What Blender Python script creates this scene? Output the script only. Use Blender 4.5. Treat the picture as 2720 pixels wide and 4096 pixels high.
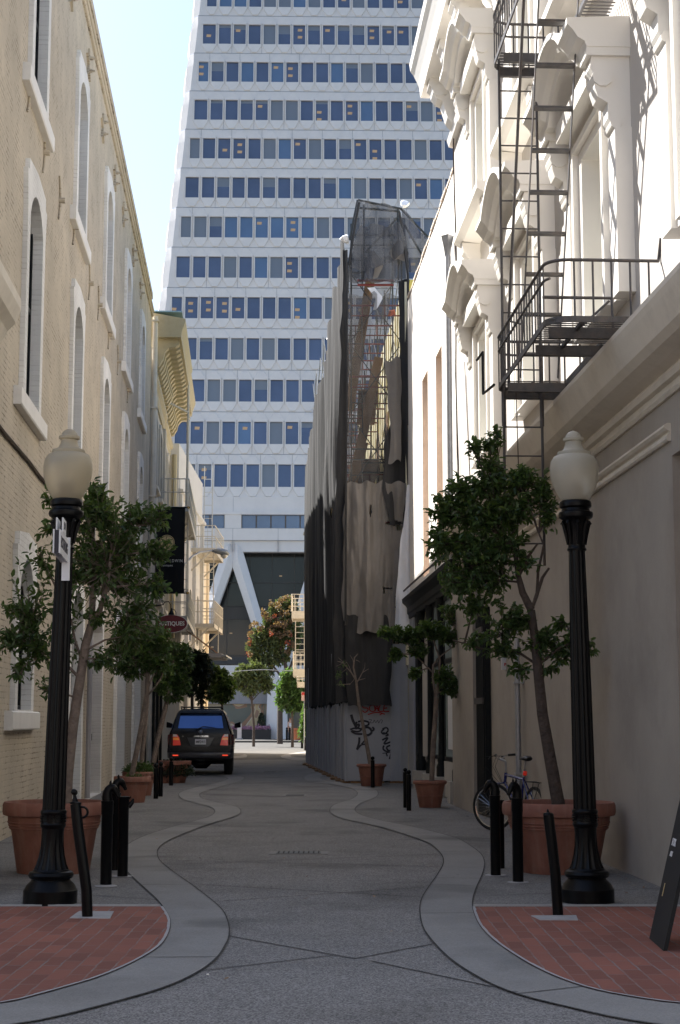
import bpy, bmesh, math, random
from mathutils import Vector, Matrix, noise
for o in list(bpy.data.objects): bpy.data.objects.remove(o)
S = bpy.context.scene; COL = S.collection
PI = math.pi; R_ = math.radians
# ---------------- camera ----------------
FPX, CX, CY, HY, EYE = 6245., 1360., 2048., 2888., 1.55
TH = math.atan((HY-CY)/FPX)
cam = bpy.data.objects.new('camera', bpy.data.cameras.new('camera')); COL.objects.link(cam)
cam.location = (0, 0, EYE); cam.rotation_euler = (PI/2+TH, 0, 0)
cam.data.sensor_fit = 'VERTICAL'; cam.data.sensor_height = 36; cam.data.sensor_width = 24
cam.data.lens = FPX/4096*36; cam.data.clip_end = 2000; cam.data.clip_start = .1
S.camera = cam
# ---------------- light ----------------
SUN_AZ, SUN_EL = R_(-50), R_(46.9)          # azimuth from +Y, clockwise
w = bpy.data.worlds.new('World'); S.world = w; w.use_nodes = True
nt = w.node_tree; nt.nodes.clear()
sky = nt.nodes.new('ShaderNodeTexSky'); sky.sky_type = 'NISHITA'; sky.sun_disc = False
sky.sun_elevation = SUN_EL; sky.sun_rotation = SUN_AZ; sky.air_density = 1.0; sky.dust_density = 1.6; sky.ozone_density = 1.0
bg = nt.nodes.new('ShaderNodeBackground'); bg.inputs[1].default_value = .09
wo = nt.nodes.new('ShaderNodeOutputWorld')
nt.links.new(sky.outputs[0], bg.inputs[0]); nt.links.new(bg.outputs[0], wo.inputs[0])
sd = bpy.data.lights.new('sun', 'SUN'); sd.energy = 5; sd.angle = R_(.5); sd.color = (1, .975, .935)
so = bpy.data.objects.new('sun', sd); COL.objects.link(so)
tosun = Vector((math.sin(SUN_AZ)*math.cos(SUN_EL), math.cos(SUN_AZ)*math.cos(SUN_EL), math.sin(SUN_EL)))
so.rotation_euler = tosun.to_track_quat('Z', 'Y').to_euler(); so.location = (-30, 30, 60)
S.view_settings.view_transform = 'Standard'; S.view_settings.look = 'None'
S.view_settings.exposure = 1.45; S.view_settings.gamma = 1
S.cycles.max_bounces = 8; S.cycles.diffuse_bounces = 5; S.cycles.transparent_max_bounces = 12
# ---------------- image-to-world helpers (source photo pixels) ----------------
_c, _s = math.cos(TH), math.sin(TH)
def ray(px, py):
    x = (px-CX)/FPX; v = (CY-py)/FPX
    return Vector((x, _c-v*_s, _s+v*_c))
def gnd(px, py, z=0.):
    r = ray(px, py); t = (z-EYE)/r.z; return Vector((r.x*t, r.y*t, z))
def atd(px, py, y):
    r = ray(px, py); t = y/r.y; return Vector((r.x*t, y, EYE+r.z*t))
class Frame:
    """vertical plane: at(u, n, z), u along d, n towards the street"""
    def __init__(s, o, d, side):
        s.o = Vector((o[0], o[1], 0)); L = math.hypot(*d); s.d = Vector((d[0]/L, d[1]/L, 0))
        s.nv = Vector((s.d.y, -s.d.x, 0))*side; s.side = side
    def at(s, u, n, z): p = s.o+s.d*u+s.nv*n; return Vector((p.x, p.y, z))
    def hit(s, px, py, n=0.):
        r = ray(px, py); E = Vector((0, 0, EYE)); q = s.o+s.nv*n
        t = (q-E).dot(s.nv)/r.dot(s.nv); P = E+r*t
        return (P-s.o).dot(s.d), P.z
FL = Frame((-3.1358, 0), (-.062721, .998031), 1)
FR = Frame((3.80213, 0), (-.05056, .998721), -1)
WORLD = Frame((0, 0), (0, 1), 1)   # u=y, n=x
# ---------------- mesh builder ----------------
class MB:
    def __init__(s): s.v = []; s.f = []; s.m = []
    def add(s, vs, fs, mi=0):
        b = len(s.v); s.v += [Vector(p) for p in vs]; s.f += [tuple(i+b for i in f) for f in fs]; s.m += [mi]*len(fs); return s
    def hexa(s, p, mi=0):   # 8 points: bottom 4 loop, top 4 loop
        return s.add(p, [(0,3,2,1),(4,5,6,7),(0,1,5,4),(1,2,6,5),(2,3,7,6),(3,0,4,7)], mi)
    def fb(s, F, u0, u1, n0, n1, z0, z1, mi=0):
        return s.hexa([F.at(u0,n0,z0),F.at(u1,n0,z0),F.at(u1,n1,z0),F.at(u0,n1,z0),F.at(u0,n0,z1),F.at(u1,n0,z1),F.at(u1,n1,z1),F.at(u0,n1,z1)], mi)
    def box(s, x0, x1, y0, y1, z0, z1, mi=0):
        return s.hexa([(x0,y0,z0),(x1,y0,z0),(x1,y1,z0),(x0,y1,z0),(x0,y0,z1),(x1,y0,z1),(x1,y1,z1),(x0,y1,z1)], mi)
    def quad(s, a, b, c, d, mi=0): return s.add([a,b,c,d], [(0,1,2,3)], mi)
    def tube(s, pts, r, seg=8, cap=True, mi=0):
        pts = [Vector(p) for p in pts]; n = len(pts); rr = r if isinstance(r, (list, tuple)) else [r]*n
        b = len(s.v); up = None
        for i in range(n):
            t = (pts[min(i+1, n-1)]-pts[max(i-1, 0)])
            if t.length < 1e-9: t = Vector((0, 0, 1))
            t.normalize()
            if up is None: up = Vector((0, 0, 1)) if abs(t.z) < .9 else Vector((1, 0, 0))
            a = t.cross(up)
            if a.length < 1e-4: a = t.cross(Vector((0, 1, 0)))
            a.normalize(); c = a.cross(t).normalized(); up = c
            for k in range(seg):
                g = 2*PI*k/seg; s.v.append(pts[i]+(a*math.cos(g)+c*math.sin(g))*rr[i])
        for i in range(n-1):
            for k in range(seg):
                k2 = (k+1) % seg; s.f.append((b+i*seg+k, b+i*seg+k2, b+(i+1)*seg+k2, b+(i+1)*seg+k)); s.m.append(mi)
        if cap:
            s.f.append(tuple(b+k for k in range(seg))[::-1]); s.f.append(tuple(b+(n-1)*seg+k for k in range(seg))); s.m += [mi, mi]
        return s
    def bar(s, a, b, w, h, up=(0, 0, 1), mi=0):   # rectangular bar
        a, b = Vector(a), Vector(b); t = (b-a).normalized(); u = Vector(up)
        x = t.cross(u)
        if x.length < 1e-4: x = t.cross(Vector((1, 0, 0)))
        x.normalize(); y = x.cross(t).normalized(); x *= w/2; y *= h/2
        return s.hexa([a-x-y, a+x-y, a+x+y, a-x+y, b-x-y, b+x-y, b+x+y, b-x+y], mi)
    def lathe(s, prof, a=(0, 0, 0), seg=24, axis=None, flute=None, mi=0, cap=True):
        """prof: (r, z) ; axis: lean vector per metre"""
        a = Vector(a); ax = Vector(axis) if axis is not None else Vector((0, 0, 1)); b = len(s.v); n = len(prof)
        for i, (r, z) in enumerate(prof):
            for k in range(seg):
                g = 2*PI*k/seg; q = r
                if flute and flute[0] <= z <= flute[1]: q = r*(1-flute[3]*(k % 2)) if flute[2] == 0 else r*(1-flute[3]*abs(math.sin(g*flute[2]/2)))
                s.v.append(a+ax*z+Vector((math.cos(g)*q, math.sin(g)*q, 0)))
        for i in range(n-1):
            for k in range(seg):
                k2 = (k+1) % seg; s.f.append((b+i*seg+k, b+i*seg+k2, b+(i+1)*seg+k2, b+(i+1)*seg+k)); s.m.append(mi)
        if cap:
            s.f.append(tuple(b+k for k in range(seg))[::-1]); s.f.append(tuple(b+(n-1)*seg+k for k in range(seg))); s.m += [mi, mi]
        return s
    def prism(s, poly, F, n0, n1, mi=0):   # poly of (u, z) extruded along n
        k = len(poly); v = [F.at(u, n0, z) for u, z in poly]+[F.at(u, n1, z) for u, z in poly]
        return s.add(v, [tuple(range(k))[::-1], tuple(range(k, 2*k))]+[(i, (i+1) % k, k+(i+1) % k, k+i) for i in range(k)], mi)
    def sweep(s, prof, F, u0, u1, mi=0, ends=True):   # prof of (n, z) swept along u
        k = len(prof); v = [F.at(u0, n, z) for n, z in prof]+[F.at(u1, n, z) for n, z in prof]
        f = [(i, (i+1) % k, k+(i+1) % k, k+i) for i in range(k)]
        if ends: f += [tuple(range(k))[::-1], tuple(range(k, 2*k))]
        return s.add(v, f, mi)
    def ring(s, outer, inner, F, n0, n1, nj=None, mi=0):   # frame between two (u,z) loops of equal length; nj = depth of the reveal
        k = len(outer); nj = n0 if nj is None else nj
        v = [F.at(u, n1, z) for u, z in outer]+[F.at(u, n1, z) for u, z in inner]+[F.at(u, n0, z) for u, z in outer]+[F.at(u, nj, z) for u, z in inner]
        f = []
        for i in range(k):
            j = (i+1) % k
            f += [(i, j, k+j, k+i), (2*k+i, 2*k+j, j, i), (k+i, k+j, 3*k+j, 3*k+i)]
        return s.add(v, f, mi)
    def build(s, name, mat, parent=None, smooth=False, bevel=0, normals=True):
        me = bpy.data.meshes.new(name)
        inv = parent_inv(parent)
        me.from_pydata([inv @ p for p in s.v], [], s.f)
        for m in (mat if isinstance(mat, (list, tuple)) else [mat]): me.materials.append(m)
        if any(s.m): me.polygons.foreach_set('material_index', s.m)
        me.validate()
        if normals or smooth or bevel:
            bm = bmesh.new(); bm.from_mesh(me)
            if bevel: bmesh.ops.bevel(bm, geom=[e for e in bm.edges if len(e.link_faces) == 2 and e.calc_face_angle(0) > .6], offset=bevel, segments=2, affect='EDGES', profile=.5)
            bmesh.ops.recalc_face_normals(bm, faces=bm.faces)
            bm.to_mesh(me); bm.free()
        if smooth:
            me.polygons.foreach_set('use_smooth', [True]*len(me.polygons))
            try: me.set_sharp_from_angle(angle=R_(38))
            except Exception: pass
        o = bpy.data.objects.new(name, me); COL.objects.link(o)
        if parent: o.parent = parent
        return o
def parent_inv(p): return WM(p).inverted() if p is not None else Matrix.Identity(4)
def WM(o):
    M = o.matrix_basis.copy(); q = o.parent
    while q is not None: M = q.matrix_basis @ M; q = q.parent
    return M
def tag(o, label, cat, group=None, kind=None):
    if label: o['label'] = label
    if cat: o['category'] = cat
    if group: o['group'] = group
    if kind: o['kind'] = kind
    return o
def thing(name, label, cat, loc, rz=0, group=None):
    o = bpy.data.objects.new(name, None); COL.objects.link(o); o.empty_display_size = .3
    o.location = loc; o.rotation_euler = (0, 0, rz); return tag(o, label, cat, group)
def fthing(name, label, cat, F, u, group=None):
    return thing(name, label, cat, F.at(u, 0, 0), math.atan2(-F.d.x, F.d.y), group)
def dup(root, loc=None, rz=None, label=None, move=None):
    def cp(o, par):
        c = o.copy(); COL.objects.link(c); c.parent = par
        for ch in [x for x in bpy.data.objects if x.parent == o]: cp(ch, c)
        return c
    r = cp(root, root.parent)
    if move is not None: r.location = Vector(root.location)+Vector(move)
    if loc is not None: r.location = loc
    if rz is not None: r.rotation_euler = (0, 0, rz)
    if label: r['label'] = label
    return r
# ---------------- materials ----------------
def mat(name, col, rough=.8, metal=0, spec=.5, var=.12, vs=3., bump=0., bs=30., grime=0., gs=.8, gcol=None, trans=0, alpha=1, coat=0, island=0, emit=None, streak=False, dist=.01):
    m = bpy.data.materials.new(name); m.use_nodes = True; N = m.node_tree.nodes; L = m.node_tree.links
    P = N['Principled BSDF']; tc = N.new('ShaderNodeTexCoord')
    P.inputs['Roughness'].default_value = rough; P.inputs['Metallic'].default_value = metal
    P.inputs['Specular IOR Level'].default_value = spec
    if trans: P.inputs['Transmission Weight'].default_value = trans
    if alpha < 1: P.inputs['Alpha'].default_value = alpha
    if coat: P.inputs['Coat Weight'].default_value = coat; P.inputs['Coat Roughness'].default_value = .05
    c4 = (*col, 1)
    nz = N.new('ShaderNodeTexNoise'); nz.inputs['Scale'].default_value = vs; nz.inputs['Detail'].default_value = 6; nz.inputs['Roughness'].default_value = .65
    L.new(tc.outputs['Object'], nz.inputs['Vector'])
    mr = N.new('ShaderNodeMapRange'); mr.inputs[1].default_value = .25; mr.inputs[2].default_value = .75; mr.inputs[3].default_value = 1-var; mr.inputs[4].default_value = 1+var
    L.new(nz.outputs[0], mr.inputs[0])
    mx = N.new('ShaderNodeVectorMath'); mx.operation = 'SCALE'; mx.inputs[0].default_value = col
    L.new(mr.outputs[0], mx.inputs['Scale']); out = mx.outputs[0]
    if island:
        g = N.new('ShaderNodeNewGeometry'); r2 = N.new('ShaderNodeMapRange'); r2.inputs[3].default_value = 1-island; r2.inputs[4].default_value = 1+island
        L.new(g.outputs['Random Per Island'], r2.inputs[0]); m2 = N.new('ShaderNodeVectorMath'); m2.operation = 'SCALE'
        L.new(out, m2.inputs[0]); L.new(r2.outputs[0], m2.inputs['Scale']); out = m2.outputs[0]
    if grime:
        n2 = N.new('ShaderNodeTexNoise'); n2.inputs['Scale'].default_value = gs; n2.inputs['Detail'].default_value = 8; n2.inputs['Roughness'].default_value = .7
        if streak:
            mp = N.new('ShaderNodeMapping'); mp.inputs['Scale'].default_value = (4, 4, .35); L.new(tc.outputs['Object'], mp.inputs['Vector']); L.new(mp.outputs[0], n2.inputs['Vector'])
        else: L.new(tc.outputs['Object'], n2.inputs['Vector'])
        cr = N.new('ShaderNodeMapRange'); cr.inputs[1].default_value = .48; cr.inputs[2].default_value = .72; cr.inputs[3].default_value = 0; cr.inputs[4].default_value = grime
        L.new(n2.outputs[0], cr.inputs[0]); mm = N.new('ShaderNodeMix'); mm.data_type = 'RGBA'
        L.new(cr.outputs[0], mm.inputs[0]); L.new(out, mm.inputs[6]); mm.inputs[7].default_value = (*(gcol or (col[0]*.45, col[1]*.43, col[2]*.4)), 1); out = mm.outputs[2]
    L.new(out, P.inputs['Base Color'])
    if bump:
        n3 = N.new('ShaderNodeTexNoise'); n3.inputs['Scale'].default_value = bs; n3.inputs['Detail'].default_value = 5
        L.new(tc.outputs['Object'], n3.inputs['Vector']); b = N.new('ShaderNodeBump'); b.inputs['Strength'].default_value = bump; b.inputs['Distance'].default_value = dist
        L.new(n3.outputs[0], b.inputs['Height']); L.new(b.outputs[0], P.inputs['Normal'])
    if emit: P.inputs['Emission Color'].default_value = (*emit[0], 1); P.inputs['Emission Strength'].default_value = emit[1]
    return m
def brickmat(name, col, mortar, bw, bh, ms, plane='yz', bump=.6, var=.15, rough=.85, mfac=1., wear=.5, smooth=.1, dist=.012, rot=0, sq=None):
    m = bpy.data.materials.new(name); m.use_nodes = True; N = m.node_tree.nodes; L = m.node_tree.links
    P = N['Principled BSDF']; P.inputs['Roughness'].default_value = rough; tc = N.new('ShaderNodeTexCoord')
    sp = N.new('ShaderNodeSeparateXYZ'); cb = N.new('ShaderNodeCombineXYZ'); L.new(tc.outputs['Object'], sp.inputs[0])
    if plane == 'yz': L.new(sp.outputs[1], cb.inputs[0]); L.new(sp.outputs[2], cb.inputs[1])
    elif plane == 'yx': L.new(sp.outputs[1], cb.inputs[0]); L.new(sp.outputs[0], cb.inputs[1])
    wn = N.new('ShaderNodeTexNoise'); wn.inputs['Scale'].default_value = 6; wn.inputs['Detail'].default_value = 3; L.new(tc.outputs['Object'], wn.inputs['Vector'])
    ws = N.new('ShaderNodeVectorMath'); ws.operation = 'SCALE'; ws.inputs['Scale'].default_value = bh*.22; L.new(wn.outputs['Color'], ws.inputs[0])
    ad = N.new('ShaderNodeVectorMath'); L.new(cb.outputs[0], ad.inputs[0]); L.new(ws.outputs[0], ad.inputs[1])
    bt = N.new('ShaderNodeTexBrick'); bt.inputs['Scale'].default_value = 1; bt.inputs['Brick Width'].default_value = bw; bt.inputs['Row Height'].default_value = bh
    bt.inputs['Mortar Size'].default_value = ms; bt.inputs['Mortar Smooth'].default_value = smooth; bt.offset = .5
    bt.inputs['Color1'].default_value = (*[c*(1-var) for c in col], 1); bt.inputs['Color2'].default_value = (*[min(1, c*(1+var)) for c in col], 1)
    L.new(ad.outputs[0], bt.inputs['Vector'])
    nz = N.new('ShaderNodeTexNoise'); nz.inputs['Scale'].default_value = 2.2; nz.inputs['Detail'].default_value = 9; nz.inputs['Roughness'].default_value = .72; L.new(tc.outputs['Object'], nz.inputs['Vector'])
    mr = N.new('ShaderNodeMapRange'); mr.inputs[1].default_value = .5-.22*wear; mr.inputs[2].default_value = .62; mr.inputs[3].default_value = 0; mr.inputs[4].default_value = mfac
    L.new(nz.outputs[0], mr.inputs[0])
    mu = N.new('ShaderNodeMath'); mu.operation = 'MULTIPLY'; L.new(bt.outputs['Fac'], mu.inputs[0]); L.new(mr.outputs[0], mu.inputs[1])
    bt.inputs['Mortar'].default_value = (*col, 1)
    mm = N.new('ShaderNodeMix'); mm.data_type = 'RGBA'; L.new(mu.outputs[0], mm.inputs[0]); L.new(bt.outputs['Color'], mm.inputs[6]); mm.inputs[7].default_value = (*mortar, 1)
    n4 = N.new('ShaderNodeTexNoise'); n4.inputs['Scale'].default_value = .7; n4.inputs['Detail'].default_value = 8; L.new(tc.outputs['Object'], n4.inputs['Vector'])
    m4 = N.new('ShaderNodeMapRange'); m4.inputs[1].default_value = .3; m4.inputs[2].default_value = .7; m4.inputs[3].default_value = .84; m4.inputs[4].default_value = 1.1; L.new(n4.outputs[0], m4.inputs[0])
    sc = N.new('ShaderNodeVectorMath'); sc.operation = 'SCALE'; L.new(mm.outputs[2], sc.inputs[0]); L.new(m4.outputs[0], sc.inputs['Scale'])
    L.new(sc.outputs[0], P.inputs['Base Color'])
    hn = N.new('ShaderNodeTexNoise'); hn.inputs['Scale'].default_value = 40; L.new(tc.outputs['Object'], hn.inputs['Vector'])
    hm = N.new('ShaderNodeMath'); hm.operation = 'MULTIPLY_ADD'; hm.inputs[1].default_value = -1; L.new(bt.outputs['Fac'], hm.inputs[0])
    hs = N.new('ShaderNodeMath'); hs.operation = 'MULTIPLY'; hs.inputs[1].default_value = .5; L.new(hn.outputs[0], hs.inputs[0]); L.new(hs.outputs[0], hm.inputs[2])
    b = N.new('ShaderNodeBump'); b.inputs['Strength'].default_value = bump; b.inputs['Distance'].default_value = dist; L.new(hm.outputs[0], b.inputs['Height']); L.new(b.outputs[0], P.inputs['Normal'])
    return m
M = {}
M['cream_brick'] = brickmat('cream_painted_brick', (.52, .45, .345), (.10, .07, .04), .23, .078, .0085, wear=.1, mfac=.8, var=.03, bump=.5)
M['white_paint'] = mat('off_white_paint', (.80, .775, .73), .6, var=.04, bump=.25, bs=25, grime=.25, gs=2.5, gcol=(.5, .45, .37))
M['white_brick'] = brickmat('white_painted_brick', (.78, .765, .73), (.45, .42, .38), .23, .078, .008, wear=.3, mfac=.5, var=.03, bump=.6)
M['rec_glass'] = mat('dark_window_glass', (.012, .015, .02), .06, spec=.7, var=.3, vs=1)
M['sky_glass'] = mat('pale_window_glass', (.20, .25, .24), .08, spec=.8, var=.3, vs=.6)
M['dark_wood'] = mat('dark_brown_cable', (.05, .03, .02), .7)
M['taupe_shaded'] = mat('taupe_stucco_shade_darkened', (.365, .325, .275), .85, var=.09, vs=.9, bump=.25, bs=50, grime=.5, gs=.7, gcol=(.22, .19, .16))  # taupe copy with the lower wall's shade darkened into its colour
M['taupe'] = mat('taupe_stucco', (.52, .485, .445), .85, var=.05, vs=1.2, bump=.15, bs=60, grime=.35, gs=.55, gcol=(.36, .32, .275), streak=False)
M['trim_w'] = mat('ivory_trim_paint', (.81, .775, .715), .5, var=.03, bump=.08, bs=30, grime=.12, gs=1.5)
M['cornice_w'] = mat('cornice_stone_paint', (.66, .60, .50), .65, var=.06, bump=.15, bs=20, grime=.4, gs=1.8, gcol=(.40, .35, .28))
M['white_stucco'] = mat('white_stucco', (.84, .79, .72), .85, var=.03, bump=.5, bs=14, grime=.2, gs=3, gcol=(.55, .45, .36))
M['tan_jamb'] = mat('tan_rough_jamb', (.74, .62, .52), .9, var=.15, vs=8, bump=.6, bs=25, grime=.4, gs=4)
M['yellow_trim'] = mat('aged_yellow_trim', (.42, .36, .23), .6, var=.08, bump=.2, bs=15, grime=.5, gs=3, gcol=(.22, .17, .09))
M['cream2'] = mat('cream_stucco', (.46, .43, .38), .8, var=.04, bump=.15, bs=20, grime=.3, gs=1.5)
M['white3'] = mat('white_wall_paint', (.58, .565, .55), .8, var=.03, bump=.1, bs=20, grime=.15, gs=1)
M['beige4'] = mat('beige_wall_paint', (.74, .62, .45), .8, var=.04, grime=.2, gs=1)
M['black_metal'] = mat('black_gloss_paint', (.0025, .0025, .003), .36, spec=.16, var=.2, vs=12, bump=.25, bs=55, coat=.02, dist=.004)
M['black_matt'] = mat('black_green_paint', (.007, .009, .0095), .55, spec=.25, var=.2, bump=.1)
M['iron'] = mat('grey_iron_paint', (.075, .07, .07), .5, metal=.2, var=.3, vs=9, bump=.2, bs=60, grime=.5, gs=6, gcol=(.17, .12, .09))
M['iron_w'] = mat('ivory_iron_paint', (.52, .47, .39), .55, var=.08, grime=.3, gs=8)
M['iron_g'] = mat('grey_white_iron_paint', (.46, .45, .42), .55, var=.1, grime=.3, gs=6)
M['galv'] = mat('galvanised_metal', (.40, .41, .43), .45, metal=.6, var=.15, vs=8, grime=.3, gs=5)
M['terracotta'] = mat('terracotta', (.25, .103, .07), .75, var=.22, vs=5, bump=.25, bs=30, grime=.5, gs=2.2, gcol=(.36, .22, .165), streak=True)
M['terra_far'] = mat('terracotta_bright', (.62, .20, .09), .8, var=.1)
M['soil'] = mat('potting_soil', (.035, .022, .015), 1, bump=1, bs=60, dist=.03)
M['bark'] = mat('grey_brown_bark', (.20, .155, .125), .9, var=.35, vs=9, bump=1., bs=22, dist=.03, grime=.4, gs=7, gcol=(.11, .085, .07))
M['bark_d'] = mat('dark_bark', (.075, .056, .045), .9, var=.35, vs=9, bump=1, bs=22, dist=.03)
def leafmat(name, col, isl=.5, rough=.32, tr=.25):
    m = mat(name, col, rough, spec=.5, var=.18, vs=1.5, island=isl)
    N = m.node_tree.nodes; L = m.node_tree.links; P = N['Principled BSDF']; out = N['Material Output']
    src = P.inputs['Base Color'].links[0].from_socket; g = N.new('ShaderNodeNewGeometry'); ml = N.new('ShaderNodeMath'); ml.operation = 'MULTIPLY'; ml.inputs[1].default_value = 7.31; fr = N.new('ShaderNodeMath'); fr.operation = 'FRACT'
    L.new(g.outputs['Random Per Island'], ml.inputs[0]); L.new(ml.outputs[0], fr.inputs[0]); rp = N.new('ShaderNodeMapRange'); rp.inputs[1].default_value = .8; rp.inputs[2].default_value = 1.; L.new(fr.outputs[0], rp.inputs[0])
    mc = N.new('ShaderNodeMix'); mc.data_type = 'RGBA'; L.new(rp.outputs[0], mc.inputs[0]); L.new(src, mc.inputs[6]); mc.inputs[7].default_value = (col[0]*2.6, col[1]*2.1, col[2]*1.3, 1); L.new(mc.outputs[2], P.inputs['Base Color'])
    t = N.new('ShaderNodeBsdfTranslucent'); t.inputs[0].default_value = (min(1, col[0]*2.2+.02), min(1, col[1]*2.4), col[2]*1.2, 1)
    mx = N.new('ShaderNodeMixShader'); mx.inputs[0].default_value = tr
    L.new(P.outputs[0], mx.inputs[1]); L.new(t.outputs[0], mx.inputs[2]); L.new(mx.outputs[0], out.inputs[0]); return m
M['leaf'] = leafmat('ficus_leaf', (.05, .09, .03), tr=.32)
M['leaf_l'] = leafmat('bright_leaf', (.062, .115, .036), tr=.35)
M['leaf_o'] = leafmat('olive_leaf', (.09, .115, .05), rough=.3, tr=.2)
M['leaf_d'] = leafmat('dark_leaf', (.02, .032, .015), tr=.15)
M['leaf_red'] = leafmat('red_bloom', (.22, .055, .035), isl=.4, rough=.6, tr=.2)
M['leaf_b'] = leafmat('bloom_pinkred', (.15, .095, .055), isl=.4, rough=.6)
def groundmat(name, col, speck, sscale, rough=.9, blotch=.45):
    m = mat(name, col, rough, var=.1, vs=1.3, bump=.5, bs=220, dist=.004, grime=blotch, gs=.9)
    N = m.node_tree.nodes; L = m.node_tree.links; P = N['Principled BSDF']; src = P.inputs['Base Color'].links[0].from_socket
    tc = [n for n in N if n.type == 'TEX_COORD'][0]
    v = N.new('ShaderNodeTexVoronoi'); v.inputs['Scale'].default_value = sscale; L.new(tc.outputs['Object'], v.inputs['Vector'])
    bw = N.new('ShaderNodeRGBToBW'); L.new(v.outputs['Color'], bw.inputs[0])
    mr = N.new('ShaderNodeMapRange'); mr.inputs[1].default_value = .2; mr.inputs[2].default_value = .8; mr.inputs[3].default_value = 1-speck; mr.inputs[4].default_value = 1+speck
    L.new(bw.outputs[0], mr.inputs[0]); sc = N.new('ShaderNodeVectorMath'); sc.operation = 'SCALE'; L.new(src, sc.inputs[0]); L.new(mr.outputs[0], sc.inputs['Scale'])
    n5 = N.new('ShaderNodeTexNoise'); n5.inputs['Scale'].default_value = .55; n5.inputs['Detail'].default_value = 3; n5.inputs['Distortion'].default_value = .6; L.new(tc.outputs['Object'], n5.inputs['Vector'])
    r5 = N.new('ShaderNodeMapRange'); r5.inputs[1].default_value = .56; r5.inputs[2].default_value = .70; r5.inputs[3].default_value = 1; r5.inputs[4].default_value = .62; L.new(n5.outputs[0], r5.inputs[0])
    v2 = N.new('ShaderNodeTexVoronoi'); v2.inputs['Scale'].default_value = 2.1; L.new(tc.outputs['Object'], v2.inputs['Vector'])
    r6 = N.new('ShaderNodeMapRange'); r6.inputs[1].default_value = .035; r6.inputs[2].default_value = .05; r6.inputs[3].default_value = .5; r6.inputs[4].default_value = 1; L.new(v2.outputs['Distance'], r6.inputs[0])
    m5 = N.new('ShaderNodeMath'); m5.operation = 'MULTIPLY'; L.new(r5.outputs[0], m5.inputs[0]); L.new(r6.outputs[0], m5.inputs[1])
    s5 = N.new('ShaderNodeVectorMath'); s5.operation = 'SCALE'; L.new(sc.outputs[0], s5.inputs[0]); L.new(m5.outputs[0], s5.inputs['Scale'])
    L.new(s5.outputs[0], P.inputs['Base Color']); return m
M['aggregate'] = groundmat('exposed_aggregate', (.198, .188, .176), .55, 110)
M['aggregate2'] = groundmat('sidewalk_aggregate', (.182, .173, .16), .4, 95, blotch=.35)
M['ribbon'] = groundmat('smooth_concrete_band', (.245, .236, .22), .12, 120, blotch=.3)
M['street'] = groundmat('pale_street_concrete', (.095, .088, .078), .25, 20)
M['pavers'] = brickmat('red_clay_pavers', (.235, .080, .052), (.22, .195, .18), .36, .118, .007, plane='yx', bump=.5, var=.2, wear=.75, mfac=.9, smooth=.25)
M['joint'] = mat('dark_joint', (.045, .042, .038), 1, var=.4, vs=9)
M['tower'] = mat('white_quartz_concrete', (.725, .70, .685), .8, var=.05, vs=.8, grime=.22, gs=.5, gcol=(.50, .50, .52), bump=.1, bs=4)
M['t_glass'] = mat('tower_blue_glass', (.10, .13, .205), .08, metal=.25, spec=.9, var=.25, vs=.25)
M['t_glass2'] = mat('tower_glass_light', (.12, .19, .30), .08, metal=.25, spec=.9, var=.15, vs=.25)
M['t_blind'] = mat('tower_blind_behind_glass', (.17, .195, .235), .3, spec=.8, var=.06, vs=.3)
M['t_light'] = mat('office_ceiling_light', (.34, .25, .15), .5, emit=((1, .6, .3), .06))
M['lobby'] = mat('lobby_dark_glass', (.018, .020, .022), .12, spec=.35, var=.4, vs=.3)
M['lobby_band'] = mat('lobby_floor_band', (.05, .05, .052), .5, var=.15)
M['gray_wall'] = mat('grey_base_wall', (.34, .33, .34), .8)
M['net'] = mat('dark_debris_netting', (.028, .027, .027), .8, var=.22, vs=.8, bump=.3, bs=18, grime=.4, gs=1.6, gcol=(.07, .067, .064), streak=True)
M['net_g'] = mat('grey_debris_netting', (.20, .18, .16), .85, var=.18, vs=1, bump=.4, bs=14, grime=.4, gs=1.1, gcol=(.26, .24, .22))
M['net_t'] = mat('sheer_debris_netting', (.10, .10, .105), .85, var=.35, vs=1.5, alpha=.7)
M['net_t2'] = mat('sheer_brown_netting', (.16, .15, .14), .85, var=.2, vs=1, alpha=.45)
M['net_t3'] = mat('faint_netting_veil', (.19, .18, .17), .85, var=.25, vs=1, alpha=.5)
M['tarp'] = mat('white_tarp', (.86, .86, .88), .5, var=.06, bump=.5, bs=5, dist=.05)
M['hoard'] = mat('pale_blue_grey_plywood_paint', (.38, .39, .42), .75, var=.06, vs=2, bump=.1, grime=.35, gs=1.5, streak=True, gcol=(.30, .30, .31))
M['yellow'] = mat('yellow_sheathing', (.80, .66, .16), .7, var=.1, vs=2)
M['lyellow'] = mat('pale_sheathing', (.78, .72, .52), .7, var=.1, vs=2)
M['scaf_red'] = mat('red_scaffold_paint', (.22, .04, .035), .6)
M['scaf_grey'] = mat('dark_scaffold_steel', (.06, .065, .065), .5, metal=.4)
M['plank'] = mat('scaffold_timber', (.22, .12, .05), .8, var=.2, vs=3)
M['orange'] = mat('orange_cloth', (.8, .18, .05), .8)
M['blue_pole'] = mat('blue_paint_pole', (.03, .06, .4), .5)
M['car'] = mat('dark_blue_car_paint', (.002, .0025, .005), .25, spec=.3, var=.1, coat=.12)
M['car_trim'] = mat('black_rubber', (.01, .01, .011), .6, var=.1)
M['car_bumper'] = mat('dark_grey_bumper', (.035, .035, .04), .4, coat=.4)
M['chrome'] = mat('chrome', (.75, .76, .78), .15, metal=1, var=.02)
M['car_glass'] = mat('car_rear_glass', (.09, .16, .36), .04, spec=1., var=.05, metal=.6)
M['lamp_red'] = mat('red_lamp_lens', (.55, .02, .015), .15, coat=1, emit=((1, .05, .02), .05))
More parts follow.
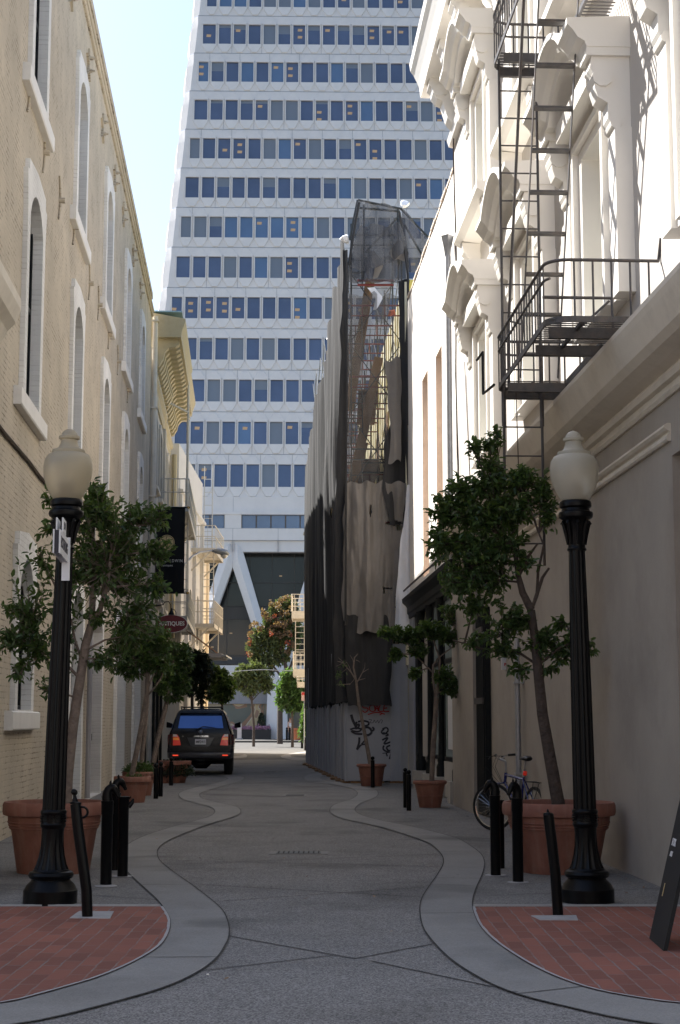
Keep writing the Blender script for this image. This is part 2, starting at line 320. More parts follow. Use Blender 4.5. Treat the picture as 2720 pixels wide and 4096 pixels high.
M['lamp_amber'] = mat('amber_lamp_lens', (.75, .22, .02), .15, coat=1, emit=((1, .3, .03), .05))
M['lamp_clear'] = mat('clear_lamp_lens', (.6, .58, .55), .1, coat=1)
M['lamp_dark'] = mat('smoked_lamp_lens', (.09, .012, .01), .15, coat=1)
M['reflector'] = mat('red_reflector', (.9, .06, .02), .3, emit=((1, .08, .03), .35))
M['plate'] = mat('plate_white', (.7, .7, .7), .4)
M['ink'] = mat('dark_ink', (.02, .02, .03), .6)
M['ink_w'] = mat('white_lettering', (.8, .78, .72), .5)
M['ink_r'] = mat('red_spray_paint', (.45, .03, .03), .6)
M['gold'] = mat('gold_leaf_paint', (.62, .48, .24), .4, metal=.2)
M['gold_m'] = mat('brass_ball', (.5, .33, .12), .25, metal=.9)
M['maroon'] = mat('maroon_enamel', (.16, .012, .022), .35, coat=.4)
M['banner'] = mat('black_banner_cloth', (.006, .006, .006), .85)
M['sign_w'] = mat('white_enamel', (.72, .72, .72), .4, var=.03)
M['sign_r'] = mat('red_enamel', (.65, .03, .03), .4)
M['globe'] = mat('frosted_acorn_glass', (.62, .54, .38), .5, trans=.5, var=.06, bump=.3, bs=90, dist=.003, grime=.3, gs=6, gcol=(.55, .46, .32))
M['globe2'] = mat('frosted_grey_glass', (.58, .54, .44), .5, trans=.5, var=.05, bump=.3, bs=90, dist=.003)
M['bulb'] = mat('lamp_socket_grey', (.25, .24, .23), .5)
M['bike_blue'] = mat('bike_blue_paint', (.01, .015, .13), .25, coat=1)
M['tyre'] = mat('tyre_rubber', (.012, .012, .012), .7)
M['saddle'] = mat('saddle_vinyl', (.01, .01, .01), .45)
M['skin'] = mat('skin', (.55, .30, .20), .6)
M['shirt_w'] = mat('white_shirt', (.8, .78, .78), .8)
M['shirt_p'] = mat('pale_pink_shirt', (.80, .62, .62), .8)
M['pants'] = mat('dark_trousers', (.02, .02, .025), .8)
M['hair_r'] = mat('auburn_hair', (.28, .08, .03), .6)
M['hair_b'] = mat('blond_hair', (.65, .48, .22), .6)
M['concrete_pad'] = mat('pale_mortar_patch', (.36, .35, .34), .9, var=.12, vs=12, bump=.4, bs=40)
M['wood'] = mat('brown_wood', (.16, .08, .04), .7)
M['flowers'] = mat('pink_flowers', (.42, .22, .30), .8, var=.3, vs=6, island=.4)
M['mural'] = None
# ================= SETTING =================
def struct(mb, name, m, **k): return tag(mb.build(name, m, **k), None, None, kind='structure')
def catmull(P, n):
    P = [Vector((*p, 0)) for p in P]; out = []
    for i in range(len(P)-1):
        a, b, c, d = P[max(i-1, 0)], P[i], P[i+1], P[min(i+2, len(P)-1)]
        for k in range(6):
            t = k/6; out.append(.5*((2*b)+(c-a)*t+(2*a-5*b+4*c-d)*t*t+(3*b-a-3*c+d)*t**3))
    out.append(P[-1]); L = [0]
    for i in range(1, len(out)): L.append(L[-1]+(out[i]-out[i-1]).length)
    res = []; j = 0
    for k in range(n+1):
        s = L[-1]*k/n
        while j < len(L)-2 and L[j+1] < s: j += 1
        t = (s-L[j])/max(1e-9, L[j+1]-L[j]); res.append(out[j].lerp(out[j+1], min(1, t)))
    return res
Lo = [(-9, 6.6), (-5, 7.0), (-3, 7.55), (-2.1, 8.0), (-1.62, 8.37), (-1.4, 8.69), (-1.22, 9.03), (-1.05, 9.39), (-0.91, 9.88), (-0.82, 10.5), (-0.8, 11.15), (-0.81, 11.72), (-0.87, 12.45), (-0.98, 13.28), (-1.18, 14.23), (-1.45, 15.4), (-1.72, 16.52), (-1.99, 17.73), (-2.14, 18.67), (-2.24, 19.72), (-2.25, 20.89), (-2.17, 22.22), (-2.02, 23.91), (-1.78, 25.76), (-1.70, 26.84), (-1.74, 27.84), (-1.86, 28.92), (-2.04, 29.69), (-2.26, 30.29), (-2.5, 31.13), (-2.8, 32.26), (-2.96, 33.46), (-3.04, 34.76), (-2.96, 36.77), (-2.78, 39.36), (-2.62, 41.56), (-2.62, 43.17), (-2.75, 44.91), (-3.3, 47.2)]
Li = [(-9, 8.0), (-5, 8.2), (-3, 8.5), (-2.3, 8.7), (-1.88, 8.9), (-1.74, 9.13), (-1.6, 9.45), (-1.48, 9.76), (-1.38, 10.16), (-1.3, 10.63), (-1.25, 11.15), (-1.26, 11.72), (-1.3, 12.26), (-1.36, 12.75), (-1.5, 13.51), (-1.64, 14.17), (-1.85, 15.04), (-2.1, 16.1), (-2.3, 16.97), (-2.49, 18.13), (-2.63, 19.24), (-2.70, 20.49), (-2.66, 21.91), (-2.49, 23.55), (-2.32, 24.77), (-2.16, 26.0), (-2.15, 27.17), (-2.22, 28.02), (-2.32, 28.75), (-2.52, 29.6), (-2.82, 30.6), (-3.14, 31.8), (-3.37, 33.21), (-3.52, 34.76), (-3.52, 36.47), (-3.38, 38.35), (-3.16, 40.43), (-3.07, 42.35), (-3.14, 44.02), (-3.6, 46.4)]
Ro = [(9, 6.8), (6, 7.0), (3.2, 7.5), (2.1, 8.0), (1.54, 8.4), (1.22, 8.85), (1.06, 9.12), (0.93, 9.45), (0.81, 9.99), (0.72, 10.6), (0.66, 11.36), (0.63, 12.1), (0.65, 13.0), (0.70, 13.86), (0.79, 14.7), (0.94, 15.85), (1.09, 17.07), (1.16, 17.86), (1.19, 18.72), (1.17, 19.92), (1.11, 20.72), (0.87, 22.16), (0.62, 23.42), (0.34, 24.5), (0.03, 25.6), (-0.13, 26.82), (-0.18, 28.04), (-0.13, 29.61), (0.05, 30.95), (0.25, 32.2), (0.37, 33.99), (0.36, 35.63), (0.2, 37.6), (-.3, 40)]
Ri = [(9, 8.0), (6, 8.2), (3.4, 8.45), (2.4, 8.68), (1.88, 8.9), (1.67, 9.08), (1.48, 9.34), (1.35, 9.69), (1.25, 10.12), (1.17, 10.67), (1.1, 11.36), (1.07, 12.06), (1.08, 12.74), (1.12, 13.52), (1.19, 14.26), (1.29, 15.08), (1.46, 16.35), (1.6, 17.65), (1.66, 18.72), (1.65, 19.67), (1.59, 21.01), (1.45, 21.95), (1.2, 23.1), (0.95, 24.1), (0.65, 25.1), (0.4, 26.3), (0.28, 27.5), (0.28, 28.69), (0.4, 30.35), (0.63, 31.92), (0.78, 33.37), (0.84, 34.95), (0.8, 36.5), (0.5, 38.6), (.2, 40.2)]
struct(MB().box(-220, 220, -30, 420, -1, 0), 'ground', M['aggregate'])
def strip(A, B, z, n=150):
    a, b = catmull(A, n), catmull(B, n); m = MB()
    for i in range(n): m.quad(a[i]+Vector((0, 0, z)), a[i+1]+Vector((0, 0, z)), b[i+1]+Vector((0, 0, z)), b[i]+Vector((0, 0, z)))
    return m, a, b
for A, sx, nm in ((Li, -1, 'sidewalk'), (Ri, 1, 'sidewalk')):
    a = catmull(A, 140); m = MB()
    for i in range(140): m.quad(a[i]+Vector((0, 0, .004)), a[i+1]+Vector((0, 0, .004)), Vector((sx*16, a[i+1].y, .004)), Vector((sx*16, a[i].y, .004)))
    struct(m, nm, M['aggregate2'])
edges = {}
for A, B, k in ((Lo, Li, 'l'), (Ro, Ri, 'r')):
    m, a, b = strip(A, B, .009, 260); struct(m, 'concrete_ribbon', M['ribbon']); edges[k] = (a, b)
    j = MB()
    for line in (a, b):
        for i in range(len(line)-1):
            p, q = line[i], line[i+1]; t = (q-p).normalized(); c = Vector((-t.y, t.x, 0))*(.0045+.003*abs(noise.noise(p*2)))
            z = Vector((0, 0, .0125)); j.quad(p-c+z, q-c+z, q+c+z, p+c+z)
    n = len(a)
    for f in ((.215, .318, .40, .475, .56, .645, .73, .81, .9) if k == 'l' else (.22, .315, .39, .47, .545, .62, .7, .78, .87)):
        i = int(f*n); p = a[i]; 
        q = min(b, key=lambda v: (v-p).length); t = (q-p).normalized(); c = Vector((-t.y, t.x, 0))*.007; z = Vector((0, 0, .0128)); j.quad(p-c+z, q-c+z, q+c+z, p+c+z)
    struct(j, 'ribbon_joint', M['joint'])
# brick paver panels
for A, sx in ((Li, -1), (Ri, 1)):
    a = [p for p in catmull(A, 300) if p.y <= 13.56 and abs(p.x) < 8.9]; m = MB()
    z = Vector((0, 0, .013))
    for i in range(len(a)-1):
        p, q = a[i], a[i+1]
        m.quad(p+z, q+z, Vector((sx*9.5, max(q.y, 8.05), .013)), Vector((sx*9.5, max(p.y, 8.05), .013)))
    struct(m, 'brick_pavers', M['pavers'])
    jm = MB(); e = MB()
    for i in range(len(a)-1):
        p, q = a[i], a[i+1]; t = (q-p).normalized(); c = Vector((-t.y, t.x, 0)); s_ = 1 if c.x*sx > 0 else -1
        zz = Vector((0, 0, .0165)); w_ = .018+.012*abs(noise.noise(p*3)); e.quad(p+zz, q+zz, q+c*s_*w_+zz, p+c*s_*w_+zz)
    x0_ = 1.52 if sx < 0 else 1.13; e.box(min(sx*x0_, sx*9), max(sx*x0_, sx*9), 13.55, 13.575, .004, .0165)
    struct(e, 'mortar_edge', M['concrete_pad'])
# control joints cut in the roadway
j = MB()
def joint(p, q, w_=.008):
    p, q = Vector((*p, .0045)), Vector((*q, .0045)); t = (q-p).normalized(); c = Vector((-t.y, t.x, 0))*w_; j.quad(p-c, q-c, q+c, p+c)
for p, q in (((-.81, 11.7), (.1, 10.6)), ((.1, 10.6), (.66, 11.3)), ((-.86, 10.1), (-.05, 10.75)), ((.9, 9.5), (.2, 10.5)), ((-1.45, 15.4), (1.02, 14.1)), ((-1.1, 13.9), (.8, 15.1)), ((-2.0, 18.0), (1.1, 17.2)), ((-1.9, 17.4), (1.15, 18.8)), ((-2.2, 21.6), (.8, 22.4)), ((-1.8, 25.2), (0.1, 25.3)), ((-2.2, 29.8), (-.1, 29.6)), ((-2.9, 33), (.3, 33.4)), ((-3.0, 37.5), (.2, 37.2)), ((-2.7, 42), (-.0, 41.9)), ((-3, 50), (-.6, 50.4))): joint(p, q)
struct(j, 'roadway_joint', M['joint'])
j = MB()
def joint2(p, q, w_=.007):
    p, q = Vector((*p, .0085)), Vector((*q, .0085)); t = (q-p).normalized(); c = Vector((-t.y, t.x, 0))*w_; j.quad(p-c, q-c, q+c, p+c)
for p, q in (((-1.45, 13.9), (-3.6, 15.2)), ((-2.1, 16.0), (-4.3, 16.1)), ((-2.75, 20.3), (-4.4, 20.6)), ((-2.6, 22.3), (-4.6, 22.3)), ((-2.2, 26.8), (-4.8, 26.9)), ((-3.3, 32.6), (-5.1, 32.5)), ((1.3, 14.3), (3.1, 15)), ((1.7, 18.5), (2.9, 18.4)), ((1.4, 22), (2.7, 22.2)), ((.5, 25.8), (2.5, 25.7)), ((.5, 31), (2.2, 31.1)), ((.85, 35), (2, 35))): joint2(p, q)
struct(j, 'sidewalk_joint', M['joint'])
# far streets
struct(MB().box(-60, 60, 66, 119.5, -.5, .0045), 'cross_street', M['street'])
struct(MB().box(-90, 90, 119.5, 260, -.5, .14), 'plaza_pavement', M['street'])
m = MB(); arc = [gnd(*p) for p in [(1395, 3152), (1340, 3139), (1270, 3134), (1228, 3124), (1214, 3112), (1236, 3098), (1285, 3093), (1310, 3093)]]
arc2 = [gnd(*p) for p in [(1400, 3140), (1360, 3130), (1310, 3126), (1286, 3120), (1278, 3112), (1290, 3104), (1305, 3101), (1320, 3100)]]
z = Vector((0, 0, .0108))
for i in range(len(arc)-1): m.quad(arc[i]+z, arc[i+1]+z, arc2[i+1]+z, arc2[i]+z)
struct(m, 'concrete_ribbon', M['ribbon'])
m = MB(); A1 = [gnd(*p) for p in [(990, 3022), (985, 3030), (950, 3034), (880, 3036)]]; A2 = [gnd(*p) for p in [(980, 3018), (960, 3024), (930, 3026), (880, 3027)]]
for i in range(3): m.quad(A1[i]+z, A1[i+1]+z, A2[i+1]+z, A2[i]+z)
B1 = [gnd(*p) for p in [(1226, 3048), (1180, 3042), (1128, 3032), (1122, 3024), (1160, 3014), (1226, 3006)]]; B2 = [gnd(*p) for p in [(1226, 3032), (1190, 3030), (1165, 3027), (1160, 3022), (1180, 3017), (1226, 3012)]]
for i in range(5): m.quad(B1[i]+z, B1[i+1]+z, B2[i+1]+z, B2[i]+z)
struct(m, 'concrete_ribbon', M['ribbon'])

# ================= BUILDING HELPERS =================
def facade(mb, F, u0, u1, z0, z1, holes, depth=14., n=0., back=.4, mi=0):
    us = sorted(set([u0, u1]+[min(max(h[i], u0), u1) for h in holes for i in (0, 1)])); zs = sorted(set([z0, z1]+[h[i] for h in holes for i in (2, 3)]))
    for i in range(len(us)-1):
        for k in range(len(zs)-1):
            a, b, c, d = us[i], us[i+1], zs[k], zs[k+1]; cu, cz = (a+b)/2, (c+d)/2
            if b-a < 1e-5 or any(h[0] < cu < h[1] and h[2] < cz < h[3] for h in holes): continue
            mb.quad(F.at(a, n, c), F.at(b, n, c), F.at(b, n, d), F.at(a, n, d), mi)
    mb.quad(F.at(u0, n, z1), F.at(u1, n, z1), F.at(u1, -back, z1), F.at(u0, -back, z1), mi)
    mb.quad(F.at(u0, n, z0), F.at(u0, n, z1), F.at(u0, -back, z1), F.at(u0, -back, z0), mi)
    mb.quad(F.at(u1, n, z0), F.at(u1, n, z1), F.at(u1, -back, z1), F.at(u1, -back, z0), mi)
    mb.fb(F, u0, u1, -back, -depth, z0, z1, mi)
def arch(uc, hw, z0, z1, rise, N=9):
    p = [(uc-hw, z0), (uc+hw, z0)]
    R = (hw*hw+rise*rise)/(2*rise); a0 = math.asin(min(1, hw/R))
    for k in range(N): a = a0-2*a0*k/(N-1); p.append((uc+R*math.sin(a), z1-R+R*math.cos(a)))
    return p
def arched_window(bld, F, uc, z0, z1, hw=.70, ow=1.07, sill=True, name='window', sm='white_paint', glass='rec_glass', top=.34, rise=.42, orise=.3):
    inner = arch(uc, hw, z0+.02, z1, rise); outer = arch(uc, ow, z0, z1+top, orise)
    if sm == 'white_paint':
        q = [ow, ow, ow*.86, ow*.84, 0, -ow*.84, -ow*.86, -ow, -ow]; zt = z1+top; zz = [z1-.45, zt-.22, zt-.20, zt-.03, zt+.05, zt-.03, zt-.20, zt-.22, z1-.45]
        outer = [(uc-ow+.1, z0), (uc+ow-.1, z0)]+[(uc+a-(.1 if i == 0 else 0)+(.1 if i == 8 else 0), b) for i, (a, b) in enumerate(zip(q, zz))]
    w_ = MB().ring(outer, inner, F, -.002, .07, -.11).build(name, M['white_brick'] if sm == 'white_paint' else M[sm], bld)
    MB().quad(F.at(uc-hw, -.10, z0), F.at(uc+hw, -.10, z0), F.at(uc+hw, -.10, z1), F.at(uc-hw, -.10, z1)).build('pane', M[glass], w_)
    s_ = MB()
    for a, b, c, d in ((uc-hw, uc-hw+.07, z0, z1-.3), (uc+hw-.07, uc+hw, z0, z1-.3), (uc-hw+.07, uc+hw-.07, z0, z0+.09), (uc-hw+.07, uc+hw-.07, (z0+z1)/2-.04, (z0+z1)/2+.04)): s_.fb(F, a, b, -.098, -.08, c, d)
    s_.build('sash', M['white_paint'] if glass != 'rec_glass' else M['black_matt'], w_)
    if sill:
        MB().sweep([(-.05, z0-.26), (.10, z0-.26), (.115, z0-.24), (.115, z0-.02), (.09, z0), (-.05, z0)], F, uc-1.42, uc+1.42).build('sill', M['white_paint'], w_)
    return w_
# ================= LEFT BRICK BUILDING =================
B = fthing('brick_building', 'long three-storey cream painted brick warehouse with tall white arched windows at the left', 'building', FL, 14)
UC = [22.3+6.1*k for k in range(5)]
holes = []; wins = []
for k, uc in enumerate(UC):
    for r, (z0, z1) in enumerate(((1.70, 3.85), (6.10, 9.2), (10.72, 13.55))):
        if r == 0 and k > 0: continue
        holes.append((uc-.78, uc+.78, z0-.02 if r else z0, z1+.06)); wins.append((uc, z0, z1))
doors = [(29.3, .0, 4.0, 1.0), (33.5, .0, 4.0, 1.1), (40.2, 0., 4.1, 1.25), (46.6, 0., 4.0, 1.15)]
for uc, a, b_, hw in doors: holes.append((uc-hw-.1, uc+hw+.1, 0, b_+.06))
m = MB(); facade(m, FL, 14, 51.6, 0, 15.75, holes)
m.fb(FL, 14, 51.6, -.4, .03, 15.752, 15.95)
m.build('wall', M['cream_brick'], B)
for uc, a, b_ in wins: arched_window(B, FL, uc, a, b_)
arched_window(B, FL, 16.2, 10.72, 13.55)

mb = MB().sweep([(-.02, 6.25), (.12, 6.2), (.2, 6.35), (.3, 6.45), (.36, 6.62), (.36, 6.75), (-.02, 6.75)], FL, 16.5, 18.9); mb.build('sill', M['cornice_w'], B)
for i, (uc, a, b_, hw) in enumerate(doors):
    inner = arch(uc, hw, .02, b_, .5); outer = arch(uc, hw+.30, .0, b_+.3, .4)
    d = MB().ring(outer, inner, FL, -.002, .07, -.17).build('doorway', M['white_brick'], B)
    MB().fb(FL, uc-hw-.02, uc+hw+.02, -.30, -.155, .02, b_).build('door', M['black_matt'] if i != 1 else M['wood'], d)
    g = MB()
    for q in range(5): g.fb(FL, uc-hw+.1+q*(2*hw-.2)/4-.03, uc-hw+.1+q*(2*hw-.2)/4+.03, -.155, -.13, .05, b_-.3)
    g.fb(FL, uc-hw, uc+hw, -.154, -.12, 1.15, 1.3); g.fb(FL, uc-hw, uc+hw, -.154, -.125, 2.6, 2.7)
    g.build('grille', M['black_matt'], d)
for zz, nn in ((15.28, .07), (15.12, .05)): MB().sweep([(-.01, zz), (nn, zz+.02), (nn+.02, zz+.06), (nn, zz+.1), (-.01, zz+.1)], FL, 14, 51.6).build('string_course', M['cream_brick'], B)
MB().tube([FL.at(14+i*1.2, .03, 5.28+.012*math.sin(i*2.1)) for i in range(10)], .028, 6).build('cable', M['dark_wood'], B)
for u, z_ in ((23.6, 14.3), (26.2, 14.35), (29.4, 14.4), (32.6, 14.35), (35.9, 14.4), (38.6, 14.4), (42.3, 14.45), (45.5, 14.4)):
    t = MB()
    for q in range(5):
        g = PI/2+q*2*PI/5; a, b_, c_ = (u+.05*math.cos(g+.6), z_+.05*math.sin(g+.6)), (u+.34*math.cos(g), z_+.34*math.sin(g)), (u+.05*math.cos(g-.6), z_+.05*math.sin(g-.6)); t.prism([a, b_, c_, (u, z_)], FL, .0, .05)
    for dz in (-.13, .13): t.tube([FL.at(u, .0, z_+dz), FL.at(u, .10, z_+dz)], .04, 8); t.tube([FL.at(u, .10, z_+dz), FL.at(u, .15, z_+dz)], .025, 8)
    t.build('tie_plate', M['cream_brick'], B)
for u, z_ in ((21.2, 10.55), (23.0, 10.3), (25.1, 10.25), (27.3, 10.5), (30.3, 10.3), (32.3, 10.4), (34.9, 10.4), (37.6, 10.4), (41, 10.4)):
    t = MB(); t.tube([FL.at(u+.3*math.sin(a), .02, z_+.42*math.cos(a)) for a in [PI*.15+PI*.7*k/7+PI*.0 for k in range(8)]], .018, 6); t.tube([FL.at(u+.3, .0, z_), FL.at(u+.3, .1, z_)], .05, 8)
    t.build('tie_plate', M['cream_brick'], B)
dp = fthing('downpipe', 'beige drainpipe down the far corner of the cream brick warehouse', 'pipe', FL, 51.9)
MB().tube([FL.at(51.75, .12, 0.05), FL.at(51.75, .12, 15.2)], .09, 10).build('pipe', M['cornice_w'], dp, smooth=True)
mb = MB()
for z_ in (3, 6, 9, 12, 15): mb.fb(FL, 51.62, 51.88, .005, .235, z_, z_+.06)
mb.build('bracket', M['cornice_w'], dp)
dp = fthing('downpipe', 'grey drainpipe beside the dark ground floor door of the brick warehouse', 'pipe', FL, 36.3)
MB().tube([FL.at(31.6, .09, 0.05), FL.at(31.6, .09, 6.0)], .055, 8).build('pipe', M['gray_wall'], dp, smooth=True)

# ================= SECOND LEFT BUILDING (bracketed cornice) =================
B = fthing('bracketed_building', 'cream building with a heavy yellowed bracketed cornice past the brick warehouse', 'building', FL, 52)
holes = []; W2 = []
for uc in (54.6, 57.9, 61.3, 64.0):
    for z0, z1 in ((5.9, 8.4), (9.7, 12.3)): holes.append((uc-.68, uc+.68, z0, z1+.04)); W2.append((uc, z0, z1))
m = MB(); facade(m, FL, 52.05, 66, 4.6, 14.2, holes); m.build('wall', M['cream2'], B)
for uc, z0, z1 in W2: arched_window(B, FL, uc, z0, z1, hw=.6, ow=.95, sm='cream2', sill=False, top=.3)
mb = MB()
for uc, z0, z1 in W2: mb.sweep([(0, z0-.18), (.18, z0-.12), (.18, z0), (0, z0)], FL, uc-1, uc+1)
mb.build('sill_course', M['cornice_w'], B)
def bcornice(u0, u1, nb, dn):
    MB().sweep([(-.3, 12.75), (.06+dn, 12.75), (.10+dn, 12.85), (.10+dn, 13.05), (.2+dn, 13.15), (.2+dn, 13.3), (.12+dn, 13.35), (.12+dn, 14.0), (-.3, 14.0)], FL, u0, u1).build('frieze', M['yellow_trim'], B)
    MB().sweep([(-.3, 14.55), (.98+dn, 14.55), (1.0+dn, 14.75), (1.07+dn, 14.95), (1.12+dn, 15.1), (1.12+dn, 15.2), (-.3, 15.45)], FL, u0-.1, u1+.1).build('cornice', M['yellow_trim'], B)
    for k in range(nb):
        u = u0+.35+(u1-u0-.7)*k/(nb-1)
        MB().prism([(0, 0)], FL, 0, 0) if False else None
        pr = [(.122+dn, 14.55), (.9+dn, 14.55), (.92+dn, 14.38), (.78+dn, 14.28), (.55+dn, 14.25), (.42+dn, 14.1), (.36+dn, 13.85), (.22+dn, 13.62), (.122+dn, 13.6)]
        MB().sweep(pr, FL, u-.16, u+.16).build('bracket', M['yellow_trim'], B)
bcornice(52.1, 59.6, 11, 0); bcornice(59.65, 65.9, 8, -.06)
MB().fb(FL, 52.1, 66, -.2, 1.0, 15.455, 15.50).build('roof', mat('blue_grey_roof', (.25, .38, .46), .6), B)
for u in (53.2, 59.6, 65.6): MB().fb(FL, u-.3, u+.3, .001, .14, 4.6, 12.74).build('pilaster', M['cream2'], B)
MB().tube([FL.at(64.9, .25, 5), FL.at(64.9, .25, 12.7)], .11, 8).build('pipe', M['yellow_trim'], B)
# dark shopfront at its foot
SF = fthing('shopfront', 'black painted wooden shopfront under the bracketed cream building', 'shopfront', FL, 52)
m = MB().fb(FL, 52.05, 62, -8, .02, 0, 4.2); m.build('wall', M['black_matt'], SF)
MB().sweep([(.02, 4.2), (.1, 4.2), (.35, 4.4), (.38, 4.55), (.02, 4.59)], FL, 52.05, 62).build('cornice', M['black_matt'], SF)
for u in (53, 55.4, 58, 60.5):
    p = MB().fb(FL, u, u+1.6, .021, .05, .7, 3.6).build('window', M['rec_glass'], SF); MB().fb(FL, u-.2, u-.05, .021, .12, 0, 4.19).build('pilaster', M['black_matt'], SF)
# white wall beyond, seen in strips
F3 = Frame((-6.9, 0), (0, 1), 1)
B = thing('white_building', 'plain white building with arched recesses beyond the bracketed cream building', 'building', F3.at(66, 0, 0), 0)
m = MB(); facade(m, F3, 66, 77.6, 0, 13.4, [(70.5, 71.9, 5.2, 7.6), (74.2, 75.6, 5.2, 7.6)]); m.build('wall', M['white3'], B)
m = MB()
for u in (66.3, 69.6, 73, 76.9): m.fb(F3, u-.25, u+.25, .001, .16, 0, 11.2)
m.build('pilaster', M['white3'], B)
for uc in (71.2, 74.9): arched_window(B, F3, uc, 5.2, 7.56, hw=.6, ow=.8, sm='white3', sill=False)
m = MB().sweep([(0, 11.2), (.2, 11.3), (.2, 11.42), (0, 11.45)], F3, 66, 77.6); m.build('string_course', M['white3'], B)
B = thing('beige_building', 'low sunlit beige building just beyond the plain white building', 'building', F3.at(77.65, 0, 0), 0)
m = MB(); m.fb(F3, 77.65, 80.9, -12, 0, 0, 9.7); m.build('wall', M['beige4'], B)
MB().fb(F3, 77.65, 80.95, -12, .06, 9.705, 9.9).build('coping', M['beige4'], B)
MB().fb(F3, 80.3, 80.85, .001, .12, 0, 9.69).build('pilaster', M['beige4'], B)
# ================= RIGHT STUCCO BUILDING =================
B = fthing('stucco_building', 'taupe and ivory Italianate stucco building with hooded windows at the right', 'building', FR, 11)
UR = [16.85, 21.05, 25.45]
holes = []
for uc in (12.4,)+tuple(UR): holes += [(uc-.62, uc+.62, 5.9, 8.0), (uc-.62, uc+.62, 10.1, 12.2)]
m = MB(); facade(m, FR, 11, 30.06, 4.7, 14.6, holes); m.build('wall', M['taupe'], B)
m = MB(); facade(m, FR, 11, 30.06, 0, 4.7, [(11.6, 14.3, 0, 4.0)]); m.build('base_wall', M['taupe_shaded'], B)
def hooded(uc, z0, z1):
    F = FR; inner = [(uc-.55, z0+.04), (uc+.55, z0+.04), (uc+.55, z1), (uc-.55, z1)]; outer = [(uc-1.02, z0), (uc+1.02, z0), (uc+1.02, z1+.3), (uc-1.02, z1+.3)]
    w_ = MB().ring(outer, inner, F, -.001, .13, -.34).build('window', M['trim_w'], B)
    i2 = [(uc-.72, z0+.02), (uc+.72, z0+.02), (uc+.72, z1+.12), (uc-.72, z1+.12)]; o2 = [(uc-.82, z0), (uc+.82, z0), (uc+.82, z1+.2), (uc-.82, z1+.2)]
    MB().ring(o2, i2, F, .13, .2).build('casing', M['trim_w'], w_)
    MB().quad(F.at(uc-.55, -.3, z0), F.at(uc+.55, -.3, z0), F.at(uc+.55, -.3, z1), F.at(uc-.55, -.3, z1)).build('pane', M['sky_glass'], w_)
    s_ = MB(); zm = (z0+z1)/2
    for a, b, c, d in ((uc-.55, uc-.47, z0, z1), (uc+.47, uc+.55, z0, z1), (uc-.47, uc+.47, z0, z0+.1), (uc-.47, uc+.47, z1-.08, z1), (uc-.47, uc+.47, zm-.035, zm+.035)): s_.fb(F, a, b, -.295, -.22, c, d)
    s_.build('sash', M['trim_w'], w_)
    # outer pilasters
    for sg in (-1, 1):
        c = uc+sg*1.2; MB().fb(F, c-.16, c+.16, .001, .18, z0, z1-.35).build('pilaster', M['trim_w'], w_)
    # scroll brackets
    for sg in (-1, 1):
        c = uc+sg*1.2; zt = z1+.42
        pr = [(.001, zt), (.40, zt), (.42, zt-.12), (.38, zt-.2), (.37, zt-.34), (.34, zt-.44), (.24, zt-.5), (.24, zt-.66), (.17, zt-.8), (.12, zt-.95), (.10, zt-1.1), (.001, zt-1.15)]
        b_ = MB().sweep(pr, F, c-.13, c+.13); b_.tube([F.at(c-.155, .29, zt-.22), F.at(c+.155, .29, zt-.22)], .11, 10); b_.tube([F.at(c-.15, .16, zt-.72), F.at(c+.15, .16, zt-.72)], .06, 10)
        b_.fb(F, c-.17, c+.17, .001, .46, zt, zt+.09)
        b_.build('scroll_bracket', M['trim_w'], w_)
    zt = z1+.51
    h = MB(); prof = [(.0, 0), (.46, 0), (.48, .06), (.55, .10), (.60, .18), (.66, .24), (.66, .31), (0, .34)]
    for a, b in ((uc-1.38, uc-.86), (uc+.86, uc+1.38)): h.sweep([(n, zt+z) for n, z in prof], F, a, b)
    # arched middle
    N = 12; rows = []
    for k in range(N+1):
        t = k/N; u = uc-.86+1.72*t; dz = .34*math.sin(PI*t)**.8; rows.append([F.at(u, n, zt+z+dz) for n, z in prof])
    for k in range(N):
        for q in range(len(prof)): r = (q+1) % len(prof); h.add([rows[k][q], rows[k+1][q], rows[k+1][r], rows[k][r]], [(0, 1, 2, 3)])
    h.fb(F, uc-.85, uc+.85, .001, .36, z1+.3, zt-.0)
    h.build('hood', M['trim_w'], w_)
for uc in UR:
    hooded(uc, 5.9, 8.0); hooded(uc, 10.1, 12.2)
    s_ = MB().sweep([(0, 9.86), (.3, 9.9), (.42, 9.97), (.42, 10.08), (0, 10.1)], FR, uc-1.5, uc+1.5)
    s_.build('sill', M['trim_w'], B)
    for sg in (-1, 1):
        c = uc+sg*1.2; b_ = MB().sweep([(0, 9.86), (.32, 9.88), (.3, 9.7), (.16, 9.55), (.14, 9.4), (.05, 9.28), (0, 9.25)], FR, c-.12, c+.12).build('sill_bracket', M['trim_w'], B)
hooded(12.4, 5.9, 8.0)
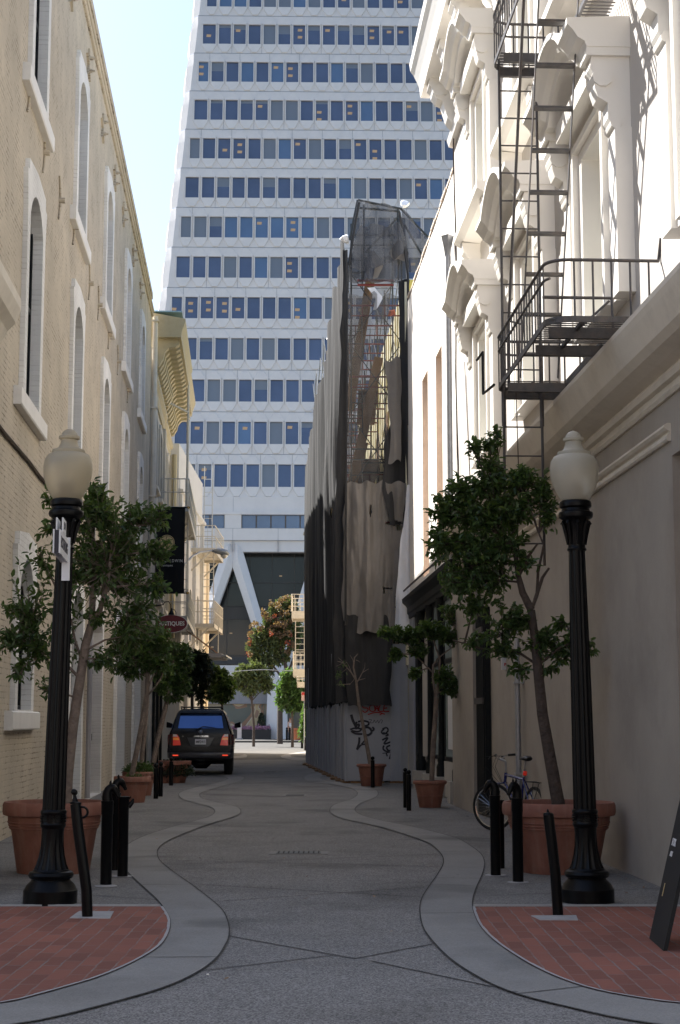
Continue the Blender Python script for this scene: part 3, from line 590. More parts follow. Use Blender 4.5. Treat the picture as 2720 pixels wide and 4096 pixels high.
# main cornice
pr = [(0, 12.95), (.1, 12.97), (.14, 13.1), (.1, 13.14), (.1, 13.2), (0, 13.2)]
MB().sweep(pr, FR, 11, 30.1).build('frieze_mould', M['trim_w'], B)
pr = [(-.3, 14.0), (.66, 14.0), (.68, 14.2), (.72, 14.3), (.79, 14.45), (.86, 14.55), (.88, 14.7), (-.3, 14.9)]
MB().sweep(pr, FR, 11, 30.12).build('cornice', M['trim_w'], B)
for u in [29.3-1.75*k for k in range(11)]:
    zt = 13.998; pr = [(.001, zt), (.58, zt), (.60, zt-.14), (.54, zt-.2), (.52, zt-.3), (.44, zt-.42), (.34, zt-.46), (.3, zt-.6), (.24, zt-.8), (.14, zt-.92), (.001, zt-1.0)]
    b_ = MB().sweep(pr, FR, u-.2, u+.2); b_.tube([FR.at(u-.23, .40, zt-.26), FR.at(u+.23, .40, zt-.26)], .12, 10)
    for sg in (-1, 1):
        P = []
        for k in range(16): a = k*.5; r = .02+.009*k; P.append(FR.at(u+sg*.202, .30+r*math.cos(a), zt-.25+r*math.sin(a)))
        b_.tube(P, .008, 4)
    b_.build('scroll_bracket', M['trim_w'], B)
# belt cornice and mould
pr = [(0, 4.55), (.03, 4.55), (.05, 4.58), (.03, 4.61), (.03, 4.66), (.08, 4.67), (.10, 4.72), (.08, 4.76), (.18, 4.79), (.30, 4.84), (.36, 4.90), (.40, 5.00), (.44, 5.10), (.46, 5.16), (.46, 5.21), (0, 5.26)]
MB().sweep(pr, FR, 11, 30.1).build('belt_cornice', M['cornice_w'], B)
pr = [(0, 4.14), (.03, 4.14), (.045, 4.16), (.045, 4.185), (.03, 4.205), (.012, 4.215), (.012, 4.235), (.045, 4.245), (.065, 4.27), (.06, 4.295), (.035, 4.31), (0, 4.31)]
MB().sweep(pr, FR, 14.31, 26.9).build('string_mould', M['cornice_w'], B)
pr = [(0, 0), (.16, 0), (.16, 4.14), (.0, 4.14)]
MB().sweep(pr, FR, 26.95, 29.9).build('pilaster', M['taupe_shaded'], B)
m = MB(); m.quad(FR.at(11.6, -.35, 0), FR.at(14.3, -.35, 0), FR.at(14.3, -.35, 4), FR.at(11.6, -.35, 4)); m.quad(FR.at(14.3, -.35, 0), FR.at(14.3, 0, 0), FR.at(14.3, 0, 4), FR.at(14.3, -.35, 4)); m.quad(FR.at(11.6, -.35, 4), FR.at(14.3, -.35, 4), FR.at(14.3, 0, 4), FR.at(11.6, 0, 4)); m.build('recess', M['taupe_shaded'], B)
t = fthing('iron_shutter', 'tall black ribbed iron shutter strip standing proud of the taupe wall', 'shutter', FR, 26.4)
m = MB().fb(FR, 25.95, 26.9, .001, .10, .05, 3.45)
for k in range(7): m.fb(FR, 26.0+k*.13, 26.05+k*.13, .10, .125, .3, 3.4)
m.build('panel', M['black_matt'], t)
m = MB()
for z_ in (1.85, 3.02): m.fb(FR, 25.93, 26.92, .126, .15, z_, z_+.1)
m.build('band', M['iron'], t)
t = fthing('downpipe', 'thin grey drainpipe on the taupe wall behind the bicycle saddle', 'pipe', FR, 22.73)
MB().tube([FR.at(22.73, .09, .02), FR.at(22.73, .09, 2.75)], .042, 10).build('pipe', M['galv'], t, smooth=True)
m = MB()
for z_ in (.8, 2.1): m.fb(FR, 22.66, 22.8, .005, .14, z_, z_+.03)
m.build('bracket', M['galv'], t)
# parking sign on the wall
sg = fthing('parking_sign', 'white wall sign with red lettering half hidden by leaves on the taupe wall', 'sign', FR, 24.0)
FSg = Frame((FR.at(24.3, .06, 0).x, FR.at(24.3, .06, 0).y), (1, .35), 1)   # faces the camera
def text(body, F, uc, zc, n, size, m, parent, name='lettering', flip=False, ext=.002, bold=0, sp=1., align='CENTER', w=1.):
    cu = bpy.data.curves.new('t', 'FONT'); cu.body = body; cu.size = size; cu.align_x = align; cu.align_y = 'CENTER'; cu.extrude = ext; cu.offset = bold; cu.space_character = sp; cu.resolution_u = 3
    ob = bpy.data.objects.new('t', cu); COL.objects.link(ob); dg = bpy.context.evaluated_depsgraph_get(); dg.update()
    me = bpy.data.meshes.new_from_object(ob.evaluated_get(dg)); bpy.data.objects.remove(ob)
    mb = MB(); sgn = -1 if flip else 1
    mb.v = [F.at(uc+sgn*v.co.x*w, n+v.co.z, zc+v.co.y) for v in me.vertices]; mb.f = [tuple(p.vertices) for p in me.polygons]; mb.m = [0]*len(mb.f)
    bpy.data.meshes.remove(me); return mb.build(name, m, parent)
c = MB().fb(FSg, -.02, .34, 0, .012, 2.35, 2.93).build('sign_plate', M['sign_w'], sg)
MB().fb(FSg, 0, .32, .0125, .015, 2.75, 2.91).build('red_band', M['sign_r'], c)
text('TOW', FSg, .16, 2.83, .016, .13, M['sign_w'], c, bold=.003); text('AWAY', FSg, .16, 2.65, .014, .11, M['sign_r'], c, bold=.003)
text('NO', FSg, .16, 2.54, .014, .1, M['sign_r'], c, bold=.003); text('PARKING', FSg, .16, 2.43, .014, .065, M['sign_r'], c, bold=.002)
# ================= FIRE ESCAPE (right) =================
FE = fthing('fire_escape', 'grey iron fire escape with two platforms and ladders on the ivory stucco wall', 'fire escape', FR, 14.5)
def platform(zp, ua, ub, top):
    F = FR; n1 = 1.1; r = .22
    # rounded outline from wall to wall
    def outline(n, z):
        P = [F.at(ua, .02, z)]
        for k in range(6): a = PI/2*k/5; P.append(F.at(ua+r-r*math.cos(a), n-r+r*math.sin(a), z))
        for k in range(6): a = PI/2*k/5; P.append(F.at(ub-r+r*math.sin(a), n-r+r*math.cos(a), z))
        P.append(F.at(ub, .02, z)); return P
    fr = MB(); P = outline(n1, zp+.04)
    for i in range(len(P)-1): fr.bar(P[i], P[i+1], .016, .06)
    o = fr.build('platform_frame', M['iron'], FE)
    for u in (ua+.28, ua+1.0, ub-.5, ub-.1):
        c = MB(); c.fb(F, u, u+.02, .0, n1-.06, zp-.07, zp+.03); c.fb(F, u-.02, u+.04, .0, n1-.06, zp-.078, zp-.07); c.build('cantilever_beam', M['iron'], FE)
    g = MB()
    def slats(a, b, na, nb, along):
        if along:   # slats run across n
            k = int((b-a)/.075)
            for i in range(k): u = a+(i+.5)*(b-a)/k; g.fb(F, u-.012, u+.012, na, nb, zp+.045, zp+.053)
        else:
            k = int((nb-na)/.06)
            for i in range(k): n = na+(i+.5)*(nb-na)/k; g.fb(F, a, b, n-.010, n+.010, zp+.045, zp+.053)
    slats(ua+.02, ua+1.0, .03, n1-.03, True); slats(ub-.5, ub-.02, .03, n1-.03, True); slats(ua+1.03, ub-.52, .03, .36, True)
    for n in (.36,): g.fb(F, ua+1.0, ub-.5, n, n+.03, zp-.0, zp+.066)
    for n in (.3, .75): g.fb(F, ua+.02, ua+1.0, n, n+.03, zp+.0, zp+.038); g.fb(F, ub-.5, ub-.02, n, n+.03, zp+.0, zp+.038)
    g.build('grating', M['iron'], FE)
    # rails
    hr = .62 if not top else .62
    ra = MB(); P = outline(n1, zp+hr); ra.tube(P, .017, 8)
    P2 = outline(n1-.0, zp+hr-.16); ra.tube(P2[4:], .014, 8)
    ra.tube([F.at(ua+.9, n1-.12, zp+hr-.12), F.at(ua+.9, .28, zp+hr-.12), F.at(ua+.9, .26, zp+.06)], .018, 8)
    ra.tube([F.at(ua+.9, .3, zp+hr-.15), F.at(ua+.9, n1-.42, zp+.12)], .014, 6)
    ra.tube([F.at(ua+.02, .02, zp+hr), F.at(ua-.02, .0, zp+hr+.22)], .015, 6)
    ra.build('handrail', M['iron'], FE, smooth=True)
    for n in (.12, .3, .48, .66, .84):
        for u in (ua, ub): MB().tube([F.at(u, n, zp+.02), F.at(u, n, zp+hr)], .011, 6).build('baluster', M['iron'], FE)
    k = int((ub-ua-.3)/.15)
    for i in range(k): u = ua+.2+i*(ub-ua-.4)/(k-1); MB().tube([F.at(u, n1, zp+.02), F.at(u, n1, zp+hr)], .0085, 6).build('baluster', M['iron'], FE)
platform(5.30, 14.5, 17.75, False); platform(9.18, 14.5, 17.75, True)
# inclined stair
s_ = MB(); a, b = Vector((17.15, 5.36)), Vector((15.3, 9.95))
for n in (.5, .92): s_.bar(FR.at(a.x, n, a.y), FR.at(b.x, n, b.y), .045, .012, up=FR.nv)
s_.build('stair_stringer', M['iron'], FE)
for k in range(11):
    t = (k+.6)/11.2; u = a.x+(b.x-a.x)*t; z_ = a.y+(b.y-a.y)*t
    MB().fb(FR, u-.05, u+.05, .505, .915, z_-.012, z_+.012).build('stair_tread', M['iron'], FE)
MB().tube([FR.at(17.35, 1.02, 5.3), FR.at(17.3, 1.02, 6.0), FR.at(15.75, 1.02, 9.8)], .017, 8).tube([FR.at(17.3, 1.02, 6.05), FR.at(17.05, .92, 5.95)], .012, 6).build('stair_handrail', M['iron'], FE, smooth=True)
# vertical ladder
s_ = MB()
for n in (.6, 1.04): s_.tube([FR.at(17.62, n, 3.3), FR.at(17.62, n, 9.3)], .017, 6); s_.tube([FR.at(17.62, n, 4.9), FR.at(17.62, n, 5.9)], .026, 6)
s_.build('ladder_rail', M['iron'], FE, smooth=True)
for k in range(17): MB().tube([FR.at(17.62, .6, 3.55+.335*k), FR.at(17.62, 1.04, 3.55+.335*k)], .0095, 6).build('ladder_rung', M['iron'], FE)
MB().tube([FR.at(17.8, 1.12, 5.42), FR.at(18.0, 1.14, 5.42), FR.at(18.4, 1.16, 5.44), FR.at(18.4, 1.16, 5.95), FR.at(18.9, 1.16, 5.97)], .017, 6).build('crank_handle', M['black_matt'], FE)
m = MB()
m.tube([FR.at(17.3, .95, 5.3), FR.at(17.3, .93, 4.2), FR.at(17.3, .96, 3.5), FR.at(17.35, .9, 3.3)], .006, 5)
m.build('rope', M['dark_wood'], FE)
# cables down the wall
t = fthing('wall_cable', 'thin loose cables hanging down the far end of the ivory stucco wall', 'cable', FR, 28.8)
m = MB(); m.tube([FR.at(29.6-.0*k, .05+.02*math.sin(k*1.3), 13.6-.9*k) for k in range(11)], .014, 5); m.tube([FR.at(28.5-.13*k, .04, 8.2-.55*k) for k in range(9)], .006, 5); m.tube([FR.at(28.3-.1*k, .04, 7.9-.5*k) for k in range(8)], .005, 5)
m.tube([FR.at(18.7+.2*math.sin(k*.9), .03, 9.8-.4*k) for k in range(9)], .008, 5)
m.build('cable', M['dark_wood'], t)
# ================= WHITE BUILDING (right, farther) =================
B = fthing('white_wall_building', 'sunlit white stucco building with two narrow blind openings beyond the ivory one', 'building', FR, 30.1)
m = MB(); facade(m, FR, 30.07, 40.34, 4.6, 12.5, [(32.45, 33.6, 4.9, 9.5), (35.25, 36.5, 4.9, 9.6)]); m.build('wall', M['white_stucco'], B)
for a, b, z_ in ((32.45, 33.6, 9.5), (35.25, 36.5, 9.6)):
    m = MB().ring([(a-.001, 4.9), (b+.001, 4.9), (b+.001, z_), (a-.001, z_)], [(a, 4.9), (b, 4.9), (b, z_), (a, z_)], FR, -.001, .0, -.34)
    m.quad(FR.at(a, -.34, 4.9), FR.at(b, -.34, 4.9), FR.at(b, -.34, z_), FR.at(a, -.34, z_)); m.build('blind_opening', M['tan_jamb'], B)
mb = MB()
for k in range(24): mb.fb(FR, 30.08+k*.4, 30.08+k*.4+.385, -.3, .03+.012*math.sin(k*5), 12.505, 12.56)
mb.build('brick_coping', M['tan_jamb'], B)
t = fthing('downpipe', 'galvanised drainpipe with hopper head on the sunlit white wall', 'pipe', FR, 29.9)
m = MB().tube([FR.at(30.2, .12, 4.3), FR.at(30.2, .12, 10.75)], .06, 10)
m.build('pipe', M['galv'], t, smooth=True)
MB().lathe([(.06, 0), (.07, .12), (.12, .38), (.13, .42), (.11, .42)], FR.at(30.2, .13, 10.75), 4).build('hopper', M['galv'], t)
# shopfront
SF = fthing('shopfront', 'dark cast-iron shopfront with fluted columns under the sunlit white wall', 'shopfront', FR, 30)
MB().fb(FR, 30.08, 40.34, -6, -.12, 0, 4.14).build('back_wall', M['cream2'], SF)
pr = [(-.12, 4.15), (.04, 4.15), (.05, 4.25), (.08, 4.28), (.08, 4.42), (.12, 4.48), (.19, 4.56), (.20, 4.66), (-.0, 4.70)]
MB().sweep(pr, FR, 30.08, 40.34).build('entablature', M['black_matt'], SF)
for u in (30.35, 33.05, 35.15, 37.3):
    c = FR.at(u, .0, 0); k = MB().lathe([(.12, .42), (.12, .62), (.09, .70), (.10, .76), (.075, .84), (.07, 1.2), (.065, 3.5), (.085, 3.56), (.07, 3.64), (.10, 3.95), (.11, 4.15)], c, 16, flute=(.9, 3.5, 8, .07)); k.build('column', M['black_matt'], SF, smooth=True)
    MB().fb(FR, u-.22, u+.22, -.11, .19, 0, .42).build('plinth', M['cream2'], SF)
for a, b in ((30.6, 32.85), (33.25, 34.95), (35.35, 35.95)):
    MB().fb(FR, a, b, -.11, -.02, .02, .75).build('stall_riser', M['cream2'], SF)
    f = MB().ring([(a, .76), (b, .76), (b, 4.14), (a, 4.14)], [(a+.08, .84), (b-.08, .84), (b-.08, 4.06), (a+.08, 4.06)], FR, -.11, -.03).build('window', M['black_matt'], SF)
    MB().quad(FR.at(a, -.05, .8), FR.at(b, -.05, .8), FR.at(b, -.05, 4.1), FR.at(a, -.05, 4.1)).build('pane', mat('greenish_shop_glass', (.30, .36, .35), .2, spec=.5), f)
    MB().fb(FR, a+.081, b-.081, -.048, -.035, 2.75, 2.85).build('transom', M['black_matt'], f)
MB().fb(FR, 37.55, 38.9, -.119, -.03, .02, 4.14).build('door', M['black_matt'], SF); MB().fb(FR, 38.95, 40.33, -.119, .01, .02, 4.14).build('boarding', M['hoard'], SF)
MB().fb(FR, 36.0, 37.0, -.119, -.008, .76, 2.9).build('wall_panel', M['cream2'], SF); MB().fb(FR, 31.5, 32.3, -.048, -.042, 1.0, 2.3).build('poster', M['sign_w'], SF)
MB().fb(FR, 30.1, 38.2, .3, .33, 4.71, 4.74).build('awning_bar', M['iron'], SF)
# ================= TOWER =================
TA = R_(1.2); DT = 132.; KL = .102
class TFrame(Frame):
    def at(s, u, n, z): return Frame.at(s, u, n-(KL*z if s.lean else 0), z)
T = TFrame((0, DT), (math.cos(TA), math.sin(TA)), 1); T.nv = Vector((math.sin(TA), -math.cos(TA), 0)); T.lean = True
TV = TFrame((0, DT), (math.cos(TA), math.sin(TA)), 1); TV.nv = T.nv; TV.lean = False
B = thing('office_tower', 'tall tapering white office tower with rows of blue windows at the end of the alley', 'tower', (8, DT, 0), TA)
def el(z): return -13.2-.0845*(66-z)      # left edge of the panelled face
def er(z): return 2*8.2-el(z)
# core
rng = random.Random(5)
apz = 205; m = MB()
def core(z, ins): a, b = el(z)+ins, er(z)-ins; w_ = b-a; return [TV.at(a, -KL*z-ins, z), TV.at(b, -KL*z-ins, z), TV.at(b, -KL*z-ins-w_, z), TV.at(a, -KL*z-ins-w_, z)]
c0, c1 = core(20, .9), core(200, .5); m.hexa(c0+c1); m.build('core', M['tower'], B)
ZR = [23.79+3.85*k for k in range(13)]     # top of each window row
mod = 1.385; cells = []
for r, zt in enumerate(ZR):
    a = el(zt)+.38; w0 = 1.22 if r % 2 == 0 else 1.52; s0 = a+w0; c = [(a+w0/2, w0/2-.10)]
    k = 0
    while s0+mod < 12: c.append((s0+mod/2, mod/2-.075)); s0 += mod
    cells.append((zt, c))
pan = MB(); jn = MB(); frm = MB()
wins = []
for r, (zt, cs) in enumerate(cells):
    zb, zm = zt-2.95, zt+.9               # storey joints
    wt, wb = zt, zt-2.02
    # backing skin around windows: build per cell
    for (c, hw) in cs:
        gw = hw-.065
        outb = [(c-hw-.03, wb-.14), (c-hw*.42, zb+.06), (c+hw*.42, zb+.06), (c+hw+.03, wb-.14), (c+hw+.03, wt+.12), (c+hw*.42, zm-.1), (c-hw*.42, zm-.1), (c-hw-.03, wt+.12)]
        outt = [(c-hw, wb-.17), (c-hw*.40, zb+.12), (c+hw*.40, zb+.12), (c+hw, wb-.17), (c+hw, wt+.14), (c+hw*.40, zm-.16), (c-hw*.40, zm-.16), (c-hw, wt+.14)]
        inn = [(c-gw, wb), (c-gw*.5, wb), (c+gw*.5, wb), (c+gw, wb), (c+gw, wt), (c+gw*.5, wt), (c-gw*.5, wt), (c-gw, wt)]
        L0 = [T.at(u, 0, z) for u, z in outb]; L1 = [T.at(u, .10, z) for u, z in outt]; L2 = [T.at(u, .10, z) for i, (u, z) in enumerate(inn)]; L3 = [T.at(u, -.12, z) for u, z in inn]
        for A_, B_ in ((L0, L1), (L1, L2), (L2, L3)):
            for i in range(8): j = (i+1) % 8; pan.add([A_[i], A_[j], B_[j], B_[i]], [(0, 1, 2, 3)])
        wins.append((r, c, gw, wb, wt))
    # flat skin strips between cells (above window-level and between)
    a, b = cs[0][0]-cs[0][1]-.12, 16
    pan.quad(T.at(a-.3, 0, zb), T.at(b, 0, zb), T.at(b, 0, wb-.14), T.at(a-.3, 0, wb-.14)); pan.quad(T.at(a-.3, 0, wt+.12), T.at(b, 0, wt+.12), T.at(b, 0, zm), T.at(a-.3, 0, zm))
    e = [a-.3]+[cs[i][0]+cs[i][1]+.03 for i in range(len(cs))]; s_ = [cs[0][0]-cs[0][1]-.03]+[cs[i][0]-cs[i][1]-.03 for i in range(1, len(cs))]+[16]
    for x, y in zip(e, s_):
        if y-x > .005: pan.quad(T.at(x, -.03, wb-.14), T.at(y, -.03, wb-.14), T.at(y, -.03, wt+.12), T.at(x, -.03, wt+.12))
    jn.fb(T, a-.3, 16, .0, .012, zm-.03, zm+.03)
    for i in range((r % 2), len(cs), 2):
        x = cs[i][0]+cs[i][1]+.05; jn.fb(T, x-.015, x+.015, .001, .012, zb+.03, wb-.2) if r % 2 else jn.fb(T, x-.015, x+.015, .001, .012, wt+.25, zm-.03)
pan.build('precast_panels', M['tower'], B); jn.build('panel_joint', mat('grey_sealant', (.28, .29, .32), .8), B)
# chamfered left corner panels, one per storey
ch = MB(); chj = MB()
for r in range(-1, 13):
    zb, zm = 23.79+3.85*r-2.95, 23.79+3.85*r+.9
    for za, zc in ((zb, zm-.03),):
        pts = []
        for z, bul in ((za, .12), (za+.9, .32), (zc-1.2, .32), (zc, .12)):
            e = el(z)+.06; pts.append((T.at(e+.45, -.02, z), T.at(e, 0, z), T.at(e-.5-bul*.4, -.5, z), T.at(e-.66-bul*.8, -2.4, z)))
        for i in range(3):
            for q in range(3): ch.quad(pts[i][q], pts[i][q+1], pts[i+1][q+1], pts[i+1][q])
ch.build('corner_panels', M['tower'], B)
def seen(r, c): return (c > -14.9+.0*r and c < 8.0)
order = sorted([w_ for w_ in wins if seen(w_[0], w_[1])], key=lambda w_: (w_[0], abs(w_[1])))
nv = 0; stuff = MB(); kinds = ['t_glass']*15+['t_blind']*2+['t_glass2']*1
lit = []
def pane_mb(w_, mb=None):
    r, c, gw, wb, wt = w_; mb = mb or MB(); mb.quad(T.at(c-gw, -.09, wb), T.at(c+gw, -.09, wb), T.at(c+gw, -.09, wt), T.at(c-gw, -.09, wt)); return mb
restg = {'t_glass': MB(), 't_blind': MB(), 't_glass2': MB()}; rl = MB(); rb = MB()
for w_ in order+[w_ for w_ in wins if not seen(w_[0], w_[1])]:
    r, c, gw, wb, wt = w_; k = rng.choice(kinds)
    col = int(round((c+20)/mod))
    if (col % 5 == 0 and r % 3 != 1): k = 't_blind' if rng.random() < .6 else k
    if r == 6 and -11.5 < c < -2: k = 't_glass2' if rng.random() < .8 else k
    l_ = MB(); nl = 0
    if k != 't_blind' and rng.random() < {2: .1, 4: .5, 11: .6, 9: .5, 12: .3, 8: .2, 1: .15}.get(r, .06):
        x = c+rng.uniform(-.25, .2); z = wt-rng.choice((.45, .55, 1.1)); 
        for q in range(rng.choice((1, 2))): l_.quad(*[T.at(x+a, -.084, z-q*.72+b) for a, b in ((-.24, -.15), (.17, -.15), (.21, .10), (-.22, .12))]); nl += 1
    sh = rng.random()
    if nv < 100 and seen(r, c):
        o = pane_mb(w_).build('window', M[k], B); nv += 1
        for q in range(nl): l1 = MB(); l1.add(l_.v[4*q:4*q+4], [(0, 1, 2, 3)]); l1.build('ceiling_light', M['t_light'], o)
        if k == 't_glass' and sh < .2: h = rng.choice((.3, .5, .9)); MB().quad(T.at(c-gw, -.085, wt-h), T.at(c+gw, -.085, wt-h), T.at(c+gw, -.085, wt), T.at(c-gw, -.085, wt)).build('blind', M['t_blind'], o)
    else:
        pane_mb(w_, restg[k])
        if nl: rl.add(l_.v, l_.f)
        if k == 't_glass' and sh < .3: h = rng.choice((.3, .5, .9)); rb.quad(T.at(c-gw, -.085, wt-h), T.at(c+gw, -.085, wt-h), T.at(c+gw, -.085, wt), T.at(c-gw, -.085, wt))
al = MB(); mi = 0
for q, (k, mb) in enumerate(restg.items()): al.add(mb.v, mb.f, q)
al.add(rb.v, rb.f, 1); al.add(rl.v, rl.f, 3)
tag(al.build('upper_windows', [M['t_glass'], M['t_blind'], M['t_glass2'], M['t_light']], B), None, None, kind='stuff')
# base zone
m = MB()
def bnd(z0, z1, n, a=-17.2, b=34): m.fb(TV, a, b, -3, n, z0, z1)
yb = -KL*20
bnd(19.55, 20.85, yb+.05); bnd(19.30, 19.55, yb+.35); bnd(17.05, 18.12, yb+.30); bnd(16.09, 17.05, yb+.12)
for k in range(-1, 4):
    s = -9.2+7.8*k; m.fb(TV, s-.72, s+.72, -3, yb+.28, 18.1, 19.32)
m.build('base_band', M['tower'], B)
jj = MB()
for z in (17.06, 18.1, 19.56): jj.fb(TV, -17, 16, yb+.1, yb+.31 if z < 19 else yb+.12, z-.012, z+.012)
for k in range(-1, 4):
    s = -9.2+7.8*k
    for x in (s, s+3.9): jj.fb(TV, x-.015, x+.015, yb+.1, yb+.31, 16.1, 18.1)
for x in (-9.2, -1.4): jj.fb(TV, x-.012, x+.012, yb, yb+.06, 19.6, 20.84)
jj.build('panel_joint', bpy.data.materials['grey_sealant'], B)
for k in range(-1, 3):
    s = -9.2+7.8*k; n = 5; a, b = s+.74, s+7.06
    for q in range(n):
        x0, x1 = a+(b-a)*q/n, a+(b-a)*(q+1)/n
        MB().quad(TV.at(x0+.06, yb-.05, 18.13), TV.at(x1-.06, yb-.05, 18.13), TV.at(x1-.06, yb-.05, 19.29), TV.at(x0+.06, yb-.05, 19.29)).build('wide_window', M['t_glass'], B)
    MB().quad(TV.at(a, yb-.07, 18.1), TV.at(b, yb-.07, 18.1), TV.at(b, yb-.07, 19.3), TV.at(a, yb-.07, 19.3)).build('window_band', mat('brown_window_frame', (.10, .085, .08), .6), B)
# lobby
lb = MB(); lb.fb(TV, -17, 34, -40, -4.2, 0, 16.3); lb.build('lobby_glass', M['lobby'], B)
g = MB()
for z in (6.4, 7.3, 10.4, 11.55, 13.6): g.fb(TV, -17, 34, -4.2, -4.12, z-.035, z+.035)
for k in range(-9, 12): g.fb(TV, k*1.95-.03, k*1.95+.03, -4.2, -4.13, 5.6, 16.1)
g.build('mullion', mat('dark_mullion', (.05, .05, .05), .6), B)
g = MB(); g.fb(TV, -17, 34, -4.19, -4.15, 10.45, 11.5); g.fb(TV, -17, 34, -4.19, -4.15, 6.5, 7.2)
g.build('floor_band', M['lobby_band'], B)
g = MB(); rr = random.Random(3)
for x, z in ((-10.2, 9.1), (-9.4, 9.2), (-5.1, 14.2), (-11, 8), (-8, 7.8), (-6, 12.1)): g.fb(TV, x-.12, x+.12, -4.145, -4.14, z-.05, z+.05)
g.build('lobby_light', M['t_light'], B)
m = MB(); m.fb(TV, -17, 34, -4.3, -2.2, 5.55, 6.35); m.fb(TV, -17, 34, -4.3, -2.35, 5.0, 5.55); m.build('ledge', M['tower'], B)
m = MB(); m.fb(TV, -17, 34, -4.3, -3.0, 3.1, 4.99); m.fb(TV, -17, 34, -4.3, -3.2, .14, .7); m.build('base_wall', M['gray_wall'], B)
# street level shop windows with a painted mural
MB().fb(TV, -17, 34, -4.3, -3.4, .7, 3.09).build('street_window', mat('green_grey_glass', (.10, .12, .115), .15, spec=.7), B)
def mural():
    m = bpy.data.materials.new('brown_cream_mural'); m.use_nodes = True; N = m.node_tree.nodes; L = m.node_tree.links; P = N['Principled BSDF']
    tc = N.new('ShaderNodeTexCoord'); nz = N.new('ShaderNodeTexNoise'); nz.inputs['Scale'].default_value = .55; nz.inputs['Detail'].default_value = 1; nz.inputs['Distortion'].default_value = 1.2
    cr = N.new('ShaderNodeValToRGB'); cr.color_ramp.interpolation = 'CONSTANT'; e = cr.color_ramp.elements
    e[0].position = 0; e[0].color = (.10, .13, .12, 1); e[1].position = .42; e[1].color = (.30, .17, .11, 1)
    for p, c in ((.52, (.62, .58, .5)), (.545, (.56, .44, .26)), (.62, (.33, .2, .14)), (.7, (.5, .42, .3))): x = e.new(p); x.color = (*c, 1)
    L.new(tc.outputs['Object'], nz.inputs['Vector']); L.new(nz.outputs[0], cr.inputs[0]); L.new(cr.outputs[0], P.inputs['Base Color']); P.inputs['Roughness'].default_value = .3; return m
MB().fb(TV, -10.0, -6.5, -3.39, -3.35, .72, 3.07).build('mural', mural(), B)
# A-frame legs
def leg(mb, pin0, pout0, pin1, pout1):
    """inner and outer edge (s,z) at top and bottom; diamond section"""
    def sec(pi_, po_): mid = ((pi_[0]+po_[0])/2, (pi_[1]+po_[1])/2); return [T.at(pi_[0], -1.5, pi_[1]), T.at(pi_[0], -.35, pi_[1]), T.at(mid[0], .08, mid[1]), T.at(po_[0], -.35, po_[1]), T.at(po_[0], -1.5, po_[1])]
    a, b = sec(pin0, pout0), sec(pin1, pout1); mb.add(a+b, [(i, (i+1) % 5, 5+(i+1) % 5, 5+i) for i in range(5)]+[(4, 3, 2, 1, 0), (5, 6, 7, 8, 9)])
for k in range(-1, 3):
    s = -9.2+7.8*k
    if k >= 0:
        for sg in (-1, 1):
            m = MB(); leg(m, (s, 14.75), (s+sg*.86, 16.2), (s+sg*3.0, 5.9), (s+sg*4.3, 4.6)); 
            leg(m, (s, 16.95), (s+sg*.83, 16.22), (s, 14.76), (s+sg*.86, 16.2))
            m.build('support_leg', M['tower'], B)
    if k >= -1:
        c = s+3.9; m = MB(); lo, hi = .14, 5.3
        a = [T.at(c-.93, -1.52, lo), T.at(c-.93, -.37, lo), T.at(c, .06, lo), T.at(c+.93, -.37, lo), T.at(c+.93, -1.52, lo)]; b = [T.at(c-.75, -1.52, hi+.9), T.at(c-.75, -.37, hi+.9), T.at(c, .05, hi+.9), T.at(c+.75, -.37, hi+.9), T.at(c+.75, -1.52, hi+.9)]
        m.add(a+b, [(i, (i+1) % 5, 5+(i+1) % 5, 5+i) for i in range(5)]+[(4, 3, 2, 1, 0), (5, 6, 7, 8, 9)]); m.build('column_base', M['tower'], B)

# ================= SCAFFOLDED BUILDING =================
B = fthing('yellow_building', 'building under repair with exposed yellow sheathing behind scaffold netting', 'building', FR, 39.75)
m = MB(); m.fb(FR, 40.35, 60, -14, 0, 0, 13.2); m.build('wall', M['yellow'], B)
m = MB()
for k in range(26): u = 40.2+k*.78; m.fb(FR, u, u+.36, .001, .06, 3, 13.1)
m.build('batten', M['lyellow'], B)
for k in range(5):
    for zz in (4.6, 8.6): u = 42+k*3.6; MB().fb(FR, u, u+1.2, .061, .075, zz, zz+2.1).build('boarded_window', M['plank'], B)
B = fthing('far_building', 'cream building with a fire escape beyond the netted scaffold', 'building', FR, 60.2)
m = MB(); m.fb(Frame((-.95, 0), (-.005, 1), -1), 60.2, 93, -12, 0, 0, 10.2); m.build('wall', M['beige4'], B)
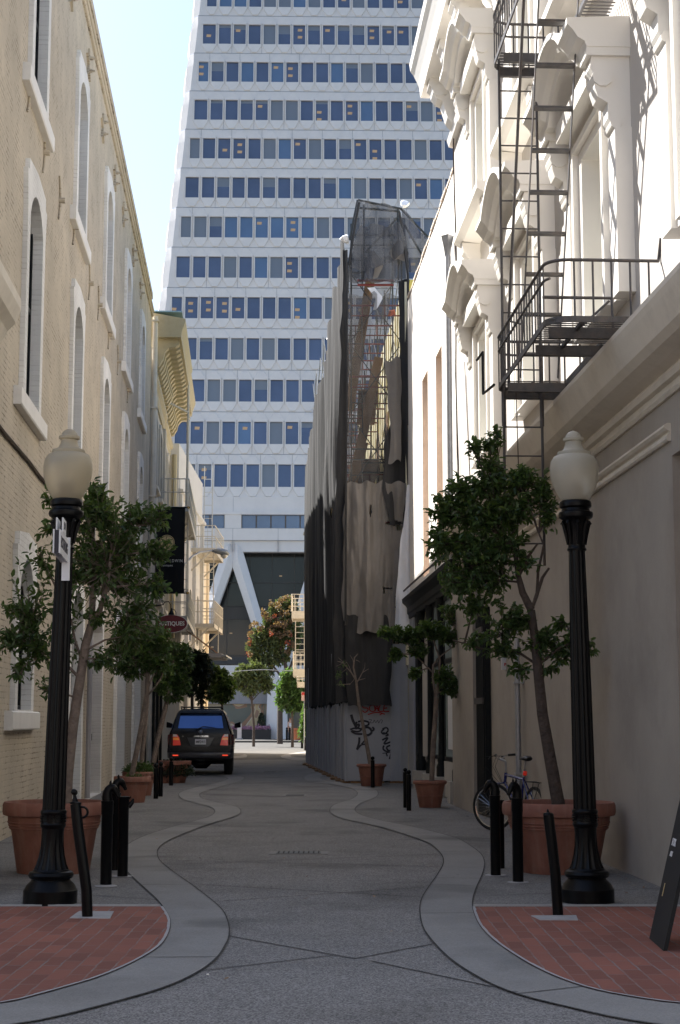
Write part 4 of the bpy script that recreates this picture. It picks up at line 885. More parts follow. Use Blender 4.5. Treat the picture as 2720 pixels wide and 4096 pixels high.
# scaffold frames
SC = thing('scaffold', 'red and grey tube scaffold with timber decks inside the torn netting', 'scaffold', (0.9, 40.6, 0))
NA, NB_ = Vector((0.17, 40.43, 0)), Vector((-1.25, 58.87, 0)); nd = (NB_-NA).normalized()
FN = Frame((NA.x, NA.y), (nd.x, nd.y), -1)      # n positive towards the alley (left)
up = MB(); red = MB(); gr = MB()
ys = [0.25, 2.4, 4.55, 6.7, 8.85, 11, 13.15, 15.3, 17.4]
for i, u in enumerate(ys):
    p0 = FN.at(u, -.15, 0); q = 1.35
    ztop = 14.9-(.15*u)
    for x in (0, q): up.tube([p0+Vector((x, 0, 0)), p0+Vector((x, 0, ztop))], .026, 6)
    for k in range(8):
        z_ = 1.95*k+.9
        if z_ > ztop: break
        isr = (i+k) % 3 == 0 or k in (5, 6); h_ = MB() if isr else gr
        h_.tube([p0+Vector((0, 0, z_)), p0+Vector((q, 0, z_))], .024, 6); h_.tube([p0+Vector((0, 0, z_-.28)), p0+Vector((q, 0, z_-.28))], .02, 6)
        if isr:
            for x in (.3, .9): h_.tube([p0+Vector((x, 0, z_-.28)), p0+Vector((x, 0, z_))], .016, 5)
            h_.build('red_frame', M['scaf_red'], SC)
        gr.tube([p0+Vector((.28, 0, z_-.28)), p0+Vector((.3, 0, z_-1.5))], .016, 5)
        for w_ in range(3): gr.tube([p0+Vector((0, 0, z_-.7-.35*w_)), p0+Vector((.28, 0, z_-.7-.35*w_))], .013, 5)
    if i < len(ys)-1:
        p1 = FN.at(ys[i+1], -.15, 0)
        for k in range(7):
            z_ = 1.95*k+.9; 
            for x in (0, q): gr.tube([p0+Vector((x, 0, z_)), p1+Vector((x, 0, z_+1.6))], .012, 5); gr.tube([p0+Vector((x, 0, z_+1.6)), p1+Vector((x, 0, z_))], .012, 5)
for k in range(6):
    z_ = 1.95*k+1.9; p0 = FN.at(.2, -.12, 0); gr.tube([p0+Vector((.05, -.03, z_)), p0+Vector((1.3, -.03, z_+1.75))], .014, 5); gr.tube([p0+Vector((.05, -.05, z_+1.75)), p0+Vector((1.3, -.05, z_))], .014, 5)
up.build('standard', M['scaf_grey'], SC); gr.build('brace', M['scaf_grey'], SC)
for a, b in (((1482, 1115), (1395, 1640)), ((1515, 1430), (1400, 1990)), ((1455, 1770), (1400, 1960))):
    A_, B_ = atd(*a, 42.6), atd(*b, 41.6); MB().bar(A_, B_, .26, .05, up=(0, 1, 0)).build('timber_deck', M['plank'], SC)
for z_ in (6.75, 8.7, 10.65):
    p = FN.at(2, -.9, 0); MB().box(p.x-.4, p.x+.15, p.y, p.y+5, z_, z_+.05).build('timber_deck', M['plank'], SC)
r_ = MB().tube([atd(1556, 1262, 40.5), atd(1566, 1250, 40.5), atd(1573, 1246, 40.5), atd(1580, 1262, 40.5)], [.03, .09, .07, .02], 6).build('rag', M['orange']); tag(r_, 'small orange rag tied high up on the netted scaffold', 'rag')
# ---- netting ----
def nz(x, y=0., z=0.): return noise.noise(Vector((x, y, z)))
NET = thing('debris_netting', 'dark pleated debris netting hung along the alley side of the scaffold', 'netting', tuple(NA))
def sheet_side():
    n, L_ = 230, (NB_-NA).length; m = MB(); K = 46; G = []
    tops = [(0, 14.35), (1.2, 14.0), (2.5, 13.6), (5, 13.25), (6, 12.7), (9, 12.35), (11, 12.5), (13, 11.9), (16, 11.75), (18.5, 11.2)]
    def ip(t, P):
        for a, b in zip(P, P[1:]):
            if a[0] <= t <= b[0]: return a[1]+(b[1]-a[1])*(t-a[0])/(b[0]-a[0])
        return P[-1][1]
    for i in range(n+1):
        u = L_*i/n; row = []
        zt = ip(u, tops)+.25*nz(u*1.3, 3)+.1*abs(math.sin(u*2.9)); zb = 2.02+.16*nz(u*2.2, 9)+(.16*abs(nz(u*9, 2)))
        for k in range(K+1):
            t = k/K; z_ = zb+(zt-zb)*t
            pl = .11*math.sin(u*5.2+2.5*nz(u*.5, z_*.13, 1)+.8*nz(z_*.3, 2))+.09*nz(u*2.3, z_*.14, 5)+.05*nz(u*7, z_*.3, 8)+.22*nz(u*.35, z_*.2, 4)
            bulge = .18*math.sin(PI*t)*(.5+nz(u*.4, z_*.3, 7))
            row.append(FN.at(u, .06+(pl+bulge*.3)*(.8-.55*u/L_), z_))
        G.append(row)
    for i in range(n):
        for k in range(K):
            u, z_ = L_*i/n, (3.1+(11)*k/K)
            if 3.4 < u < 4.5 and 5.2 < z_ < 8.2 and abs(nz(u*1.0, z_*.8, 3))*1.0+abs(u-3.95)*.5-.28 < 0: continue
            m.add([G[i][k], G[i+1][k], G[i+1][k+1], G[i][k+1]], [(0, 1, 2, 3)])
    return m
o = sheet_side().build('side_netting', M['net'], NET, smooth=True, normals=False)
def sheet(rows, y0, nx=26, ny=40, amp=.07, fold=5., seed=0, mat_='net_g', name='front_netting', parent=None, sag=0., dy=.0, ragged=1., holes=()):
    """rows: (y_px, left_px, right_px) top to bottom; hangs in the plane y=y0"""
    P = []
    for k in range(ny+1):
        yp = rows[0][0]+(rows[-1][0]-rows[0][0])*k/ny
        for a, b in zip(rows, rows[1:]):
            if a[0] <= yp <= b[0]+1e-6: t = (yp-a[0])/(b[0]-a[0]); l, r = a[1]+(b[1]-a[1])*t, a[2]+(b[2]-a[2])*t; break
        row = []
        for i in range(nx+1):
            s = i/nx; px = l+(r-l)*s; p = atd(px, yp+sag*math.sin(PI*s)*(1 if k == 0 else 0), y0)
            d = amp*(math.sin(fold*p.x*2+seed+2*nz(p.x*1.2, p.z*.35, seed))+1.2*nz(p.x*2.2, p.z*.4, seed+3)+.5*nz(p.x*6, p.z*.9, seed+6)+.3*abs(nz(p.x*3+p.z*1.3, p.z*.9-p.x, seed+9))+.2*nz(p.x*14, p.z*2, seed+2)+.8*nz(p.x*4.5, p.z*.16, seed+12))
            ed = 1 if i in (0, nx) else 0; p = p+Vector((.06*ragged*ed*nz(p.z*1.4, seed, 4), 0, .12*ragged*nz(p.x*5, seed, 8) if k in (0, ny) else 0))
            row.append(p+Vector((0, -d-dy, 0)))
        P.append(row)
    m = MB()
    for k in range(ny):
        for i in range(nx):
            pc = (P[k][i]+P[k+1][i+1])/2; v_ = pc-Vector((0, 0, EYE)); dep = v_.y*_c+v_.z*_s; hx, hy = CX+v_.x/dep*FPX, CY-(v_.z*_c-v_.y*_s)/dep*FPX
            if any(((hx-a)/b_)**2+((hy-c_)/d_)**2 < 1 for a, c_, b_, d_ in holes): continue
            m.add([P[k][i], P[k][i+1], P[k+1][i+1], P[k+1][i]], [(0, 1, 2, 3)])
    return m.build(name, M[mat_], parent or NET, smooth=True, normals=False)
NF = thing('torn_netting', 'torn grey netting draped over the front end of the scaffold', 'netting', (0.9, 40.2, 0))
sheet([(798, 1429, 1434), (808, 1427, 1475), (822, 1425, 1560), (834, 1423, 1600), (900, 1412, 1618), (960, 1402, 1626), (1060, 1392, 1636), (1130, 1388, 1632)], 40.2, mat_='net_t', seed=1, amp=.09, ny=70, parent=NF, ragged=.3)
for a, b in (((1432, 800), (1608, 836)), ((1440, 832), (1600, 846)), ((1455, 818), (1455, 1120)), ((1592, 838), (1594, 1120)), ((1462, 1010), (1590, 870)), ((1430, 1122), (1575, 1122)), ((1430, 1140), (1575, 1140)), ((1430, 800), (1398, 960)), ((1606, 838), (1712, 948)), ((1618, 900), (1700, 1040))): MB().tube([atd(*a, 40.32), atd(*b, 40.32)], .03, 6).build('top_tube', M['scaf_grey' if a[1] < 1100 else 'scaf_red'], SC)
sheet([(1000, 1470, 1500), (1060, 1500, 1535), (1110, 1490, 1510)], 40.1, mat_='net_g', seed=41, amp=.03, nx=6, ny=10, parent=NF)
sheet([(960, 1590, 1612), (1010, 1560, 1640), (1040, 1575, 1630)], 40.12, mat_='net_g', seed=43, amp=.03, nx=6, ny=10, parent=NF)
sheet([(1150, 1470, 1500), (1190, 1500, 1530), (1240, 1490, 1500)], 40.3, mat_='tarp', seed=47, amp=.03, nx=6, ny=10, parent=NF)
sheet([(900, 1440, 1600), (950, 1420, 1622), (1020, 1406, 1610), (1080, 1400, 1500)], 40.02, mat_='net_t', seed=5, amp=.14, parent=NF, ragged=.6)
sheet([(840, 1606, 1614), (900, 1612, 1668), (950, 1616, 1712), (1040, 1628, 1690), (1090, 1632, 1660)], 40.15, mat_='net_t', seed=8, amp=.1, parent=NF)
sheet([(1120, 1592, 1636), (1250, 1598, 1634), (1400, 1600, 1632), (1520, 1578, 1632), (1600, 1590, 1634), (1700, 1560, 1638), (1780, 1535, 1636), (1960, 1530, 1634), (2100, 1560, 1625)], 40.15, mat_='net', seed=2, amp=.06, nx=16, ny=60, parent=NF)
sheet([(1438, 1538, 1602), (1600, 1552, 1605), (1740, 1565, 1606), (1850, 1555, 1605)], 40.05, mat_='net_g', seed=12, amp=.06, nx=12, parent=NF)
sheet([(1080, 1388, 1480), (1250, 1388, 1470), (1500, 1388, 1450)], 40.9, mat_='net_t2', seed=13, amp=.08, nx=14, parent=NF)
sheet([(1180, 1392, 1600), (1400, 1390, 1604), (1650, 1388, 1575), (1960, 1386, 1560)], 40.35, mat_='net_t3', seed=31, amp=.07, nx=24, ny=50, parent=NF)
sheet([(1020, 1440, 1600), (1140, 1480, 1570), (1290, 1500, 1540)], 40.6, mat_='net_t2', seed=17, amp=.1, nx=14, parent=NF)
sheet([(1930, 1384, 1622), (1965, 1384, 1622), (2040, 1376, 1618), (2200, 1372, 1606), (2350, 1368, 1588), (2480, 1372, 1580), (2530, 1395, 1577)], 40.05, mat_='net_g', seed=3, amp=.14, fold=3.2, nx=60, ny=120, parent=NF, holes=[(1482, 2042, 5, 24), (1575, 2092, 34, 9), (1596, 2110, 12, 12), (1548, 2353, 20, 4), (1536, 2360, 4, 14)])
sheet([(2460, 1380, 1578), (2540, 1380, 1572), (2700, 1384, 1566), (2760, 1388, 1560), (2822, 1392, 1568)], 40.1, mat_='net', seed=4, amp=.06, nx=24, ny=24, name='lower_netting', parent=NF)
for pts in ([(1386, 1000), (1388, 1500), (1384, 2000), (1382, 2500)], [(1598, 850), (1612, 950), (1632, 1100), (1634, 1700)], [(1437, 810), (1420, 900), (1395, 1060)]):
    MB().tube([atd(*p, 40.0) for p in pts], .035, 6).build('hem', M['net'], NF)
sheet([(1000, 1374, 1393), (1500, 1360, 1392), (1900, 1345, 1390), (2300, 1338, 1388), (2600, 1336, 1392), (2810, 1345, 1402)], 40.35, mat_='net', seed=21, amp=.05, nx=8, ny=50, name='corner_netting', parent=NF)
TP = thing('white_tarp', 'crumpled white tarpaulin hanging beside the grey netting at the white wall', 'tarpaulin', (1.6, 40, 0))
sheet([(1940, 1630, 1640), (2050, 1618, 1648), (2200, 1600, 1652), (2320, 1588, 1648), (2420, 1584, 1654), (2500, 1580, 1652), (2540, 1620, 1640)], 39.8, mat_='tarp', seed=9, amp=.09, fold=7, nx=24, ny=60, name='tarpaulin', parent=TP)
for nm, px, py, lab in (('a', 1616, 818, 'white plastic bag on the topmost corner of the scaffold'), ('b', 1382, 960, 'white plastic scrap at the left edge of the scaffold top'), ('c', 1322, 1362, 'white plastic wrapped round a blue pole above the dark netting')):
    y = 40.2 if nm != 'c' else 46; c = atd(px, py, y); m = MB(); rr = random.Random(px)
    m.lathe([(.02, -.1), (.09, -.05), (.13, .03), (.08, .1), (.01, .13)], c, 9); m.v = [v+Vector((nz(v.x*9, v.z*9), nz(v.y*9, v.z*8), nz(v.x*7, v.y*9)))*.09 for v in m.v]
    tag(m.build('plastic_bag', M['tarp'], None, smooth=True), lab, 'plastic bag')
t = thing('blue_pole', 'blue pole standing above the dark side netting', 'pole', tuple(atd(1322, 1500, 46)))
MB().tube([atd(1320, 1520, 46), atd(1323, 1365, 46)], .03, 6).build('pole', M['blue_pole'], t)
# ---- hoarding ----
HB = thing('hoarding', 'pale grey plywood hoarding with graffiti at the foot of the scaffold', 'hoarding', tuple(NA))
FH = Frame((NA.x, NA.y), (1.60, .05), 1); FH.nv = Vector((.05, -1, 0)).normalized()
W_ = 1.60
m = MB().fb(FH, 0, W_*.70, -.06, 0, .06, 3.55); m.build('front_panel', M['hoard'], HB)
m = MB().fb(FH, W_*.71, W_*1.0, -.06, 0.02, .06, 3.55); m.build('front_panel', M['hoard'], HB)
m = MB()
for u in (.0, W_*.70, W_*.86, W_-.05): m.fb(FH, u, u+.04, .0205, .045, .05, 3.56)
m.build('batten', M['hoard'], HB)
m = MB(); k = 0; u = 0.02; rr = random.Random(2)
while u < 18.4:
    w_ = 1.2; m.fb(FN, u, min(u+w_-.012, 18.45), -.05, .012*(k % 2)+.004, .06, 3.5); m.fb(FN, u-.03, u+.03, .017, .05, .05, 3.5); u += w_; k += 1
    for q in (.4, .8): m.fb(FN, u-1.2+q, u-1.2+q+.02, .017, .02, .06, 3.5)
m.build('side_panel', M['hoard'], HB)
for k in range(16): u = .1+k*1.18; MB().fb(FN, u, u+.5, -.1, .12+.05*(k % 3), .0, .055).build('ballast_board', M['plank'], HB)
for k in range(3): MB().fb(FH, .1+k*.5, .45+k*.5, -.05, .06, 0, .05).build('ballast_board', M['plank'], HB)
def gz(x, y): return (1150+x*.5421, 2700+y*.5421)
def ribbon_stroke(F, pts, w_, n, m):
    Q = []
    for p in pts:
        px, py = gz(*p); r = ray(px, py); q = F.o+F.nv*n; t = (q-Vector((0, 0, EYE))).dot(F.nv)/r.dot(F.nv); P = Vector((0, 0, EYE))+r*t; Q.append(((P-F.o).dot(F.d), P.z))
    C = []
    for i in range(len(Q)-1):
        a, b, c, d = [Vector(Q[j]) for j in (max(i-1, 0), i, i+1, min(i+2, len(Q)-1))]
        for k in range(6):
            t = k/6; C.append(.5*((2*b)+(c-a)*t+(2*a-5*b+4*c-d)*t*t+(3*b-a-3*c+d)*t**3))
    C.append(Vector(Q[-1]))
    for i in range(len(C)-1):
        a, b = C[i], C[i+1]; t = (b-a)
        if t.length < 1e-6: continue
        t.normalize(); o = Vector((-t.y, t.x))*w_/2
        m.quad(F.at(a.x-o.x, n+.0004*i, a.y-o.y), F.at(b.x-o.x, n+.0004*i, b.y-o.y), F.at(b.x+o.x, n+.0004*i, b.y+o.y), F.at(a.x+o.x, n+.0004*i, a.y+o.y))
m = MB()
for s in ([(598, 218), (575, 215), (552, 228), (562, 242), (590, 245), (592, 262), (570, 276), (552, 262)], [(640, 222), (612, 226), (604, 250), (618, 268), (645, 262), (640, 225)], [(645, 268), (662, 215), (668, 268)], [(640, 250), (672, 246)], [(690, 212), (676, 240), (678, 268), (712, 266)], [(745, 222), (715, 224), (712, 268), (750, 268)], [(712, 246), (735, 243)], [(592, 292), (640, 278), (680, 278), (718, 290)], [(700, 282), (680, 296)]): ribbon_stroke(FH, s, .03, .004, m)
m.build('red_graffiti', M['ink_r'], HB)
m = MB()
for s, w_ in (([(470, 292), (482, 335), (500, 370), (512, 400)], .07), ([(462, 402), (500, 392), (545, 400), (520, 418), (470, 412), (500, 432), (552, 436)], .045), ([(512, 345), (500, 375), (530, 362), (520, 395)], .05), ([(520, 345), (560, 338), (600, 350), (590, 372), (555, 378)], .05), ([(545, 398), (585, 385), (612, 398), (620, 425), (590, 445), (560, 430)], .06), ([(625, 385), (640, 400), (625, 412)], .05), ([(530, 460), (528, 500), (512, 550)], .055), ([(512, 552), (545, 515), (580, 512)], .045), ([(575, 478), (545, 512)], .04),
    ([(700, 400), (730, 388), (742, 410), (715, 436), (692, 420), (712, 398)], .045), ([(705, 425), (745, 440), (722, 450)], .04), ([(698, 480), (740, 462), (712, 508), (765, 492)], .045), ([(712, 520), (705, 545), (735, 565), (772, 545), (758, 520), (730, 535), (745, 560)], .045), ([(765, 572), (752, 620)], .04), ([(728, 575), (736, 600)], .035), ([(700, 578), (768, 570)], .02), ([(600, 330), (620, 330), (610, 350), (630, 352), (640, 332), (650, 352), (665, 335), (672, 355), (685, 332), (700, 335), (690, 358)], .012)): ribbon_stroke(FH, s, w_, .004, m)
m.build('black_graffiti', M['ink'], HB)
# ================= LAMP POSTS =================
def zpx(y, d, px=1360): return atd(px, y, d).z
def lamp(base, topx, d, label, sgn, globe):
    """base: ground pixel of the post centre; profile heights from the photograph"""
    b = Vector((base[0], base[1], 0)); top = atd(topx, 1716, d)
    L = thing('street_lamp', label, 'street lamp', b, 0, 'cast iron acorn street lamps')
    H_ = top.z; ax = Vector(((top.x-b.x)/H_, 0, 1))*.972
    m = MB().lathe([(.232, 0), (.232, .12), (.222, .13), (.205, .165), (.17, .20), (.165, .215), (.185, .225), (.196, .25), (.185, .275), (.158, .285), (.15, .30)], b, 40, ax)
    m.build('base', M['black_metal'], L, smooth=True)
    m = MB().lathe([(.15, .30), (.132, .34), (.112, .42), (.10, .50), (.095, .62), (.098, .66)], b, 48, ax, flute=(.30, .60, 16, .10)); m.build('flared_shaft', M['black_metal'], L, smooth=True)
    m = MB().lathe([(.098, .655), (.108, .67), (.112, .69), (.106, .70), (.108, .78), (.113, .79), (.113, .805), (.102, .82)], b, 32, ax)
    for k in range(12):
        g = 2*PI*k/12
        for dz, w_ in ((.72, .016), (.745, .02), (.765, .014)): c = b+ax*dz+Vector((math.cos(g)*.108, math.sin(g)*.108, 0)); m.tube([c-Vector((math.sin(g), -math.cos(g), 0))*.02, c+Vector((math.sin(g), -math.cos(g), 0))*.02], [w_*.4, w_*.5], 5)
    m.build('collar', M['black_metal'], L, smooth=True)
    m = MB().lathe([(.100, .82), (.098, 1.2), (.092, 1.9), (.082, 2.6), (.073, 3.16)], b, 48, ax, flute=(.8, 3.15, 16, .12)); m.build('shaft', M['black_metal'], L, smooth=True)
    m = MB().lathe([(.085, 3.155), (.088, 3.17), (.078, 3.185), (.076, 3.2), (.082, 3.3), (.10, 3.4), (.118, 3.44), (.148, 3.46), (.155, 3.485), (.15, 3.51), (.128, 3.52), (.122, 3.545), (.142, 3.56), (.145, 3.59), (.138, 3.61), (.12, 3.62)], b, 32, ax)
    for k in range(8):
        g = 2*PI*k/8; P = [b+ax*z_+Vector((math.cos(g)*r, math.sin(g)*r, 0)) for z_, r in ((3.21, .078), (3.30, .088), (3.38, .105), (3.425, .128), (3.40, .138))]; m.tube(P, [.012, .02, .022, .016, .008], 6)
    m.build('capital', M['black_metal'], L, smooth=True)
    g0 = 3.615; m = MB().lathe([(.118, g0), (.145, g0+.04), (.185, g0+.12), (.212, g0+.21), (.219, g0+.30), (.208, g0+.37), (.18, g0+.415), (.148, g0+.43), (.15, g0+.445), (.146, g0+.46), (.11, g0+.47), (.09, g0+.49), (.075, g0+.53), (.074, g0+.555), (.092, g0+.565), (.092, g0+.59), (.072, g0+.60), (.066, g0+.62), (.045, g0+.645), (.012, g0+.66)], b, 40, ax)
    MB().lathe([(.09, g0+.005), (.09, g0+.06), (.05, g0+.07), (.05, g0+.17), (.03, g0+.19)], b, 16, ax).build('socket', M['bulb'], L)
    m.build('globe', M[globe], L, smooth=True)
    return L, b, ax
LL, lb_, lax = lamp((-2.50, 13.78), 279, 13.78, 'cast iron street lamp at the left carrying the street name sign, its globe yellowed', 1, 'globe')
LR, rb_, rax = lamp((2.15, 13.88), 2292, 13.88, 'cast iron street lamp at the right without a sign, its acorn globe grey', -1, 'globe2')
# street name plates on the left lamp (edge on to the camera)
sg = thing('street_sign', 'white street name plates strapped to the left lamp post', 'street sign', lb_+lax*2.95)
FSn = Frame((-2.405, 13.68), (.088, -1), -1)
MB().box(-2.445, -2.375, 13.655, 13.67, 2.78, 3.16).build('bracket', M['sign_w'], sg)
a = MB().fb(FSn, .0, .80, .0, .012, 2.94, 3.14).build('name_plate', M['sign_w'], sg)
MB().fb(FSn, .0, .80, -.05, -.038, 2.94, 3.14).build('name_plate', M['sign_w'], sg); MB().fb(FSn, .79, .796, -.037, -.001, 2.945, 3.135).build('plate_gap', M['ink'], a)
text('HOTALING', FSn, .42, 3.04, .0125, .13, M['ink'], a, flip=True, bold=.003)
b_ = MB().fb(FSn, .25, .56, .0, .01, 3.15, 3.27).build('number_plate', M['sign_w'], sg); text('500', FSn, .40, 3.21, .0105, .09, M['ink'], b_, flip=True)
MB().fb(FSn, .25, .56, -.05, -.04, 3.15, 3.27).build('number_plate', M['sign_w'], sg)
# ================= POTS =================
def pot(d, cx, ytop, ybot, rt, rb, label, style='rolled', smat='terracotta', soil=True):
    """terracotta pot; rt, rb radii in source px"""
    c = gnd(cx, ybot); s = FPX/c.y; RT, RB = rt/s, rb/s; c.y += RB*.8
    H_ = atd(cx, ytop, c.y).z
    t = thing('plant_pot', label, 'plant pot', c, 0, 'terracotta plant pots')
    k = H_
    if style == 'big': P = [(RB, 0), (RB*1.02, .01), (RB+(RT*.86-RB)*.80, k*.60), (RT*.875, k*.64), (RT*.86, k*.65), (RT*.89, k*.68), (RT*.875, k*.69), (RT*.905, k*.72), (RT*.89, k*.73), (RT*.90, k*.80), (RT*.985, k*.82), (RT, k*.86), (RT, k*.96), (RT*.975, k), (RT*.93, k), (RT*.91, k*.97), (RT*.9, k*.86)]
    elif style == 'plain': P = [(RB, 0), (RB*1.02, .01), (RB+(RT*.9-RB)*.45, k*.42), (RB+(RT*.9-RB)*.45+.008, k*.44), (RB+(RT*.9-RB)*.45, k*.46), (RT*.88, k*.86), (RT*.97, k*.88), (RT, k*.92), (RT*.99, k*.97), (RT*.95, k), (RT*.88, k*.99), (RT*.86, k*.88)]
    else: P = [(RB, 0), (RB*1.02, .01), (RT*.82, k*.70), (RT*.86, k*.72), (RT*.85, k*.76), (RT*.88, k*.78), (RT*.99, k*.80), (RT, k*.84), (RT, k*.97), (RT*.97, k), (RT*.9, k), (RT*.88, k*.88)]
    mb = MB().lathe(P, c, 48, cap=False); mb.build('pot_body', M[smat], t, smooth=True)
    if soil: MB().lathe([(.001, k*.885), (RT*.5, k*.90), (RT*.9, k*.87)], c, 24, cap=False).build('soil', M['soil'], t, smooth=True)
    return t, c, H_
P1, c1, h1 = pot(0, 192, 3205, 3500, 205, 140, 'huge terracotta tree pot with grooved rim behind the left lamp', 'big')
P2, c2, h2 = pot(0, 2256, 3207, 3500, 226, 150, 'huge terracotta tree pot with grooved rim behind the right lamp', 'big')
P3, c3, h3 = pot(0, 523, 3105, 3212, 74, 48, 'terracotta pot with moss-stained rim behind the left horse head posts')
P4, c4, h4 = pot(0, 552, 3086, 3184, 68, 46, 'terracotta pot of low greenery just behind the moss-stained pot')
P5, c5, h5 = pot(0, 640, 3056, 3134, 36, 32, 'small terracotta pot behind the ball-topped posts at the left', 'plain')
P6, c6, h6 = pot(0, 1722, 3122, 3232, 68, 42, 'terracotta pot with smooth rounded rim in front of the dark shopfront', 'plain')
P7, c7, h7 = pot(0, 1487, 3056, 3146, 60, 40, 'terracotta pot standing against the graffiti hoarding', 'plain')
# ================= BOLLARDS =================
def post_profile(): return [(.062, 0), (.062, .02), (.052, .03)]
def ball_post(base, ytop, d_r, label, ball=True, lean=None):
    c = gnd(*base); c.y += .04; s = FPX/c.y; H_ = atd(base[0], ytop, c.y).z; r = d_r/s
    t = thing('bollard', label, 'bollard', c, 0, 'ball-topped black bollards')
    ax = Vector(((lean or 0), 0, 1))
    zb = H_-r*2.1
    MB().lathe([(r, 0), (r, zb-.02), (r*.95, zb), (r*.5, zb+.01)], c, 20, ax).build('post', M['black_metal'], t, smooth=True)
    MB().lathe([(r*.4, zb), (r*.42, zb+.02)]+[(r*.95*math.sin(a)+.002, zb+r*1.05-r*.95*math.cos(a)) for a in [.5+.33*k for k in range(9)]], c, 16, ax).build('ball', M['black_metal'], t, smooth=True)
    return t
ball_post((622, 3196), 3052, 9.5, 'ball-topped black bollard, nearest of the row by the left pots')
ball_post((641, 3187), 3046, 9, 'ball-topped black bollard, second of the row by the left pots')
ball_post((683, 3143), 3028, 8.5, 'ball-topped black bollard, third of the row beside the clipped shrub')
ball_post((697, 3133), 3030, 7.5, 'ball-topped black bollard, fourth of the row nearly hidden by the third')
ball_post((1622, 3232), 3070, 8.5, 'ball-topped black bollard left of the shopfront pot, the farther of two')
ball_post((1636, 3244), 3078, 9.5, 'ball-topped black bollard left of the shopfront pot, the nearer of two')
ball_post((1491, 3151), 3024, 8.0, 'ball-topped black bollard in front of the pot by the graffiti')
ball_post((1208, 2994), 2934, 5, 'small ball-topped black bollard beside the far end of the hoarding')
ball_post((1223, 3002), 2945, 6, 'black bollard half hidden by the far end of the hoarding')
ball_post((1147, 2968), 2909, 4.2, 'black bollard left of the far orange pot, left of the pair')
ball_post((1158, 2968), 2910, 4.2, 'black bollard left of the far orange pot, right of the pair')
t = ball_post((1083, 2961), 2915, 3.6, 'square black bollard by the planter box before the tower')
def horse(base, ytop, wpx, side, label, head=True, hang=False, yaw=0):
    c = gnd(*base); c.y += .05; s = FPX/c.y; r = wpx/s/2; H_ = atd(base[0], ytop, c.y).z
    t = thing('hitching_post', label, 'hitching post', c, 0, 'black hitching posts')
    MB().lathe([(r, 0), (r, H_-.13), (r*1.06, H_-.125), (r*1.06, H_-.02), (r*1.12, H_-.015), (r*1.12, H_), (r*.9, H_+.002)], c, 24).build('post', M['black_metal'], t, smooth=True)
    if head:
        ca, sa = math.cos(yaw), math.sin(yaw)
        def P(x, z, y=0): return c+Vector((side*(x*ca)-side*0-y*sa*side, x*sa+y*ca, H_+z))
        h = MB()
        h.tube([P(0, -.01), P(-.006, .035), P(-.004, .07), P(.010, .105), P(.032, .128), P(.052, .134)], [.050, .049, .046, .042, .036, .028], 14)
        h.tube([P(.028, .136), P(.05, .128), P(.068, .108), P(.084, .080), P(.097, .056), P(.106, .038), P(.110, .030)], [.024, .034, .033, .026, .021, .020, .016], 14)
        for y in (-.02, .02): h.tube([P(.030, .150, y), P(.026, .172, y*1.2), P(.030, .192, y*1.1)], [.012, .010, .002], 8)
        for y in (-.027, .027): h.tube([P(.066, .128, y), P(.074, .120, y*1.1)], [.010, .006], 8)
        for k in range(7): h.tube([P(-.050+.010*k, .03+.018*k), P(-.040+.012*k, .055+.016*k)], [.012, .009], 6)
        h.tube([P(.104, .044, -.022), P(.104, .044, .022)], .007, 6)
        h.build('horse_head', M['black_metal'], t, smooth=True)
    elif hang:
        h = MB().tube([c+Vector((side*r*.9, 0, H_-.10)), c+Vector((side*(r+.03), 0, H_-.06)), c+Vector((side*(r+.045), 0, H_-.02))], [.03, .022, .008], 10); h.tube([c+Vector((side*r, 0, H_-.02)), c+Vector((side*(r+.02), 0, H_-.0))], [.012, .006], 6)
        h.build('stub', M['black_metal'], t, smooth=True)
    return t
horse((420, 3545), 3203, 45, 1, 'horse head hitching post at the left, the nearer of two, muzzle to the right')
horse((454, 3483), 3172, 40, 1, 'horse head hitching post partly behind the nearest left one, its head higher', yaw=.3)
horse((487, 3512), 3186, 41, 1, 'headless black post with a broken stub right of the left horse heads', head=False, hang=True)
horse((1985, 3507), 3182, 40, -1, 'horse head hitching post in front of the bicycle wheel')
horse((2075, 3533), 3192, 43, -1, 'horse head hitching post beside the right big pot, its head hanging lower', yaw=-.6)
horse((2006, 3476), 3200, 30, -1, 'plain black post hidden behind the horse head post at the bicycle', head=False)
def bent(base, pts, r, label, tip, name='bollard'):
    c = gnd(*base); t = thing(name, label, 'bollard', c, 0, 'leaning black bollards on the brick paving')
    P = [Vector((atd(x, y, c.y).x, c.y, max(-.02, atd(x, y, c.y).z))) for x, y in pts]
    MB().tube(P, r, 20).build('post', M['black_metal'], t, smooth=True)
    return t, P, c
t, P, c = bent((349, 3675), [(350, 3682), (346, 3560), (330, 3440), (314, 3330), (302, 3216)], .0435, 'leaning black bollard with a ball finial and side ring on the left brick paving', 1)
q = P[-1]; ax = (P[-1]-P[-2]).normalized()
MB().lathe([(.047, 0), (.047, .012), (.025, .02), (.016, .05), (.013, .07)]+[(.027*math.sin(a)+.001, .094-.027*math.cos(a)) for a in [.5+.35*k for k in range(8)]], q, 18, ax).build('ball_finial', M['black_metal'], t, smooth=True)
m = MB(); P_ = []
for k in range(9): a = PI/2-PI*k/8; P_.append(q+Vector((.055+.045*math.cos(a), 0, -.065+.042*math.sin(a))))
m.tube([q+Vector((.03, 0, -.023))]+P_+[q+Vector((.035, 0, -.107))], .0095, 8); m.build('ring', M['black_metal'], t, smooth=True)
t, P, c2_ = bent((2232, 3668), [(2233, 3676), (2222, 3500), (2205, 3350), (2193, 3258)], .043, 'leaning black bollard with a pointed cap at the foot of the right lamp', 2)
